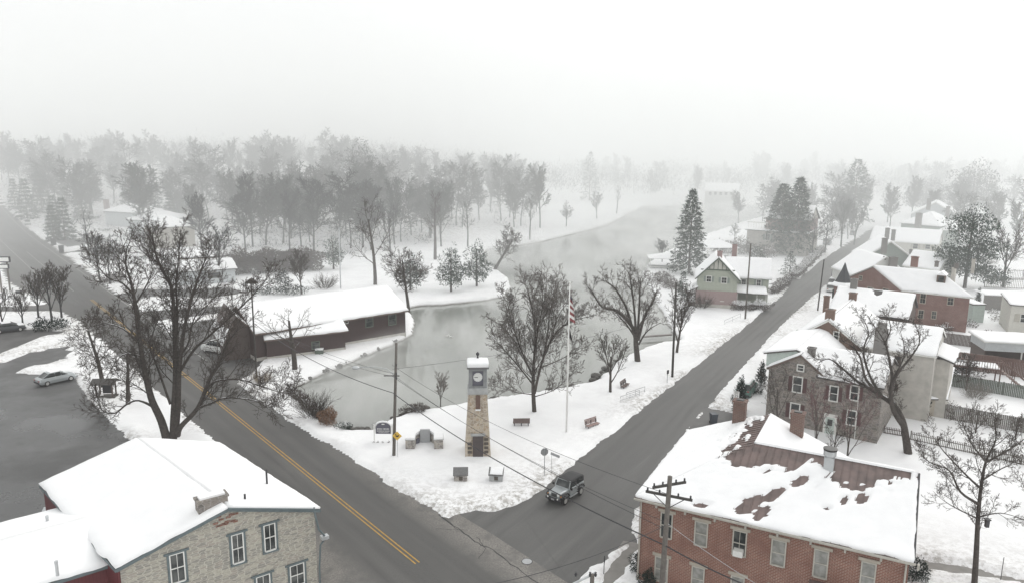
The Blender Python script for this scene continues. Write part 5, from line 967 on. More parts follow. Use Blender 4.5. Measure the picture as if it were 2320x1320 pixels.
for i, (px, py, top, lab) in enumerate([(1500, 595, 540, 'thin twin bare tree on the bank left of the tall spruce'), (1665, 545, 505, 'bare tree beside the balcony of the hillside house'), (1905, 560, 440, 'bare street tree where the street bends'), (1868, 575, 470, 'grey street tree nearest the parked cars up the street'), (1935, 555, 455, 'bare street tree beyond the bend'), (2010, 505, 420, 'bare tree left of the far gabled house'), (2075, 470, 400, 'bare tree directly behind the far gabled house'), (1840, 585, 480, 'bare tree at the corner of the hillside house')]):
    x, y, H = HT(px, py, top); bare_tree('bare_tree', lab, x, y, H, .012*H+.08, ('vase', 'round')[i % 2], 90+i, over=dict(rmin=.03, n=[9, 6, 5, 3]), bk='bark_far', tw='twig_far')
# evergreens
def ev(label, px, py, top, wpx, **k):
    x, y, H = HT(px, py, top); return conifer('conifer', label, x, y, H, wpx/2*math.hypot(x, y)/1700, **k)
ev('tall dense spruce beside the half-timbered house at the pond', 1560, 622, 430, 96, seed=1, mat='needles', size=1.3, n=480, shape=.75, skirt=.08, snow=.02)
ev('left of the twin dark spruces before the hillside house', 1764, 575, 418, 82, seed=2, mat='needles', size=1.7, n=460, shape=.6, skirt=.12)
ev('right and taller of the twin dark spruces before the hillside house', 1800, 580, 404, 82, seed=3, mat='needles', size=1.7, n=460, shape=.6, skirt=.12)
ev('young spruce below the twin spruces at the garden wall', 1788, 625, 570, 46, seed=4, size=.8, n=110, snow=.06)
ev('snow-dusted shrub-like spruce behind the half-timbered house', 1712, 612, 560, 60, seed=5, size=.8, n=110, shape=.5, snow=.12)
ev('slim layered spruce beyond the hillside house', 1742, 490, 398, 46, seed=6, size=1.6, n=130, tiers=12, mat='needles_far')
ev('tall layered white pine beyond the bend of the street', 1930, 520, 362, 78, seed=7, size=2.2, n=190, tiers=0, shape=.55, bare=.15, mat='needles_far')
ev('shaggy dark evergreen sapling behind the bare street tree by the pond', 1545, 680, 615, 40, seed=8, size=.8, n=90)
ev('tall spiky pine at the left on the wooded slope', 1335, 455, 345, 50, seed=9, size=2.4, n=120, mat='needles_far', shape=.6)
x, y, H = HT(2185, 655, 470); clump('pine_tree', 'large dark irregular pine right of the white house', x, y, [(0, 0, H*.75, 5, 5, H*.26), (-4, -1, H*.45, 4.5, 4, 2.2), (4, 0, H*.5, 4.2, 4, 2.6), (-2.5, 1, H*.25, 4, 4, 1.8), (3, -1, H*.22, 4.8, 4, 1.8), (7, 0, H*.12, 3, 2.5, 1.2), (0, -1, H*.38, 4.5, 4, 3)], seed=3, dens=17, mat='needles', size=1.5, snow=.01, trunk=[([(0, 0, -.3), (0, 0, H*.9)], (.4, .12))], cat='tree')
for lab, px, py, top, w_, sd, mt, sn in (('rounded pine on the snowy point, left of two', 1022, 662, 553, 70, 5, 'needles', .02), ('rounded pine on the snowy point, right of two', 1080, 650, 545, 72, 6, 'needles', .02), ('dark evergreen against the big trunk beside the lone white pole', 756, 612, 530, 50, 7, 'needles', 0), ('scrawny pine in front of the small pond-meadow hedge', 930, 660, 575, 66, 8, 'needles_far', .05)):
    x, y, H = HT(px, py, top); rr = w_/2*y/1700; clump('pine_tree', lab, x, y, [(0, 0, H*.62, rr*.7, rr*.7, H*.36), (-rr*.45, 0, H*.38, rr*.6, rr*.6, H*.17), (rr*.5, .3, H*.42, rr*.6, rr*.6, H*.2), (.3, -.5, H*.25, rr*.8, rr*.7, H*.12)], seed=sd, dens=15, mat=mt, size=1.2, snow=sn, trunk=[([(0, 0, -.3), (0, 0, H*.8)], (.25, .08))], cat='tree')
x, y, H = HT(638, 668, 622); clump('juniper_bush', 'wide layered dark juniper behind the barn roof', x, y, [(-3, 0, .9, 4, 2, .7), (2, 0, 1.2, 4, 2, .9), (0, .5, 2.6, 2.6, 1.6, 1.2), (0, 0, 4, 1.4, 1.2, 1.1)], seed=9, dens=20, mat='needles_dark', size=1.0, snow=.08)
for lab, px, py, top, w_, sd, mt in (('slim dark arborvitae behind the speed limit sign', 1675, 936, 848, 36, 1, 'needles_dark'), ('slim dark arborvitae at the street corner of the stone house', 1724, 876, 815, 24, 2, 'needles_dark'), ('broad conical arborvitae by the grey board fence', 2076, 942, 845, 54, 3, 'needles_dark'), ('small cone evergreen against the mint garage', 2214, 695, 648, 12, 4, 'needles'), ('dark cone evergreen behind the split-level house', 408, 500, 452, 42, 5, 'needles_far')):
    x, y, H = HT(px, py, top); rr = w_/2*y/1700
    clump('arborvitae', lab, x, y, [(0, 0, H*.3, rr, rr, H*.32), (0, 0, H*.55, rr*.72, rr*.72, H*.27), (0, 0, H*.78, rr*.36, rr*.36, H*.22)], seed=sd, dens=48, mat=mt, size=.6 if sd != 5 else 1.4, snow=.03, up=1.2, cat='tree', trunk=[([(0, 0, -.2), (0, 0, H*.5)], (.12, .04))])
# shrubs and hedges
def bush(label, px, py, blobs, **k): x, y = G(px, py); return clump('shrub', label, x, y, blobs, **k)
bush('rust-brown round shrub at the pond corner by the road', 745, 962, [(0, 0, .95, 1.0, 1.0, 1.0)], mat='bush_rust', seed=1, size=.5, dens=60)
bush('low dark evergreen shrub right of the rust-brown one', 778, 972, [(0, 0, .4, .9, .6, .45), (.5, 0, .35, .5, .5, .35)], mat='needles_dark', seed=2, size=.45, snow=.25)
bush('dark grey twiggy shrub on the pond edge left of the pale sapling', 945, 934, [(0, 0, .55, 1.3, .7, .6), (-1.2, -.3, .3, .9, .5, .35)], mat='bush_brown', seed=3, size=.45, dens=50)
bush('tiny dark shrub behind the park sign', 858, 968, [(0, 0, .3, .6, .4, .35)], mat='needles_dark', seed=4, size=.35)
bush('snow-topped dark hedge mound in front of the half-timbered porch', 1698, 703, [(-1.5, 0, .9, 2.2, 1.3, 1.0), (2, .3, .9, 2.4, 1.3, 1.0)], mat='bush_brown', seed=5, size=.7, snow=.5, dens=40)
bush('snowy green shrub between the two slim arborvitae', 1712, 893, [(0, 0, .5, .9, .8, .6), (.5, .6, .6, .7, .6, .5)], mat='needles_dark', seed=6, size=.45, snow=.3)
bush('dark evergreen shrub at the left front corner of the brick house', 1446, 1300, [(0, 0, .9, .6, .6, 1.0)], mat='needles_dark', seed=7, size=.4, snow=.05, dens=50)
bush('very dark small conifer against the brick house front', 1466, 1340, [(0, 0, .8, .6, .5, .9)], mat='needles_dark', seed=8, size=.35, dens=60)
bush('dark snow-flecked shrub at the right corner of the brick house', 2075, 1318, [(0, 0, .8, .9, .8, 1.0)], mat='needles_dark', seed=9, size=.45, snow=.05, dens=50)
bush('grey-green fir sapling beside the garden deck', 2170, 860, [(0, 0, 1.6, 1.6, 1.2, 1.7)], mat='needles_dark', seed=10, size=.7, dens=22)
bush('dark evergreen shrub against the red brick house wall', 2168, 735, [(0, 0, 1.7, 1.6, 1.2, 1.8)], mat='needles_dark', seed=11, size=.8, dens=25)
bush('low winter-brown shrub on the road bank below the driveway', 262, 640, [(0, 0, 1.0, 2.8, 2, 1.2)], mat='bush_brown', seed=12, size=1, dens=25)
bush('tangled brown brush on the bank beneath the tall spruce', 1498, 640, [(0, 0, 1, 3, 4, 1.4), (1, -7, .8, 2.5, 4, 1.2), (3, -14, .8, 2.5, 4, 1.2), (5, -22, .9, 2.8, 4, 1.5)], mat='bush_brown', seed=13, size=1.0, dens=22, snow=.1)
bush('brown brush below the balcony of the hillside house', 1672, 575, [(0, 0, 2, 5, 4, 2.6), (5, -6, 1.4, 4, 3, 2), (-5, 2, 1.5, 3, 3, 2)], mat='bush_brown', seed=14, size=1.3, dens=20, snow=.08)
bush('thick grey shrub at the left end of the clipped hedge by the trees', 495, 605, [(0, 0, 2, 4, 3, 2.2)], mat='bush_brown', seed=15, size=1.3, dens=18)
def hedge(label, pts, w, h, seed, mat='bush_brown', snow=.15, size=.9, dens=30):
    x, y = G(*pts[0]); bl = []
    for a, b in zip(pts[:-1], pts[1:]):
        A_, B_ = np.array(G(*a)), np.array(G(*b)); n = max(1, int(np.linalg.norm(B_-A_)/(w*.8)))
        for i in range(n): q = A_+(B_-A_)*(i+.5)/n-np.array((x, y)); bl.append((q[0], q[1], h*.5, w*.6, w*.6, h*.55))
    return clump('hedge', label, x, y, bl, seed=seed, mat=mat, snow=snow, size=size, dens=dens, part='foliage', cat='hedge')
hedge('long thick brown hedge behind the low garage', [(520, 622), (720, 612)], 6, 5.2, 1, size=1.4, snow=.0, dens=60)
hedge('short clipped snow-topped hedge in the pond meadow', [(905, 622), (968, 624)], 2.5, 2.4, 2, snow=.3)
hedge('low brown hedge along the street by the half-timbered house', [(1752, 668), (1784, 640)], 2.2, 1.6, 3)
hedge('snowy hedge along the street below the twin spruces', [(1798, 632), (1842, 590), (1862, 568)], 2.2, 1.6, 4, snow=.3)
hedge('dark square hedge box by the side street at the left', [(75, 748), (150, 745)], 2.6, 1.8, 5, mat='needles_dark', snow=.0)
hedge('low shrub bed covered in snow beside the far driveway', [(115, 535), (170, 530)], 3, 1.6, 6, snow=.5)
hedge('brown brush along the pond edge beside the main road', [(655, 885), (700, 925), (728, 948)], 1.2, 1.0, 7, size=.6, snow=.15)
x, y = G(735, 655); stem_bush('shrub', 'rounded vase-shaped bare shrub behind the barn ridge', x, y, 3.4, 5.5, 40, 3, 'twig', r=.05)
x, y = G(595, 868); stem_bush('shrub', 'tan bare shrub at the roadside by the barn corner', x, y, 1.8, 2.4, 34, 4, 'twig_tan', r=.02)
x, y = G(708, 948); stem_bush('shrub', 'tall wiry bare shrub overhanging the pond by the road', x, y, 3.2, 3.8, 40, 5, 'twig', r=.03)
x, y = G(2205, 905); stem_bush('shrub', 'pale wispy bare shrub before the grey board fence', x, y, 2.4, 3.0, 40, 6, 'twig_pale', r=.02)
x, y = G(1588, 700); stem_bush('shrub', 'feathery bare shrub at the left foot of the half-timbered house', x, y, 3.2, 4, 34, 7, 'twig', r=.03)
# ------------------------------------------------------------------ the woods: prototypes first, then copies
protos = []
for i in range(9):
    o = bare_tree('woodland_tree', 'grey bare tree, one of the many in the foggy wood behind the pond', 0, 0, 18+1.8*(i % 3), .2, 'forest', 200+i, over=(None, dict(ang=[26, 32, 40], len=[.46, .5, .5], t0=[.35, .2, .1], n=[17, 10, 7]), dict(ang=[55, 50, 45], len=[.44, .55, .6], n=[16, 10, 7], wob=[.12, .22, .25, .25]))[i % 3], group='bare trees of the foggy woods', bk='bark_far', tw='twig_far', z=0); protos.append(o)
TREE = {}
for c in bpy.data.objects:
    if c.parent and c.parent in protos: TREE.setdefault(c.parent.name, []).append(c)
rg = random.Random(99); spots = []
def clear(x, y):
    return min(sdf(pond_poly, np.array([x]), np.array([y]))[0]-5, sdf(main_poly, np.array([x]), np.array([y]))[0]-4) > 0
HX = [(-118, 205, 20), (-100, 215, 20), (-90, 225, 18), (-140, 235, 18), (-95, 175, 16), (-65, 176, 14), (100, 392, 22)]
while len(spots) < 222:
    y = 200+205*rg.random()**1.25; x = rg.uniform(-300, 15)*min(1, y/320)
    if x > -20 and y < 265: continue
    if y < 216 and not -100 < x < -38: continue
    if x < -150 and y < 262 and rg.random() < .6: continue
    if not clear(x, y) or any(math.hypot(x-a, y-b) < 3.6 for a, b, _ in spots) or any(math.hypot(x-a, y-b) < c for a, b, c in HX): continue
    spots.append((x, y, rg.uniform(.8, 1.2)))
n1 = len(spots)
while len(spots) < 272:
    y = 300+330*rg.random(); x = rg.uniform(.10, .70)*y+rg.uniform(-40, 20)
    if not clear(x, y) or (y < 415 and x < 150) or any(math.hypot(x-a, y-b) < 7 for a, b, _ in spots): continue
    spots.append((x, y, rg.uniform(.75, 1.15)))
for x, y, s in [(x, y, s) for x, y, s in [(142, 240, .8), (160, 250, .9), (150, 222, .8), (175, 235, .9), (128, 285, .9), (165, 280, .95), (185, 270, 1), (118, 270, .8), (140, 300, .9), (112, 262, .8), (122, 275, .85), (135, 268, .9), (110, 245, .7), (147, 262, .9), (155, 292, 1), (132, 305, 1), (120, 300, .9), (170, 262, .8), (190, 250, .8), (200, 280, .9), (88, 292, .7), (100, 300, .8), (112, 320, .9), (180, 300, 1)]]: spots.append((x, y, s))
for i, (x, y, s) in enumerate(spots):
    src = protos[i % 9]
    if i < 9: o = src
    else:
        o = src.copy(); COL.objects.link(o)
        for ch in TREE[src.name]: c = ch.copy(); COL.objects.link(c); c.parent = o
    o.location = (x, y, float(hill(x, y))-.2); o.rotation_euler = (0, 0, rg.uniform(0, 6.28)); o.scale = (s*rg.uniform(1.0, 1.45),)*2+(s,)
# conifers inside the wood
cp = conifer('woodland_conifer', 'dark conifer scattered through the foggy wood on the left', 0, 0, 15, 3.6, 31, n=230, mat='needles_far', size=2.1, tiers=11, group='conifers of the foggy woods', z=0)
TC = [c for c in bpy.data.objects if c.parent == cp]
for i, (px, Yd) in enumerate([(35, 290), (60, 270), (95, 285), (120, 250), (150, 300), (185, 270), (215, 310), (290, 320), (350, 290), (385, 260), (430, 330), (690, 300), (735, 330), (1010, 330), (115, 225), (140, 228), (1480, 480), (2010, 470)]):
    x = (px-1160)/1700*Yd; o = cp if i == 0 else cp.copy()
    if i:
        COL.objects.link(o)
        for ch in TC: c = ch.copy(); COL.objects.link(c); c.parent = o
    s = rg.uniform(.7, 1.25); o.location = (x, Yd, float(hill(x, Yd))-.2); o.scale = (s, s, s*rg.uniform(.9, 1.1)); o.rotation_euler.z = rg.uniform(0, 6)
# the two great dense crowns that rise over the wood
for lab, px, py, Yd, W_, H_, sd in (('enormous dense round-crowned tree towering over the foggy wood', 815, 318, 285, 13, 30, 1), ('second broad dense crown left of the towering one', 715, 375, 262, 10, 22, 2), ('broad dense grey crown above the wood, far left', 560, 375, 290, 13, 20, 3), ('rounded grey crown high above the right-hand houses', 2195, 365, 300, 14, 24, 4), ('broad grey crown left of the rounded one, right-hand side', 2090, 400, 330, 13, 18, 5)):
    x = (px-1160)/1700*Yd; zb = float(hill(x, Yd)); zt = PY(px, py, Yd)[2]; H = zt-zb
    clump('great_tree', lab, x, Yd, [(0, 0, H*.68, W_*.62, W_*.62, H*.32), (-W_*.4, 0, H*.48, W_*.5, W_*.5, H*.25), (W_*.42, 2, H*.5, W_*.5, W_*.5, H*.25), (0, -2, H*.4, W_*.6, W_*.5, H*.2)], seed=sd, dens=9, mat='twig_far', size=2.6, trunk=[([(0, 0, -.3), (0, 0, H*.7)], (.6, .2))], cat='tree')
# far wood that reads as one mass behind everything
rs = np.random.RandomState(5); A_ = []
for i in range(760):
    y = rs.uniform(408, 600); x = rs.uniform(-1.0, 1.0)*y*.78; h = float(hill(x, y)); H = rs.uniform(11, 18); k = 80; q = rs.normal(size=(k, 3))*np.array([3.6, 3.6, H*.2]); q += np.array([x, y, h+H*.6]); A_.append(q)
A_ = np.concatenate(A_); D_ = rs.normal(size=A_.shape)+np.array([0, 0, 1.2]); D_ /= np.linalg.norm(D_, axis=1, keepdims=True); V_, F_ = blades(A_, D_, rs.uniform(1.5, 4, len(A_)), rs.uniform(.12, .35, len(A_)), rs)
o = mesh_np('distant_woods', V_, F_, 'twig_far', smooth=False); tag(o, 'distant wood fading into the fog', 'woods', kind='stuff')

# tangled undergrowth on the floor of the wood
A_ = []
for i in range(620):
    y = 200+190*rs.rand()**1.2; x = rs.uniform(-300, 12)*min(1, y/320)
    if (x > -25 and y < 262) or (y < 216 and not -95 < x < -40) or any(math.hypot(x-a, y-b) < c*.8 for a, b, c in HX) or not clear(x, y): continue
    k = 26; h = rs.uniform(.5, 2.6); q = rs.normal(size=(k, 3))*np.array([1.6, 1.2, h*.4])+np.array([x, y, float(hill(x, y))+h*.7]); A_.append(q)
A_ = np.concatenate(A_); D_ = rs.normal(size=A_.shape)+np.array([0, 0, .9]); D_ /= np.linalg.norm(D_, axis=1, keepdims=True); V_, F_ = blades(A_, D_, rs.uniform(.8, 2.4, len(A_)), rs.uniform(.05, .2, len(A_)), rs)
tag(mesh_np('undergrowth', V_, F_, 'twig_far', smooth=False), 'tangled undergrowth on the snowy woodland floor', 'undergrowth', kind='stuff')

for i, (px, py) in enumerate([(108, 500), (128, 508), (148, 498), (162, 512), (118, 522), (142, 528), (176, 505), (196, 520), (215, 508), (240, 528), (262, 515), (210, 590), (300, 600), (318, 590)]):
    x, y = G(px, py); r_ = rg.uniform(1.2, 2.0); clump('snowy_shrub', 'low shrub under a cap of snow in the roadside garden on the left', x, y, [(0, 0, r_*.45, r_*1.3, r_, r_*.6)], seed=70+i, dens=14, mat='needles_dark', size=.9, snow=.45, group='snowy shrubs of the roadside garden', part='foliage')

for i, (px, py) in enumerate([(2248, 712), (2262, 728), (2285, 742), (2196, 742), (2140, 752), (2235, 762), (2175, 715), (2305, 770), (2260, 560), (2290, 590), (2245, 600), (2310, 545), (2150, 930), (2210, 1010), (2290, 1040)]):
    x, y = G(px, py); r_ = rg.uniform(.7, 1.3)*(1.6 if y > 140 else 1); clump('yard_shrub', 'small snow-flecked shrub scattered in the back yards on the right', x, y, [(0, 0, r_*.5, r_*1.1, r_, r_*.7)], seed=170+i, dens=16, mat='bush_brown', size=.7, snow=.25, group='shrubs of the back yards', part='foliage')
# ------------------------------------------------------------------ park furniture
def Zat(px, py, Y): return PY(px, py, Y)[2]
# clock tower
g = G(1081, 1036); Yt = g[1]+1.2; t = thing('clock_tower', 'tapering stone clock tower with a snow-capped roof in the park', 'clock tower', (g[0], g[1]+1.2, 0), math.radians(4))
zb, zc, ze = Zat(1083, 893, Yt-1), Zat(1083, 878, Yt-.8), Zat(1084, 832, Yt-.8)
MB().box((0, 0, zb/2-.1), (2.55, 2.5, zb+.2), taper=.70).obj('shaft', 'tower_stone', t)
MB().box((0, 0, (zb+zc)/2), (2.0, 1.95, zc-zb), taper=.95).obj('belt', 'cut_stone', t)
ck = MB(); hw = .86; zt = ze-.05; zm = (zc+zt)/2; H_ = zt-zc
for sx in (-1, 1):
    for sy in (-1, 1): ck.box((sx*(hw-.17), sy*(hw-.17), zm), (.34, .34, H_))
ck.box((0, 0, zt-.14), (2*hw-.02, 2*hw-.02, .28)).box((0, 0, zc+.1), (2*hw-.02, 2*hw-.02, .2)).box((0, 0, zm), (1.3, 1.3, H_-.1)); bx_ = ck.obj('clock_house', 'clock_stone', t)
for s in (-1, 1):
    MB().box((0, s*.70, zm+.0), (1.04, .06, H_-.48)).obj('clock_panel', 'sign_slate', bx_)
    f = MB().lathe((0, s*.735, zm+.08), [(.44, 0), (.44, .03)], 28, ((1, 0, 0), (0, 0, 1), (0, s, 0))).obj('clock_face', 'lamp_glass', t)
    m = MB()
    for k in range(12): a = k*math.pi/6; m.box((.37*math.sin(a), s*.772, zm+.08+.37*math.cos(a)), (.035, .01, .035))
    m.obj('hour_mark', 'black', f)
    m = MB(); m.box((-s*-.13*s*s, s*.785, zm+.065), (.27, .012, .05)).box((-.17, s*.795, zm+.085), (.36, .012, .028)); m.obj('clock_hand', 'black', f)
rf = MB().box((0, 0, ze+.0), (2.1, 2.1, .16)).box((0, 0, ze+.3), (1.95, 1.95, .45), taper=.3).obj('roof', 'slate_cap', t)
MB().rings([[(x*r, y*r, zz) for x, y in ((-1, -1), (0, -1.02), (1, -1), (1.02, 0), (1, 1), (0, 1.02), (-1, 1), (-1.02, 0))] for r, zz in ((1.0, ze+.09), (1.02, ze+.4), (.93, ze+.5), (.45, ze+.66), (.1, ze+.74))]).obj('snow', 'snow', rf, smooth=False)
MB().lathe((0, 0, ze+.7), [(.14, 0), (.07, .15), (.08, .25), (.17, .36), (.17, .5), (.05, .62), (.01, .66)], 10).obj('finial', 'metal_dark', t, smooth=True)
zd = Zat(1081, 987, Yt-1.2); MB().box((0, -1.24, zd/2), (1.0, .14, zd)).obj('door', 'door_dark', t)
MB().box((0, -1.2, zd+.14), (1.4, .16, .24)).obj('door_lintel', 'cut_stone', t)
z1, z2 = Zat(1083, 923, Yt-1), Zat(1083, 893, Yt-1); MB().box((0, -1.0, (z1+z2)/2-.1), (.42, .14, z2-z1)).obj('slit_window', 'rust', t); MB().box((0, -1.08, z1-.18), (.5, .16, .12)).obj('sill', 'snow', t)
for sx in (-1, 1):
    for k in range(3 if sx < 0 else 4): zz = .62+k*.42; m = MB().box((sx*.80, -1.27+zz*.045, zz), (.40, .05, .26)).obj('plaque', 'plaque', t)
# curved memorial wall
g = G(962, 1020); t = thing('memorial_wall', 'horseshoe-shaped stone memorial wall topped with snow', 'memorial', (g[0], g[1], 0), .05)
path = [(-1.42, -.1), (-1.38, 1.2), (-.75, 2.2), (.65, 2.2), (1.3, 1.3), (1.4, -.1)]
def wallring(pts, th, z0, z1):
    m = MB(); P = [Vector(p) for p in pts]; o, i = [], []
    for k, p in enumerate(P):
        d = (P[min(k+1, len(P)-1)]-P[max(k-1, 0)]).normalized(); n = Vector((-d.y, d.x)); o.append(p+n*th/2); i.append(p-n*th/2)
    for k in range(len(P)-1): q = [o[k], o[k+1], i[k+1], i[k]]; m.add([(p.x, p.y, z0) for p in q]+[(p.x, p.y, z1) for p in q], [(3, 2, 1, 0), (4, 5, 6, 7), (0, 1, 5, 4), (1, 2, 6, 5), (2, 3, 7, 6), (3, 0, 4, 7)])
    return m
wallring(path, .9, -.2, 1.15).obj('wall', 'grey_stone', t); wallring(path, 1.02, 1.15, 1.23).obj('coping', 'cut_stone', t); wallring(path, .92, 1.23, 1.42).obj('snow', 'snow', t)
MB().box((-.05, 1.66, .8), (1.0, .25, 1.6)).obj('monument_slab', 'metal_grey', t); MB().box((-.82, 1.25, .5), (.5, .1, .6), ((.78, .62, 0), (-.62, .78, 0), (0, 0, 1))).obj('plaque', 'sign_slate', t)
for px, lab, sn in ((1043, 'left of the two small stone plinths in front of the clock tower, bare-topped', 0), (1124, 'right of the two small stone plinths before the clock tower, snow-topped', 1)):
    g = G(px, 1094); t = thing('stone_plinth', lab, 'plinth', (g[0], g[1]+.4, 0), .06-.12*sn)
    MB().add([(-.6, -.42, -.2), (.6, -.42, -.2), (.6, .42, -.2), (-.6, .42, -.2), (-.6, -.42, .82), (.6, -.42, .82), (.6, .42, 1.12), (-.6, .42, 1.12)], [(0, 3, 2, 1), (4, 5, 6, 7), (0, 1, 5, 4), (1, 2, 6, 5), (2, 3, 7, 6), (3, 0, 4, 7)]).obj('base', 'grey_stone' if not sn else 'cut_stone', t)
    c = MB().slab([(-.68, -.5, .84), (.68, -.5, .84), (.68, .5, 1.18), (-.68, .5, 1.18)], (0, 0, -.08)).obj('cap_stone', 'slate_cap', t); MB().box((.02, -.43, .5), (.34, .04, .34)).obj('plaque', 'plaque', t)
    if sn: snow_sheet(c, (-.6, -.45, .86), (.6, -.45, .86), (.6, .45, 1.17), (-.6, .45, 1.17), th=.08, step=.15)
# park sign: arched slate-coloured board between two white posts
g = G(869, 1002); t = thing('park_sign', 'arched dark park sign hung between white posts by the pond corner', 'sign', (g[0], g[1], 0), .0)
zA, zB = Zat(869, 981, g[1]), Zat(869, 956, g[1]); w2 = .74; zs = zA+(zB-zA)*.62
arch = [(-w2, zA), (w2, zA), (w2, zs)]+[(w2*math.cos(a)*.95, zs+(zB-zs)*math.sin(a)) for a in np.linspace(.25, math.pi-.25, 9)]+[(-w2, zs)]
MB().rings([[(x, y, z) for x, z in arch] for y in (-.04, .04)]).obj('board', 'sign_slate', t)
b2 = [(x*1.1, zA-.05+(z-zA)*1.12) for x, z in arch]; MB().rings([[(x, y, z) for x, z in b2] for y in (.042, .07)]).obj('frame', 'trim_white', t)
sn = [(w2*1.1*math.cos(a), zs+(zB-zs)*1.1*math.sin(a)) for a in np.linspace(.1, math.pi-.1, 9)]; MB().rings([[(x, y, z) for x, z in sn+[(x*1.04, z+.12) for x, z in sn[::-1]]] for y in (-.08, .1)]).obj('snow', 'snow', t)
m = MB(); rg = random.Random(2)      # the lettering, too small to be read: two rows of pale strokes
for zz, segs, hh in ((zA+.52, ((-.6, -.08), (.04, .6)), .13), (zA+.30, ((-.64, .12), (.2, .62)), .09), (zA+.14, ((-.5, .5),), .05)):
    for a, b in segs:
        x = a
        while x < b: w3 = rg.uniform(.03, .07); m.box((x+w3/2, -.047, zz), (w3, .01, hh*rg.uniform(.6, 1))); x += w3+.025
m.obj('lettering', 'white_paint', t); MB().box((0, -.048, zB-.16), (.3, .012, .1)).obj('emblem', 'white_paint', t)
for sx in (-.92, .92): MB().box((sx, 0, .75), (.12, .12, 2.0)).lathe((sx, 0, 1.75), [(.09, 0), (.05, .12), (.09, .2), (.01, .34)], 8).obj('post', 'white_paint', t)
for i, px in enumerate((847, 856, 867, 881)):
    x, y = G(px, 1007); clump('grass_tuft', 'small dark dormant tuft poking from the snow under the park sign', x, y, [(0, 0, .18, .12, .1, .24)], seed=i, dens=60, mat='bush_brown', size=.22, group='tufts under the park sign', part='foliage', up=1.5, cat='plant')
# yellow diamond sign with a water bird
g = G(901, 1040); t = thing('warning_sign', 'yellow diamond warning sign with a black bird beside the wooden pole', 'road sign', (g[0], g[1], 0), -.05)
zz = Zat(901, 986, g[1]); MB().box((0, .02, zz/2), (.05, .04, zz+.6)).obj('post', 'galv', t)
c_ = MB().box((0, -.03, zz), (.66, .66, .02), ((.707, 0, .707), (.707, 0, -.707), (0, 1, 0))).obj('face', 'sign_yellow', t)
bird = [(-.16, .17), (-.10, .19), (-.07, .12), (-.07, .02), (0, .03), (.10, .07), (.20, .10), (.17, .0), (.10, -.08), (.0, -.11), (-.08, -.09), (-.13, -.02), (-.12, .08), (-.19, .12)]
MB().rings([[(x, y, zz+z) for x, z in bird] for y in (-.052, -.045)]).obj('bird_symbol', 'black', c_)
MB().lathe((.24, -.045, zz-.02), [(.03, 0)]*1+[(.03, .01)], 8, ((1, 0, 0), (0, 0, 1), (0, 1, 0)))
# poles
def pole(name, label, px, py, top, r=.15, mat='wood_pole', cap=None, topx=None, H=None):
    g = G(px, py); t = thing(name, label, 'pole', (g[0], g[1], 0)); p = PY(topx or px, top, g[1]); H = H or p[2]; lx = (p[0]-g[0]) if topx else 0
    MB().tube([(0, 0, -.3), (lx*.5, 0, H*.5), (lx, 0, H)], [r, r*.85, r*.7], 10).obj('shaft', mat, t, smooth=True); return t, g, H, lx
t, g2, H2, lx = pole('utility_pole', 'wooden utility pole with a long street-lamp arm by the yellow sign', 892, 1036, 776, .17, topx=898)
q0 = PY(895, 848, g2[1]); q1 = PY(808, 832, g2[1]+.6); L0 = (q0[0]-g2[0], 0, q0[2]); L1 = (q1[0]-g2[0], .6, q1[2])
MB().tube([L0, (L0[0]-.8, .1, L0[2]+.55), ((L0[0]+L1[0])/2, .3, L1[2]+.2), L1], .045, 6).obj('lamp_arm', 'galv', t, smooth=True)
lh = MB().lathe((L1[0]-.1, L1[1], L1[2]-.02), [(.08, -.35), (.17, -.2), (.2, .1), (.1, .4)], 10, ((0, 1, 0), (0, 0, 1), (1, 0, 0))).obj('lamp_head', 'galv', t, smooth=True)
m = MB()
for zz in (8.0, 8.45, 9.3): m.lathe((L0[0]+.15, -.12, zz), [(.05, 0), (.07, .06), (.05, .14), (.07, .2), (.02, .24)], 8)
m.obj('insulator', 'metal_dark', t); MB().box((L0[0]-.3, -.15, 8.35), (1.5, .08, .08)).obj('side_arm', 'wood_dark_pole', t)
t1, g1, H1, _ = pole('utility_pole', 'slim dark pole with a small peaked cap in front of the barn lean-to', 582, 862, 640, .12, 'wood_dark_pole'); MB().add([(-.8, -.4, H1-.1), (.8, -.4, H1-.1), (.8, .4, H1-.1), (-.8, .4, H1-.1), (0, -.4, H1+.55), (0, .4, H1+.55)], [(0, 1, 4), (3, 5, 2), (0, 4, 5, 3), (1, 2, 5, 4), (0, 3, 2, 1)]).obj('cap', 'wood_dark_pole', t1)
pole('utility_pole', 'lone pale metal pole rising behind the barn ridge', 772, 656, 516, .13, 'galv', topx=768)
pole('utility_pole', 'brown pole at the road edge beside the upright bare tree', 1523, 856, 640, .16, 'wood_dark_pole', topx=1532)
pole('utility_pole', 'pale pole before the half-timbered house porch', 1688, 726, 552, .15, 'wood_pole', topx=1701)
pole('utility_pole', 'leaning dark pole beside the street near the white van', 1852, 706, 588, .14, 'wood_dark_pole', topx=1867)
g3 = PY(1518, 1078, 38.7); t3 = thing('utility_pole', 'near wooden utility pole with two crossarms in front of the brick house', 'pole', (g3[0]-.25, g3[1], 0)); H3 = g3[2]
MB().tube([(0, 0, -.3), (.12, 0, H3*.5), (.25, 0, H3)], [.19, .16, .13], 12).obj('shaft', 'wood_pole', t3, smooth=True)
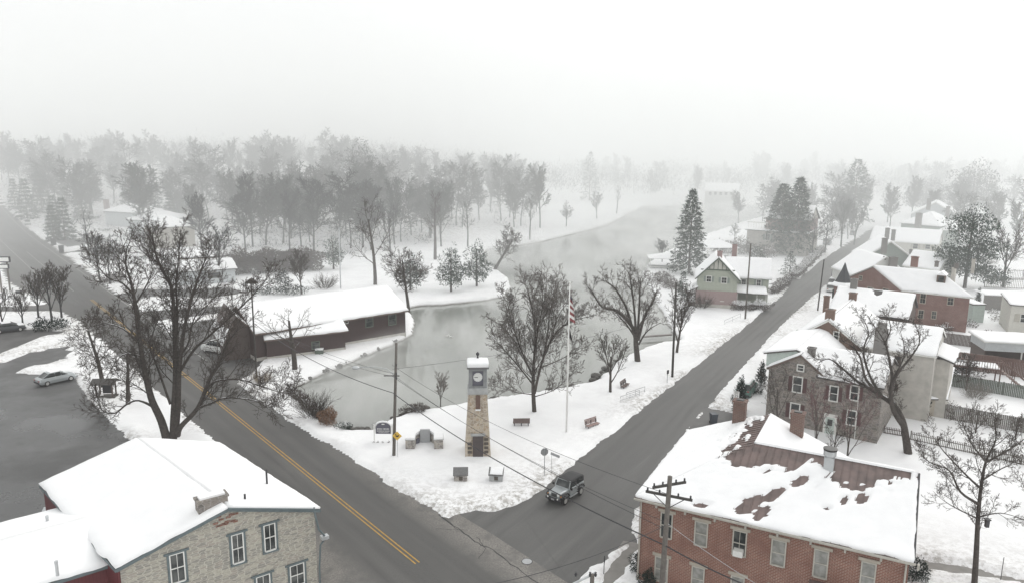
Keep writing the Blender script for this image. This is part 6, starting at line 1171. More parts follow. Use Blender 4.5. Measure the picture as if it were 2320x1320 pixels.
def arm(zz, a, L, name='crossarm'):
    u = (math.cos(a), math.sin(a), 0); c = (.24, 0, zz); o = MB().box(c, (L, .11, .13), (u, (-u[1], u[0], 0), (0, 0, 1))).obj(name, 'wood_dark_pole', t3); m = MB(); out = []
    for k in (-.46, -.2, .2, .46): p = (c[0]+u[0]*L*k, c[1]+u[1]*L*k, zz+.06); m.lathe(p, [(.03, 0), (.06, .05), (.045, .1), (.06, .15), (.02, .2)], 8); out.append(p)
    m.obj('insulator', 'metal_dark', o); return out
arm(H3-.5, .35, 2.1); arm(H3-1.15, -.42, 2.6); m = MB()
for sx in (-1, 1): m.tube([(.24, 0, H3-1.9), (.24+sx*.8, -sx*.35, H3-1.2)], .025, 5)
m.obj('brace', 'metal_dark', t3)
# overhead wires
WN = 0
def wire(label, a, b, sag, r=.016, mat='metal_dark'):
    pts = []
    for i in range(25): k = i/24; pts.append((a[0]+(b[0]-a[0])*k, a[1]+(b[1]-a[1])*k, a[2]+(b[2]-a[2])*k-sag*4*k*(1-k)))
    tag(MB().tube(pts, r, 5).obj('overhead_wire', mat), label, 'wire', 'overhead wires')
P2 = lambda z: (g2[0]+.1, g2[1]-.15, z); P3 = lambda z: (g3[0]-.1, g3[1]-.1, z); P1 = lambda z: (g1[0], g1[1], z)
wire('thick black cable from the lamp pole past the clock tower to the near pole', P2(Zat(900, 888, g2[1])), P3(Zat(1507, 1232, g3[1])), .75, .04)
wire('thick black cable continuing left from the lamp pole over the pond', P2(Zat(900, 888, g2[1])), P1(7.6), .9, .035)
wire('thin wire just above the thick cable between lamp pole and near pole', P2(8.3), P3(Zat(1509, 1196, g3[1])), .6, .018)
wire('second thin wire above the thick cable between the two wooden poles', P2(8.5), P3(Zat(1509, 1180, g3[1])), .9, .014)
wire('highest thin wire crossing the lawn behind the clock tower', P2(9.4), P3(H3-1.0), .9, .014)
wire('thin wire from the lamp pole up-left over the pond', P2(8.6), P1(8.4), .8, .016)
wire('second thin wire from the lamp pole over the pond', P2(8.3), P1(8.0), .9, .014)
wire('faint wire from the lamp pole across the water to the brown roadside pole', P2(9.0), (21.2, 94.6, 8.6), .8, .014)
q = PY(1760, 1345, 36.5); wire('thick black cable leaving the near pole across the brick wall', P3(Zat(1507, 1232, g3[1])), (q[0]+1, 35.5, q[2]), .25, .04)
q = PY(1700, 1330, 38); wire('thin pale wire running from the near pole along the brick wall', P3(Zat(1509, 1180, g3[1])), (q[0]+2, 37.6, q[2]-.6), .2, .016, 'metal_grey')
q = PY(1040, 1335, 33); wire('thin wire crossing the bottom of the road junction', (q[0], 33, q[2]), P3(9.2), .5, .016)
g4 = PY(1342, 1300, 31); t4 = thing('utility_pole', 'top of a short pole with insulators at the bottom edge', 'pole', (g4[0], 31, 0)); MB().tube([(0, 0, -.3), (0, 0, g4[2])], .1, 8).obj('shaft', 'wood_pole', t4); o = MB().box((-.35, 0, g4[2]-.2), (1.2, .07, .08), ((.9, .3, .3), (-.3, .95, 0), (-.3, 0, .95))).obj('crossarm', 'galv', t4); m = MB()
for k in (-.75, -.1, .15): m.lathe((k, 0, g4[2]-.1), [(.04, 0), (.07, .08), (.04, .16), (.06, .2)], 8)
m.obj('insulator', 'metal_dark', o)
# flagpole with limp flags
g = G(1283, 981); Hf = Zat(1292, 642, g[1]); t = thing('flagpole', 'tall white flagpole on the park lawn', 'flagpole', (g[0], g[1], 0)); MB().tube([(0, 0, -.2), (.0, 0, Hf*.5), (0, 0, Hf)], [.11, .085, .05], 10).lathe((0, 0, Hf), [(.03, 0), (.1, .06), (.1, .12), (.02, .2)], 8).obj('shaft', 'white_paint', t, smooth=True)
def limp(label, z0, z1, mats, seed, wdt=.55):
    rg = random.Random(seed); o0 = thing('flag', label, 'flag', (g[0], g[1], 0)); n = len(mats)
    for k, mt in enumerate(mats):
        a, b = z1-(z1-z0)*k/n, z1-(z1-z0)*(k+1)/n; m = MB(); row_ = []
        for zz in (a, b):
            f = (z1-zz)/(z1-z0); w3 = wdt*(.35+.75*f); row_.append([(.07+w3*s, .10*math.sin(s*9+zz*2.0)*(s+.2), zz-.35*s) for s in np.linspace(0, 1, 9)])
        top, bot = row_; m.rings([top+[(x, y+.02, z) for x, y, z in top[::-1]], bot+[(x, y+.02, z) for x, y, z in bot[::-1]]]); m.obj('stripe' if k else 'canton', mt, o0)
zt_ = Zat(1291, 668, g[1]); zb_ = Zat(1289, 725, g[1]); limp('limp red and white striped flag with a navy corner near the pole top', zb_, zt_, ['flag_navy', 'flag_red', 'white_paint', 'flag_red', 'white_paint', 'flag_red', 'white_paint', 'flag_red'], 1)
zt_ = Zat(1288, 742, g[1]); zb_ = Zat(1287, 764, g[1]); limp('small limp black flag below the striped one', zb_, zt_, ['black', 'black', 'black'], 2, .3)
# benches
def bench(label, px, py, rz, mat):
    g = G(px, py); t = thing('park_bench', label, 'bench', (g[0], g[1], 0), rz, 'park benches on the lawn')
    m = MB()
    for k in range(4): m.box((0, -.22+k*.13, .5), (1.8, .11, .05))
    m.obj('seat', mat, t); m = MB()
    for k in range(4): m.box((0, .27+k*.03, .64+k*.14), (1.8, .04, .12))
    m.obj('backrest', mat, t)
    for x in (-.75, 0, .75): MB().box((x, -.12, .22), (.07, .07, .5)).box((x, .24, .45), (.07, .07, .95)).box((x, .05, .45), (.06, .5, .06)).obj('leg', 'metal_dark', t)
bench('dark brown bench seen from behind, nearest the clock tower', 1181, 966, math.pi+.05, 'bench_wood'); bench('pinkish bench turned to the street, right of the flagpole', 1342, 970, math.radians(40), 'bench_pink'); bench('grey bench beside the small fan-shaped tree', 1416, 880, math.radians(60), 'bench_wood')
def rail(label, a, b, h, n, c=None):
    A_, B_ = G(*a), G(*b); t = thing('handrail', label, 'handrail', (A_[0], A_[1], 0)); dx, dy = B_[0]-A_[0], B_[1]-A_[1]
    for off in ((0, 0),)+((c,) if c else ()):
        m = MB(); m.tube([(off[0], off[1], -.1), (off[0], off[1], h), (dx+off[0], dy+off[1], h), (dx+off[0], dy+off[1], -.1)], .035, 6).tube([(off[0], off[1], h*.5), (dx+off[0], dy+off[1], h*.5)], .025, 5)
        for k in range(1, n): m.tube([(dx*k/n+off[0], dy*k/n+off[1], 0), (dx*k/n+off[0], dy*k/n+off[1], h)], .025, 5)
        m.obj('rail', 'metal_grey', t)
rail('pair of grey handrails over snowed-in steps near the park bench', (1405, 915), (1448, 900), .95, 2, (.9, 1.4)); rail('grey handrail at the path of the half-timbered house', (1641, 738), (1677, 722), 1.0, 2)
# stop sign seen from behind, street-name blade, other signs
g = G(1233, 1082); t = thing('stop_sign', 'back of a grey octagonal stop sign beside the silver off-roader', 'road sign', (g[0], g[1], 0), .25); zz = Zat(1234, 1023, g[1]); MB().box((0, 0, zz/2+.1), (.06, .05, zz+.5)).obj('post', 'galv', t)
MB().lathe((0, .05, zz), [(.38, 0), (.38, .02)], 8, ((math.cos(.3927), 0, math.sin(.3927)), (-math.sin(.3927), 0, math.cos(.3927)), (0, 1, 0))).obj('plate', 'metal_grey', t)
g = G(1249, 1078); t = thing('street_name_sign', 'pale street-name blade just right of the stop sign', 'road sign', (g[0], g[1], 0), -.5); zz = Zat(1256, 1028, g[1]); MB().box((.35, 0, zz), (.95, .02, .26), ((.95, 0, -.18), (0, 1, 0), (.18, 0, .95))).obj('blade', 'metal_grey', t); MB().tube([(0, 0, -.1), (0, 0, zz)], .02, 5).obj('post', 'metal_grey', t)
g = G(1665, 942); t = thing('speed_limit_sign', 'white speed limit sign in front of the slim arborvitae', 'road sign', (g[0], g[1], 0), -.25); zz = Zat(1668, 893, g[1]); MB().box((0, .03, zz/2), (.05, .04, zz+.3)).obj('post', 'galv', t)
f = MB().box((0, 0, zz), (.62, .02, .78)).obj('plate', 'white_paint', t); MB().box((0, -.0, zz-1.15), (.3, .02, .42)).obj('small_plate', 'white_paint', t)
def text(s, par, loc, size, mat):
    c = bpy.data.curves.new('lettering', 'FONT'); c.body = s; c.size = size; c.align_x = 'CENTER'; c.align_y = 'CENTER'; c.extrude = .004; tmp = bpy.data.objects.new('tmp', c); COL.objects.link(tmp); bpy.context.view_layer.update(); me = bpy.data.meshes.new_from_object(tmp.evaluated_get(bpy.context.evaluated_depsgraph_get())); bpy.data.objects.remove(tmp); me.materials.clear(); me.materials.append(M(mat)); o = bpy.data.objects.new('lettering', me); COL.objects.link(o); o.parent = par; o.location = loc; o.rotation_euler = (math.pi/2, 0, 0)
text('SPEED', f, (0, -.016, zz+.28), .16, 'black'); text('LIMIT', f, (0, -.016, zz+.13), .16, 'black'); text('25', f, (0, -.016, zz-.15), .42, 'black')
g = G(1368, 1300); t = thing('sign_post', 'thin dark sign post with a narrow plate in the roadside snow at the bottom', 'road sign', (g[0], g[1], 0), 1.3); zz = Zat(1365, 1258, g[1]); MB().box((0, 0, zz/2), (.05, .05, zz)).obj('post', 'metal_dark', t); MB().box((0, -.04, zz-.25), (.3, .02, .45)).obj('plate', 'metal_dark', t)
g = G(1511, 872); t = thing('small_sign', 'small dark sign on a thin post between the brown pole and the road', 'road sign', (g[0], g[1], 0), .6); zz = Zat(1511, 838, g[1]); MB().box((0, 0, zz/2), (.06, .06, zz)).obj('post', 'metal_grey', t); MB().box((0, -.05, zz-.2), (.35, .03, .5)).obj('plate', 'metal_dark', t)
g = G(14, 662); t = thing('pylon_sign', 'tall double-board business sign tower at the left edge', 'sign', (g[0], g[1], 0), .1)
zt_ = Zat(10, 582, g[1]); 
for sx in (-.8, .8): MB().box((sx, 0, zt_/2), (.25, .25, zt_)).obj('post', 'wood_pole', t)
for zz, hh, ww in ((zt_-.5, 1.1, 3.2), (zt_-1.9, .9, 2.4)): b_ = MB().box((0, -.2, zz), (ww, .3, hh)).obj('board', 'metal_dark', t); MB().box((0, -.37, zz), (ww*.86, .03, hh*.7)).obj('panel', 'white_paint', b_)
g = G(45, 680); t = thing('small_sign', 'tiny square sign on a post in the snow left of the main road', 'sign', (g[0], g[1], 0), .3); MB().box((0, 0, .9), (.1, .1, 1.8)).obj('post', 'wood_pole', t); MB().box((0, -.08, 1.6), (1.0, .05, .6)).obj('plate', 'metal_dark', t)
# notice kiosk
g = G(242, 902); t = thing('notice_kiosk', 'small roofed wooden notice kiosk at the lot edge', 'kiosk', (g[0], g[1], 0), .1)
for x, y in ((-.9, -.5), (.9, -.5), (-.9, .5), (.9, .5)): MB().box((x, y, 1.0), (.14, .14, 2.1)).obj('post', 'wood_dark', t)
MB().slab([(-1.4, -.9, 2.0), (1.4, -.9, 2.0), (1.4, 0, 2.5), (-1.4, 0, 2.5)], (0, 0, -.08)).slab([(1.4, .9, 2.0), (-1.4, .9, 2.0), (-1.4, 0, 2.5), (1.4, 0, 2.5)], (0, 0, -.08)).obj('roof', 'shingle', t); MB().box((.2, 0, 1.25), (1.1, .12, 1.1)).obj('notice_board', 'metal_dark', t); MB().box((0, 0, .15), (2.3, 1.2, .5)).obj('base', 'rock', t)
# bins
def bin_(label, px, py, rz, mat='bin_blue', s=1.):
    g = G(px, py); t = thing('wheelie_bin', label, 'bin', (g[0], g[1], 0), rz); MB().box((0, 0, .5*s), (.5*s, .55*s, 1.0*s), ((1, 0, 0), (0, 1, 0), (0, 0, 1)), taper=1.25).obj('body', mat, t); MB().box((0, 0, 1.03*s), (.66*s, .74*s, .07)).obj('lid', mat, t)
    for sx in (-1, 1): MB().lathe((sx*.26*s, .28*s, .12), [(.12, -.03), (.12, .03)], 10, ((0, 1, 0), (0, 0, 1), (1, 0, 0))).obj('wheel', 'rubber', t)
bin_('dark blue wheeled bin on the kerb behind the brick house', 1616, 958, .2, s=1.1); bin_('dark bin at the end of the far driveway, nearer the road', 122, 556, .2, 'metal_dark', 1.9); bin_('second dark bin by the far driveway, beside the snow verge', 140, 573, .4, 'metal_dark', 1.9)
g = G(724, 802); t = thing('utility_box', 'small green utility box with a snow lid against the barn wing', 'utility box', (g[0], g[1], 0), .1); MB().box((0, 0, .35), (1.1, .8, .8)).obj('body', 'trim_green', t); MB().box((0, 0, .82), (1.1, .8, .14)).obj('snow', 'snow', t)
# boulders along the pond
st_ = None; rg = random.Random(6); RP = []
for (a, b, n) in (((700, 935), (735, 958), 5), ((790, 972), (850, 975), 6), ((885, 948), (975, 925), 8), ((1110, 905), (1165, 897), 6), ((1235, 884), (1300, 874), 4), ((785, 818), (935, 752), 22), ((655, 872), (780, 822), 16), ((1340, 862), (1356, 855), 2), ((1350, 852), (1400, 815), 5)):
    for i in range(n): k = (i+rg.uniform(.1, .9))/n; RP.append((a[0]+(b[0]-a[0])*k+rg.uniform(-3, 3), a[1]+(b[1]-a[1])*k+rg.uniform(-2, 2)))
rocks = []
for k in range(5):
    m = MB(); rg2 = random.Random(k); rs = []
    for j in range(6):
        a = j/5*math.pi; r = max(.05, math.sin(a))*.5; rs.append([(r*math.cos(q)*rg2.uniform(.8, 1.2), r*math.sin(q)*rg2.uniform(.7, 1.1), -.32*math.cos(a)+.05*rg2.random()) for q in np.linspace(0, 6.283, 9)[:-1]])
    m.rings(rs); o = m.obj('boulder', 'rock'); tag(o, 'dark boulder, one of many lining the pond bank', 'boulder', 'boulders along the pond bank'); rocks.append(o)
for i, (px, py) in enumerate(RP):
    o = rocks[i] if i < 5 else rocks[i % 5].copy()
    if i >= 5: COL.objects.link(o)
    x, y = G(px, py, -.4); s = rg.uniform(.5, 1.25); o.location = (x, y, -.38); o.scale = (s*rg.uniform(.9, 1.5), s, s); o.rotation_euler.z = rg.uniform(0, 6)
# ducks
for i, (px, py, lab) in enumerate(((1012, 761, 'left of two white ducks on the grey pond'), (1021, 763, 'right of two white ducks on the grey pond'))):
    x, y = G(px, py, -.5); t = tag(MB().rings([[(a_, r*math.cos(q), -.02+zz+r*.8*math.sin(q)) for q in np.linspace(0, 6.28, 9)[:-1]] for a_, r, zz in ((-.42, .02, .14), (-.3, .1, .08), (-.05, .17, .05), (.18, .13, .06), (.27, .06, .16), (.3, .05, .3), (.36, .065, .36), (.46, .03, .35), (.5, .01, .34))]).obj('duck', 'white_paint', smooth=True), lab, 'duck'); t.location = (x, y, -.5); t.rotation_euler.z = .5+i*2; t.scale = (.9,)*3
x, y = G(1194, 1271); t = thing('manhole_cover', 'round iron manhole cover in the junction asphalt', 'manhole cover', (x, y, .0)); MB().lathe((0, 0, 0), [(.42, 0), (.42, .022)], 24).obj('cover', 'metal_dark', t); MB().lathe((0, 0, 0), [(.36, .022), (.36, .028)], 24).obj('lid', 'metal_grey', t)
x, y, z = PY(2237, 1180, 46.5); t = thing('bird_feeder', 'dark bird feeder hanging from the slender yard tree', 'bird feeder', (x, 46.5, z-.4)); MB().box((0, 0, .25), (.22, .22, .5)).box((0, 0, .55), (.32, .32, .08)).obj('feeder', 'metal_dark', t); MB().tube([(0, 0, .5), (-.1, .1, 1.0)], .01, 4).obj('hook', 'metal_dark', t)
x, y = G(2266, 1320); t = thing('garden_stake', 'thin upright metal rod in the snow at the lower right', 'rod', (x, y, 0)); MB().tube([(0, 0, -.2), (0, 0, 2.0)], .025, 5).obj('rod', 'metal_dark', t)
A_, B_ = G(1455, 762, 0), G(1522, 757, 0); t = thing('pond_walkway', 'long dark plank across the pond outlet behind the pruned tree', 'walkway', (A_[0], A_[1], 0)); MB().box(((B_[0]-A_[0])/2, (B_[1]-A_[1])/2, .0), (math.dist(A_, B_), .5, .2), ((math.cos(math.atan2(B_[1]-A_[1], B_[0]-A_[0])), math.sin(math.atan2(B_[1]-A_[1], B_[0]-A_[0])), 0), (-math.sin(math.atan2(B_[1]-A_[1], B_[0]-A_[0])), math.cos(math.atan2(B_[1]-A_[1], B_[0]-A_[0])), 0), (0, 0, 1))).obj('deck_plank', 'wood_dark', t)
# fences
def fence(label, a, b, h, mat, style='board', posts=2.4, snow=True):
    A_, B_ = G(*a), G(*b); L = math.dist(A_, B_); t = thing('fence', label, 'fence', (A_[0], A_[1], 0), math.atan2(B_[1]-A_[1], B_[0]-A_[0]))
    if style == 'board':
        m = MB(); k = 0; x = 0; rg = random.Random(int(L*10))
        while x < L: m.box((x+.09, 0, h/2), (.16, .03, h+rg.uniform(-.04, .04))); x += .18
        m.obj('panel', mat, t)
    else:
        m = MB(); x = 0
        while x < L: m.box((x, 0, h/2), (.07, .03, h)); x += .16 if style == 'picket' else .35
        m.obj('picket', mat, t); m2 = MB()
        for zz in (.3, h-.25): m2.box((L/2, .04, zz), (L, .04, .08))
        m2.obj('rail', mat, t)
    x = 0
    while x <= L+.01: MB().box((x, .09, h/2), (.12, .12, h+.1)).obj('post', mat, t); x += posts
    return t
fence('long weathered grey board fence behind the leaning tree', (2088, 942), (2420, 1004), 1.9, 'fence_grey'); fence('weathered picket fence across the yard behind the brick house', (2062, 1000), (2420, 1080), 1.15, 'fence_grey', 'picket'); fence('dark green board fence below the garden deck', (2120, 872), (2420, 925), 1.9, 'fence_green')
fence('brown board fence in front of the open shed', (2150, 835), (2420, 872), 2.6, 'wood_brown'); fence('dark brown board fence left of the open shed', (2114, 778), (2222, 792), 2.0, 'wood_dark'); fence('short rail fence at the foot of the leaning tree', (2002, 985), (2044, 992), 1.0, 'wood_dark', 'picket')
fence('upper of two pale picket fences at the far right', (2232, 634), (2420, 640), 2.6, 'fence_grey', 'open', 4); fence('lower of two pale picket fences at the far right', (2230, 653), (2420, 660), 2.6, 'fence_grey', 'open', 4)
A_, B_ = G(2228, 704), G(2420, 712); dx, dy = B_[0]-A_[0], B_[1]-A_[1]; L = math.hypot(dx, dy); t = thing('garden_wall', 'long grey garden wall with snow on top below the far picket fences', 'wall', (A_[0], A_[1], 0), math.atan2(dy, dx)); MB().bx(0, L, 0, .5, -.2, 3.0).obj('wall', 'brick_grey', t); MB().bx(0, L, -.05, 5, 3.0, 3.2).obj('snow', 'snow', t)
# raised deck with stairs
g = G(2112, 862); t = thing('garden_deck', 'raised brown garden deck with railings and stairs behind the stucco annex', 'deck', (g[0], g[1], 0), -.42)
MB().bx(0, 7.5, 0, 3.2, 2.3, 2.45).obj('platform', 'wood_brown', t); MB().bx(.2, 7.3, .2, 3, 2.45, 2.55).obj('snow', 'snow', t)
for x in (.1, 3.7, 7.4):
    for y in (.1, 3.1): MB().box((x, y, 1.7), (.14, .14, 3.5)).obj('post', 'wood_brown', t)
m = MB()
for y in (0.05, 3.15): m.box((3.75, y, 3.4), (7.5, .08, .1)); [m.box((.2+k*.3, y, 2.9), (.05, .05, .95)) for k in range(25)]
m.obj('railing', 'wood_brown', t); m = MB()
for k in range(9): m.bx(7.5+k*.33, 7.85+k*.33, .3, 1.5, 2.1-k*.26, 2.18-k*.26)
m.obj('stairs', 'wood_brown', t); m = MB()
for y in (.3, 1.5): m.tube([(7.5, y, 3.4), (10.4, y, 1.1)], .06, 5).tube([(10.4, y, 0), (10.4, y, 1.1)], .05, 5).tube([(9, y, 0), (9, y, 2.2)], .05, 5)
m.obj('stair_rail', 'wood_brown', t)
g = G(2150, 768); t = thing('lower_deck', 'snow-speckled wooden porch deck at the end of the red brick house', 'deck', (g[0]+1, g[1]+7, 0), -.3); MB().bx(-4, 5, 0, 4, 1.6, 1.75).obj('platform', 'wood_dark', t); m = MB().box((.5, 0, 2.7), (9, .08, .1)).box((.5, 4, 2.7), (9, .08, .1)); [m.box((-4+k*.45, 0, 2.2), (.06, .06, 1.0)) for k in range(21)]; m.obj('railing', 'wood_dark', t); MB().box((2, 2, 2.0), (2.2, 1.2, .5)).obj('snow', 'snow', t)
# ------------------------------------------------------------------ vehicles
def wheel(par, x, y, r=.33, w=.22):
    s = 1 if y > 0 else -1; o = MB().lathe((x, y, r), [(r*.6, -w/2), (r, -w/2+.03), (r, w/2-.03), (r*.6, w/2)], 20, ((1, 0, 0), (0, 0, 1), (0, -1, 0))).obj('wheel', 'rubber', par, smooth=False); MB().lathe((x, y, r), [(r*.62, -w/2-.005), (r*.62, w/2+.005)], 14, ((1, 0, 0), (0, 0, 1), (0, -1, 0))).obj('rim', 'rim_metal', o); return o
def loft(sts, mat, name, par, bev=.04):
    """stations (x, half width low, half width high, z low, z high)"""
    m = MB(); m.rings([[(x, -wl, z0), (x, wl, z0), (x, wl*1.02, z0+(z1-z0)*.5), (x, wh, z1), (x, -wh, z1), (x, -wl*1.02, z0+(z1-z0)*.5)] for x, wl, wh, z0, z1 in sts]); return m.obj(name, mat, par, bevel=bev)
def car(label, a, b, mat, kind='sedan', snow=False, cat='car', name='parked_car', on_hill=False):
    """a,b = ground pixels under rear and front ends on the near side's line"""
    A_, B_ = np.array(G(*a)), np.array(G(*b)); c = (A_+B_)/2; rz = math.atan2(B_[1]-A_[1], B_[0]-A_[0]); t = thing(name, label, cat, (c[0], c[1], float(hill(*c))+.02), rz)
    if kind == 'sedan': sts = [(-2.2, .78, .7, .35, .85), (-2.0, .86, .78, .25, .98), (-1.2, .88, .8, .22, 1.0), (1.0, .88, .8, .22, .96), (1.9, .86, .74, .25, .82), (2.2, .76, .62, .35, .68)]; top = [(-1.75, .72, .66, .96, 1.0), (-1.0, .76, .62, .96, 1.42), (.3, .76, .62, .96, 1.44), (1.15, .74, .66, .93, .98)]
    elif kind == 'suv': sts = [(-2.2, .85, .8, .4, 1.1), (-2.05, .9, .84, .3, 1.15), (1.1, .92, .84, .28, 1.12), (2.05, .9, .8, .3, 1.02), (2.25, .82, .72, .4, .9)]; top = [(-2.1, .8, .72, 1.1, 1.75), (-1.9, .82, .72, 1.1, 1.82), (.4, .82, .7, 1.1, 1.82), (1.2, .8, .74, 1.08, 1.16)]
    else: sts = [(-2.5, .92, .88, .4, 1.3), (-2.4, .96, .9, .3, 1.35), (1.3, .98, .9, .28, 1.3), (2.2, .94, .84, .3, 1.15), (2.5, .86, .76, .4, 1.0)]; top = [(-2.45, .88, .8, 1.3, 2.1), (-2.3, .9, .8, 1.3, 2.2), (1.0, .9, .8, 1.3, 2.18), (1.9, .86, .8, 1.2, 1.3)]
    loft(sts, mat, 'body', t, .06); tp = loft(top, 'glass', 'windows', t, .03); zt = max(s[4] for s in top)
    xs = [s[0] for s in top if s[4] > zt-.1]; wd = top[1][2]
    MB().box(((xs[0]+xs[-1])/2, 0, zt+.01), (xs[-1]-xs[0]+.1, wd*2+.02, .05)).obj('roof', mat, t, bevel=.02)
    m = MB(); zlo = top[1][3]
    for x in ([-.35, .35] if kind == 'sedan' else [-1.2, -.1, .35]):
        for s in (-1, 1): m.tube([(x, s*(top[1][1]+.015), zlo), (x, s*(wd+.02), zt)], .04, 4)
    for s in (-1, 1): m.tube([(xs[-1], s*wd, zt), (top[-1][0]+.05, s*top[-1][2], top[-1][4])], .045, 4); m.tube([(xs[0], s*wd, zt), (top[0][0], s*top[0][2], top[0][4])], .045, 4)
    m.obj('pillar', mat, t); xe = sts[-1][0]
    for s in (-1, 1): MB().box((xe-.08, s*.55, sts[-1][4]-.1), (.2, .3, .14)).obj('headlight', 'lamp_glass', t); MB().box((sts[0][0]+.06, s*.6, sts[0][4]-.12), (.16, .26, .16)).obj('taillight', 'lamp_red', t)
    r = .32 if kind == 'sedan' else .38
    for x in (-1.35, 1.4):
        for y in (-.82, .82): wheel(t, x, y, r)
    MB().box((xe, 0, .42), (.1, 1.5, .2)).box((sts[0][0], 0, .45), (.1, 1.5, .2)).obj('bumper', 'metal_dark', t)
    if snow: o = MB().box(((xs[0]+xs[-1])/2, 0, zt+.1), (xs[-1]-xs[0], wd*1.9, .16), taper=.85).obj('snow', 'snow', t, bevel=.04); MB().box((sts[-1][0]-.75, 0, sts[-2][4]+.12), (1.1, 1.3, .12)).obj('hood_snow', 'snow', t, bevel=.04)
    return t
t = car('silver sedan parked alone in the wet parking lot', (92, 873), (162, 857), 'car_silver'); MB().box((-.2, 0, 1.5), (1.1, 1.15, .05)).obj('snow', 'snow', t, bevel=.02)
car('white sport utility vehicle parked by the barn under the big tree', (512, 800), (470, 793), 'car_white', 'suv'); car('white pickup-sized car parked behind the white utility vehicle', (560, 792), (528, 782), 'car_white', 'suv', True)
car('pale car driving on the far main road', (52, 505), (76, 528), 'car_white', 'suv', name='moving_car'); car('white snow-topped van parked at the turret', (1878, 663), (1900, 640), 'car_white', 'van', True); car('dark snow-topped van behind the white one at the turret', (1888, 636), (1904, 622), 'car_dark', 'van', True)
car('pale boxy van parked by the hedge up the street', (1862, 563), (1885, 548), 'car_grey', 'van', True); car('white van parked left of the pale boxy van up the street', (1830, 568), (1848, 554), 'car_white', 'van', True); car('faded car near the far bend of the street', (1925, 540), (1940, 528), 'car_grey', 'suv', True)
car('green car with a snowy roof between the slim arborvitae', (1682, 903), (1700, 880), 'car_green', 'suv', True); car('dark car under snow at the low left hedge by the side street', (5, 752), (38, 748), 'car_dark', 'sedan', True); car('white car under snow near the spruce hedge on the street', (1880, 668), (1886, 655), 'car_white', 'suv', True)
car('snow-covered car in front of the porch building on the street', (1918, 612), (1932, 598), 'car_grey', 'suv', True)
# the off-roader turning at the junction
Fw, Rw = np.array(G(1281, 1141)), np.array(G(1312, 1121)); d = Fw-Rw; d /= np.linalg.norm(d); nrm = np.array((-d[1], d[0])); c = (Fw+Rw)/2-nrm*.72*1.0; c = (Fw+Rw)/2+np.array((d[1], -d[0]))*.72
t = thing('off_roader', 'silver two-door off-roader with black soft top turning at the junction', 'car', (c[0], c[1], .02), math.atan2(d[1], d[0]))
J = t; hb = MB().rings([[(x, -w, z0), (x, w, z0), (x, w, z1), (x, -w, z1)] for x, w, z0, z1 in ((-1.75, .74, .55, 1.12), (.25, .76, .5, 1.14), (.5, .76, .5, 1.14))]).obj('body', 'car_silver', J, bevel=.03)
MB().rings([[(x, -w, z0), (x, w, z0), (x, w*1.0, z1-.07), (x, w*.8, z1), (x, -w*.8, z1), (x, -w, z1-.07)] for x, w, z0, z1 in ((.5, .70, .55, 1.14), (1.1, .62, .55, 1.12), (1.66, .56, .6, 1.07))]).obj('hood', 'car_silver', J, bevel=.02)
gr = MB().box((1.69, 0, .84), (.06, 1.1, .44)).obj('grille', 'car_silver', J, bevel=.02); m = MB()
for k in range(7): m.box((1.725, -.24+k*.08, .85), (.02, .045, .3))
m.obj('slot', 'black', gr)
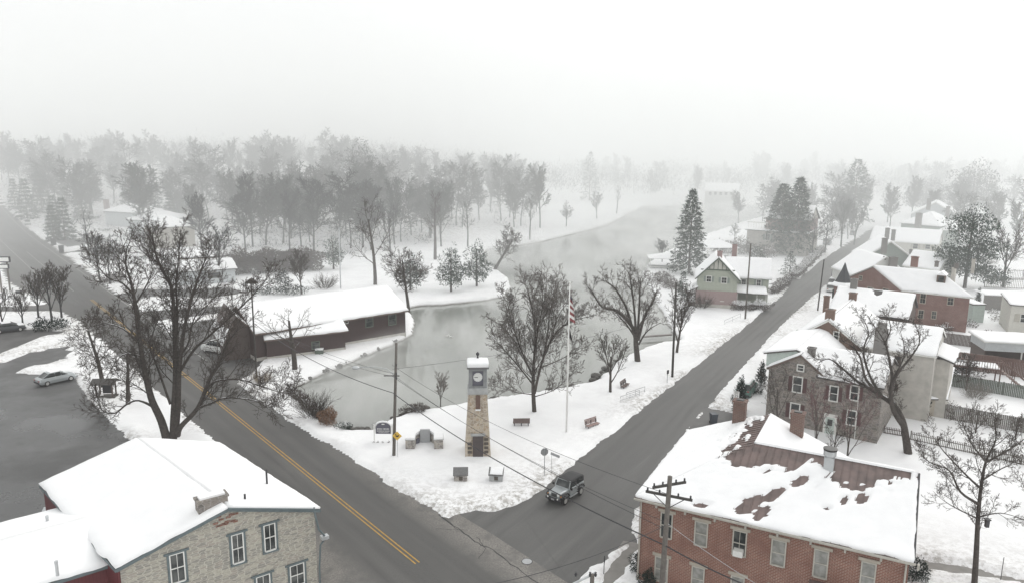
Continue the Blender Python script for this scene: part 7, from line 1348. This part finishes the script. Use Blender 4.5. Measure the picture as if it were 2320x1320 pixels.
for s in (-1, 1):
    MB().lathe((1.70, s*.42, .92), [(.11, 0), (.12, .05), (.06, .07)], 14, ((0, 1, 0), (0, 0, 1), (1, 0, 0))).obj('headlight', 'lamp_glass', J); MB().lathe((1.62, s*.66, .84), [(.05, 0), (.05, .1)], 10, ((0, 1, 0), (0, 0, 1), (1, 0, 0))).obj('indicator', 'orange', J)
    MB().rings([[(x, s*.55, z), (x, s*.86, z), (x, s*.86, z-.05), (x, s*.55, z-.05)] for x, z in ((.55, .62), (.72, .88), (1.0, .96), (1.4, .96), (1.62, .88), (1.72, .76))]).obj('fender', 'soft_top', J)
    MB().rings([[(x, s*.70, z), (x, s*.86, z), (x, s*.86, z-.05), (x, s*.70, z-.05)] for x, z in ((-1.72, .7), (-1.6, .92), (-1.3, .98), (-.95, .98), (-.7, .7))]).obj('rear_fender', 'soft_top', J)
    MB().box((-.05, s*.80, .44), (1.2, .14, .06)).obj('step', 'galv', J)
    dr_ = MB().box((.0, s*.775, .88), (.92, .03, .5)).obj('door', 'car_silver', J, bevel=.01); MB().box((-.3, s*.8, 1.0), (.12, .03, .04)).obj('handle', 'black', dr_)
    MB().add([(.46, s*.74, 1.15), (-.42, s*.74, 1.15), (-.42, s*.66, 1.66), (.2, s*.66, 1.66)], [(0, 1, 2, 3)]).obj('side_window', 'glass', J); MB().box((.5, s*.93, 1.22), (.1, .18, .2)).obj('mirror', 'black', J)
    for x in (-1.18, 1.2): wheel(J, x, s*.73, .37, .25)
    MB().box((-1.77, s*.62, .85), (.06, .14, .2)).obj('taillight', 'lamp_red', J)
MB().slab([(.52, -.70, 1.15), (.52, .70, 1.15), (.24, .63, 1.66), (.24, -.63, 1.66)], (.03, 0, .02)).obj('windscreen', 'glass', J); m = MB()
for a, b in (((.54, -.72, 1.14), (.25, -.65, 1.70)), ((.54, .72, 1.14), (.25, .65, 1.70)), ((.25, -.65, 1.70), (.25, .65, 1.70)), ((.54, -.72, 1.14), (.54, .72, 1.14))): m.tube([a, b], .04, 6)
m.obj('windscreen_frame', 'car_silver', J); m = MB()
m.rings([[(x, -w, z0), (x, w, z0), (x, w*.93, z1-.08), (x, w*.8, z1), (x, -w*.8, z1), (x, -w*.93, z1-.08)] for x, w, z0, z1 in ((-1.78, .72, 1.14, 1.66), (-1.2, .72, 1.14, 1.78), (-.45, .72, 1.14, 1.79), (-.42, .72, 1.6, 1.79), (.27, .70, 1.64, 1.76))]); m.obj('soft_top', 'soft_top', J, bevel=.03)
for s in (-1, 1): MB().box((-1.1, s*.728, 1.38), (.8, .02, .32)).obj('quarter_window', 'glass', J)
MB().box((1.86, 0, .56), (.16, 1.5, .2)).obj('bumper', 'metal_dark', J, bevel=.03); MB().box((-1.86, 0, .56), (.14, 1.4, .18)).obj('rear_bumper', 'metal_dark', J, bevel=.03)
MB().lathe((-1.98, 0, .95), [(.2, -.11), (.36, -.09), (.36, .09), (.2, .11)], 20, ((0, 1, 0), (0, 0, 1), (1, 0, 0))).obj('spare_wheel', 'rubber', J); MB().box((0, 0, .48), (3.2, 1.0, .16)).obj('underbody', 'metal_dark', J)
for s in (-1, 1): MB().lathe((1.92, s*.5, .68), [(.07, 0), (.07, .06)], 10, ((0, 1, 0), (0, 0, 1), (1, 0, 0))).obj('fog_lamp', 'lamp_glass', J)
MB().box((1.95, 0, .56), (.02, .3, .14)).obj('number_plate', 'metal_grey', J)
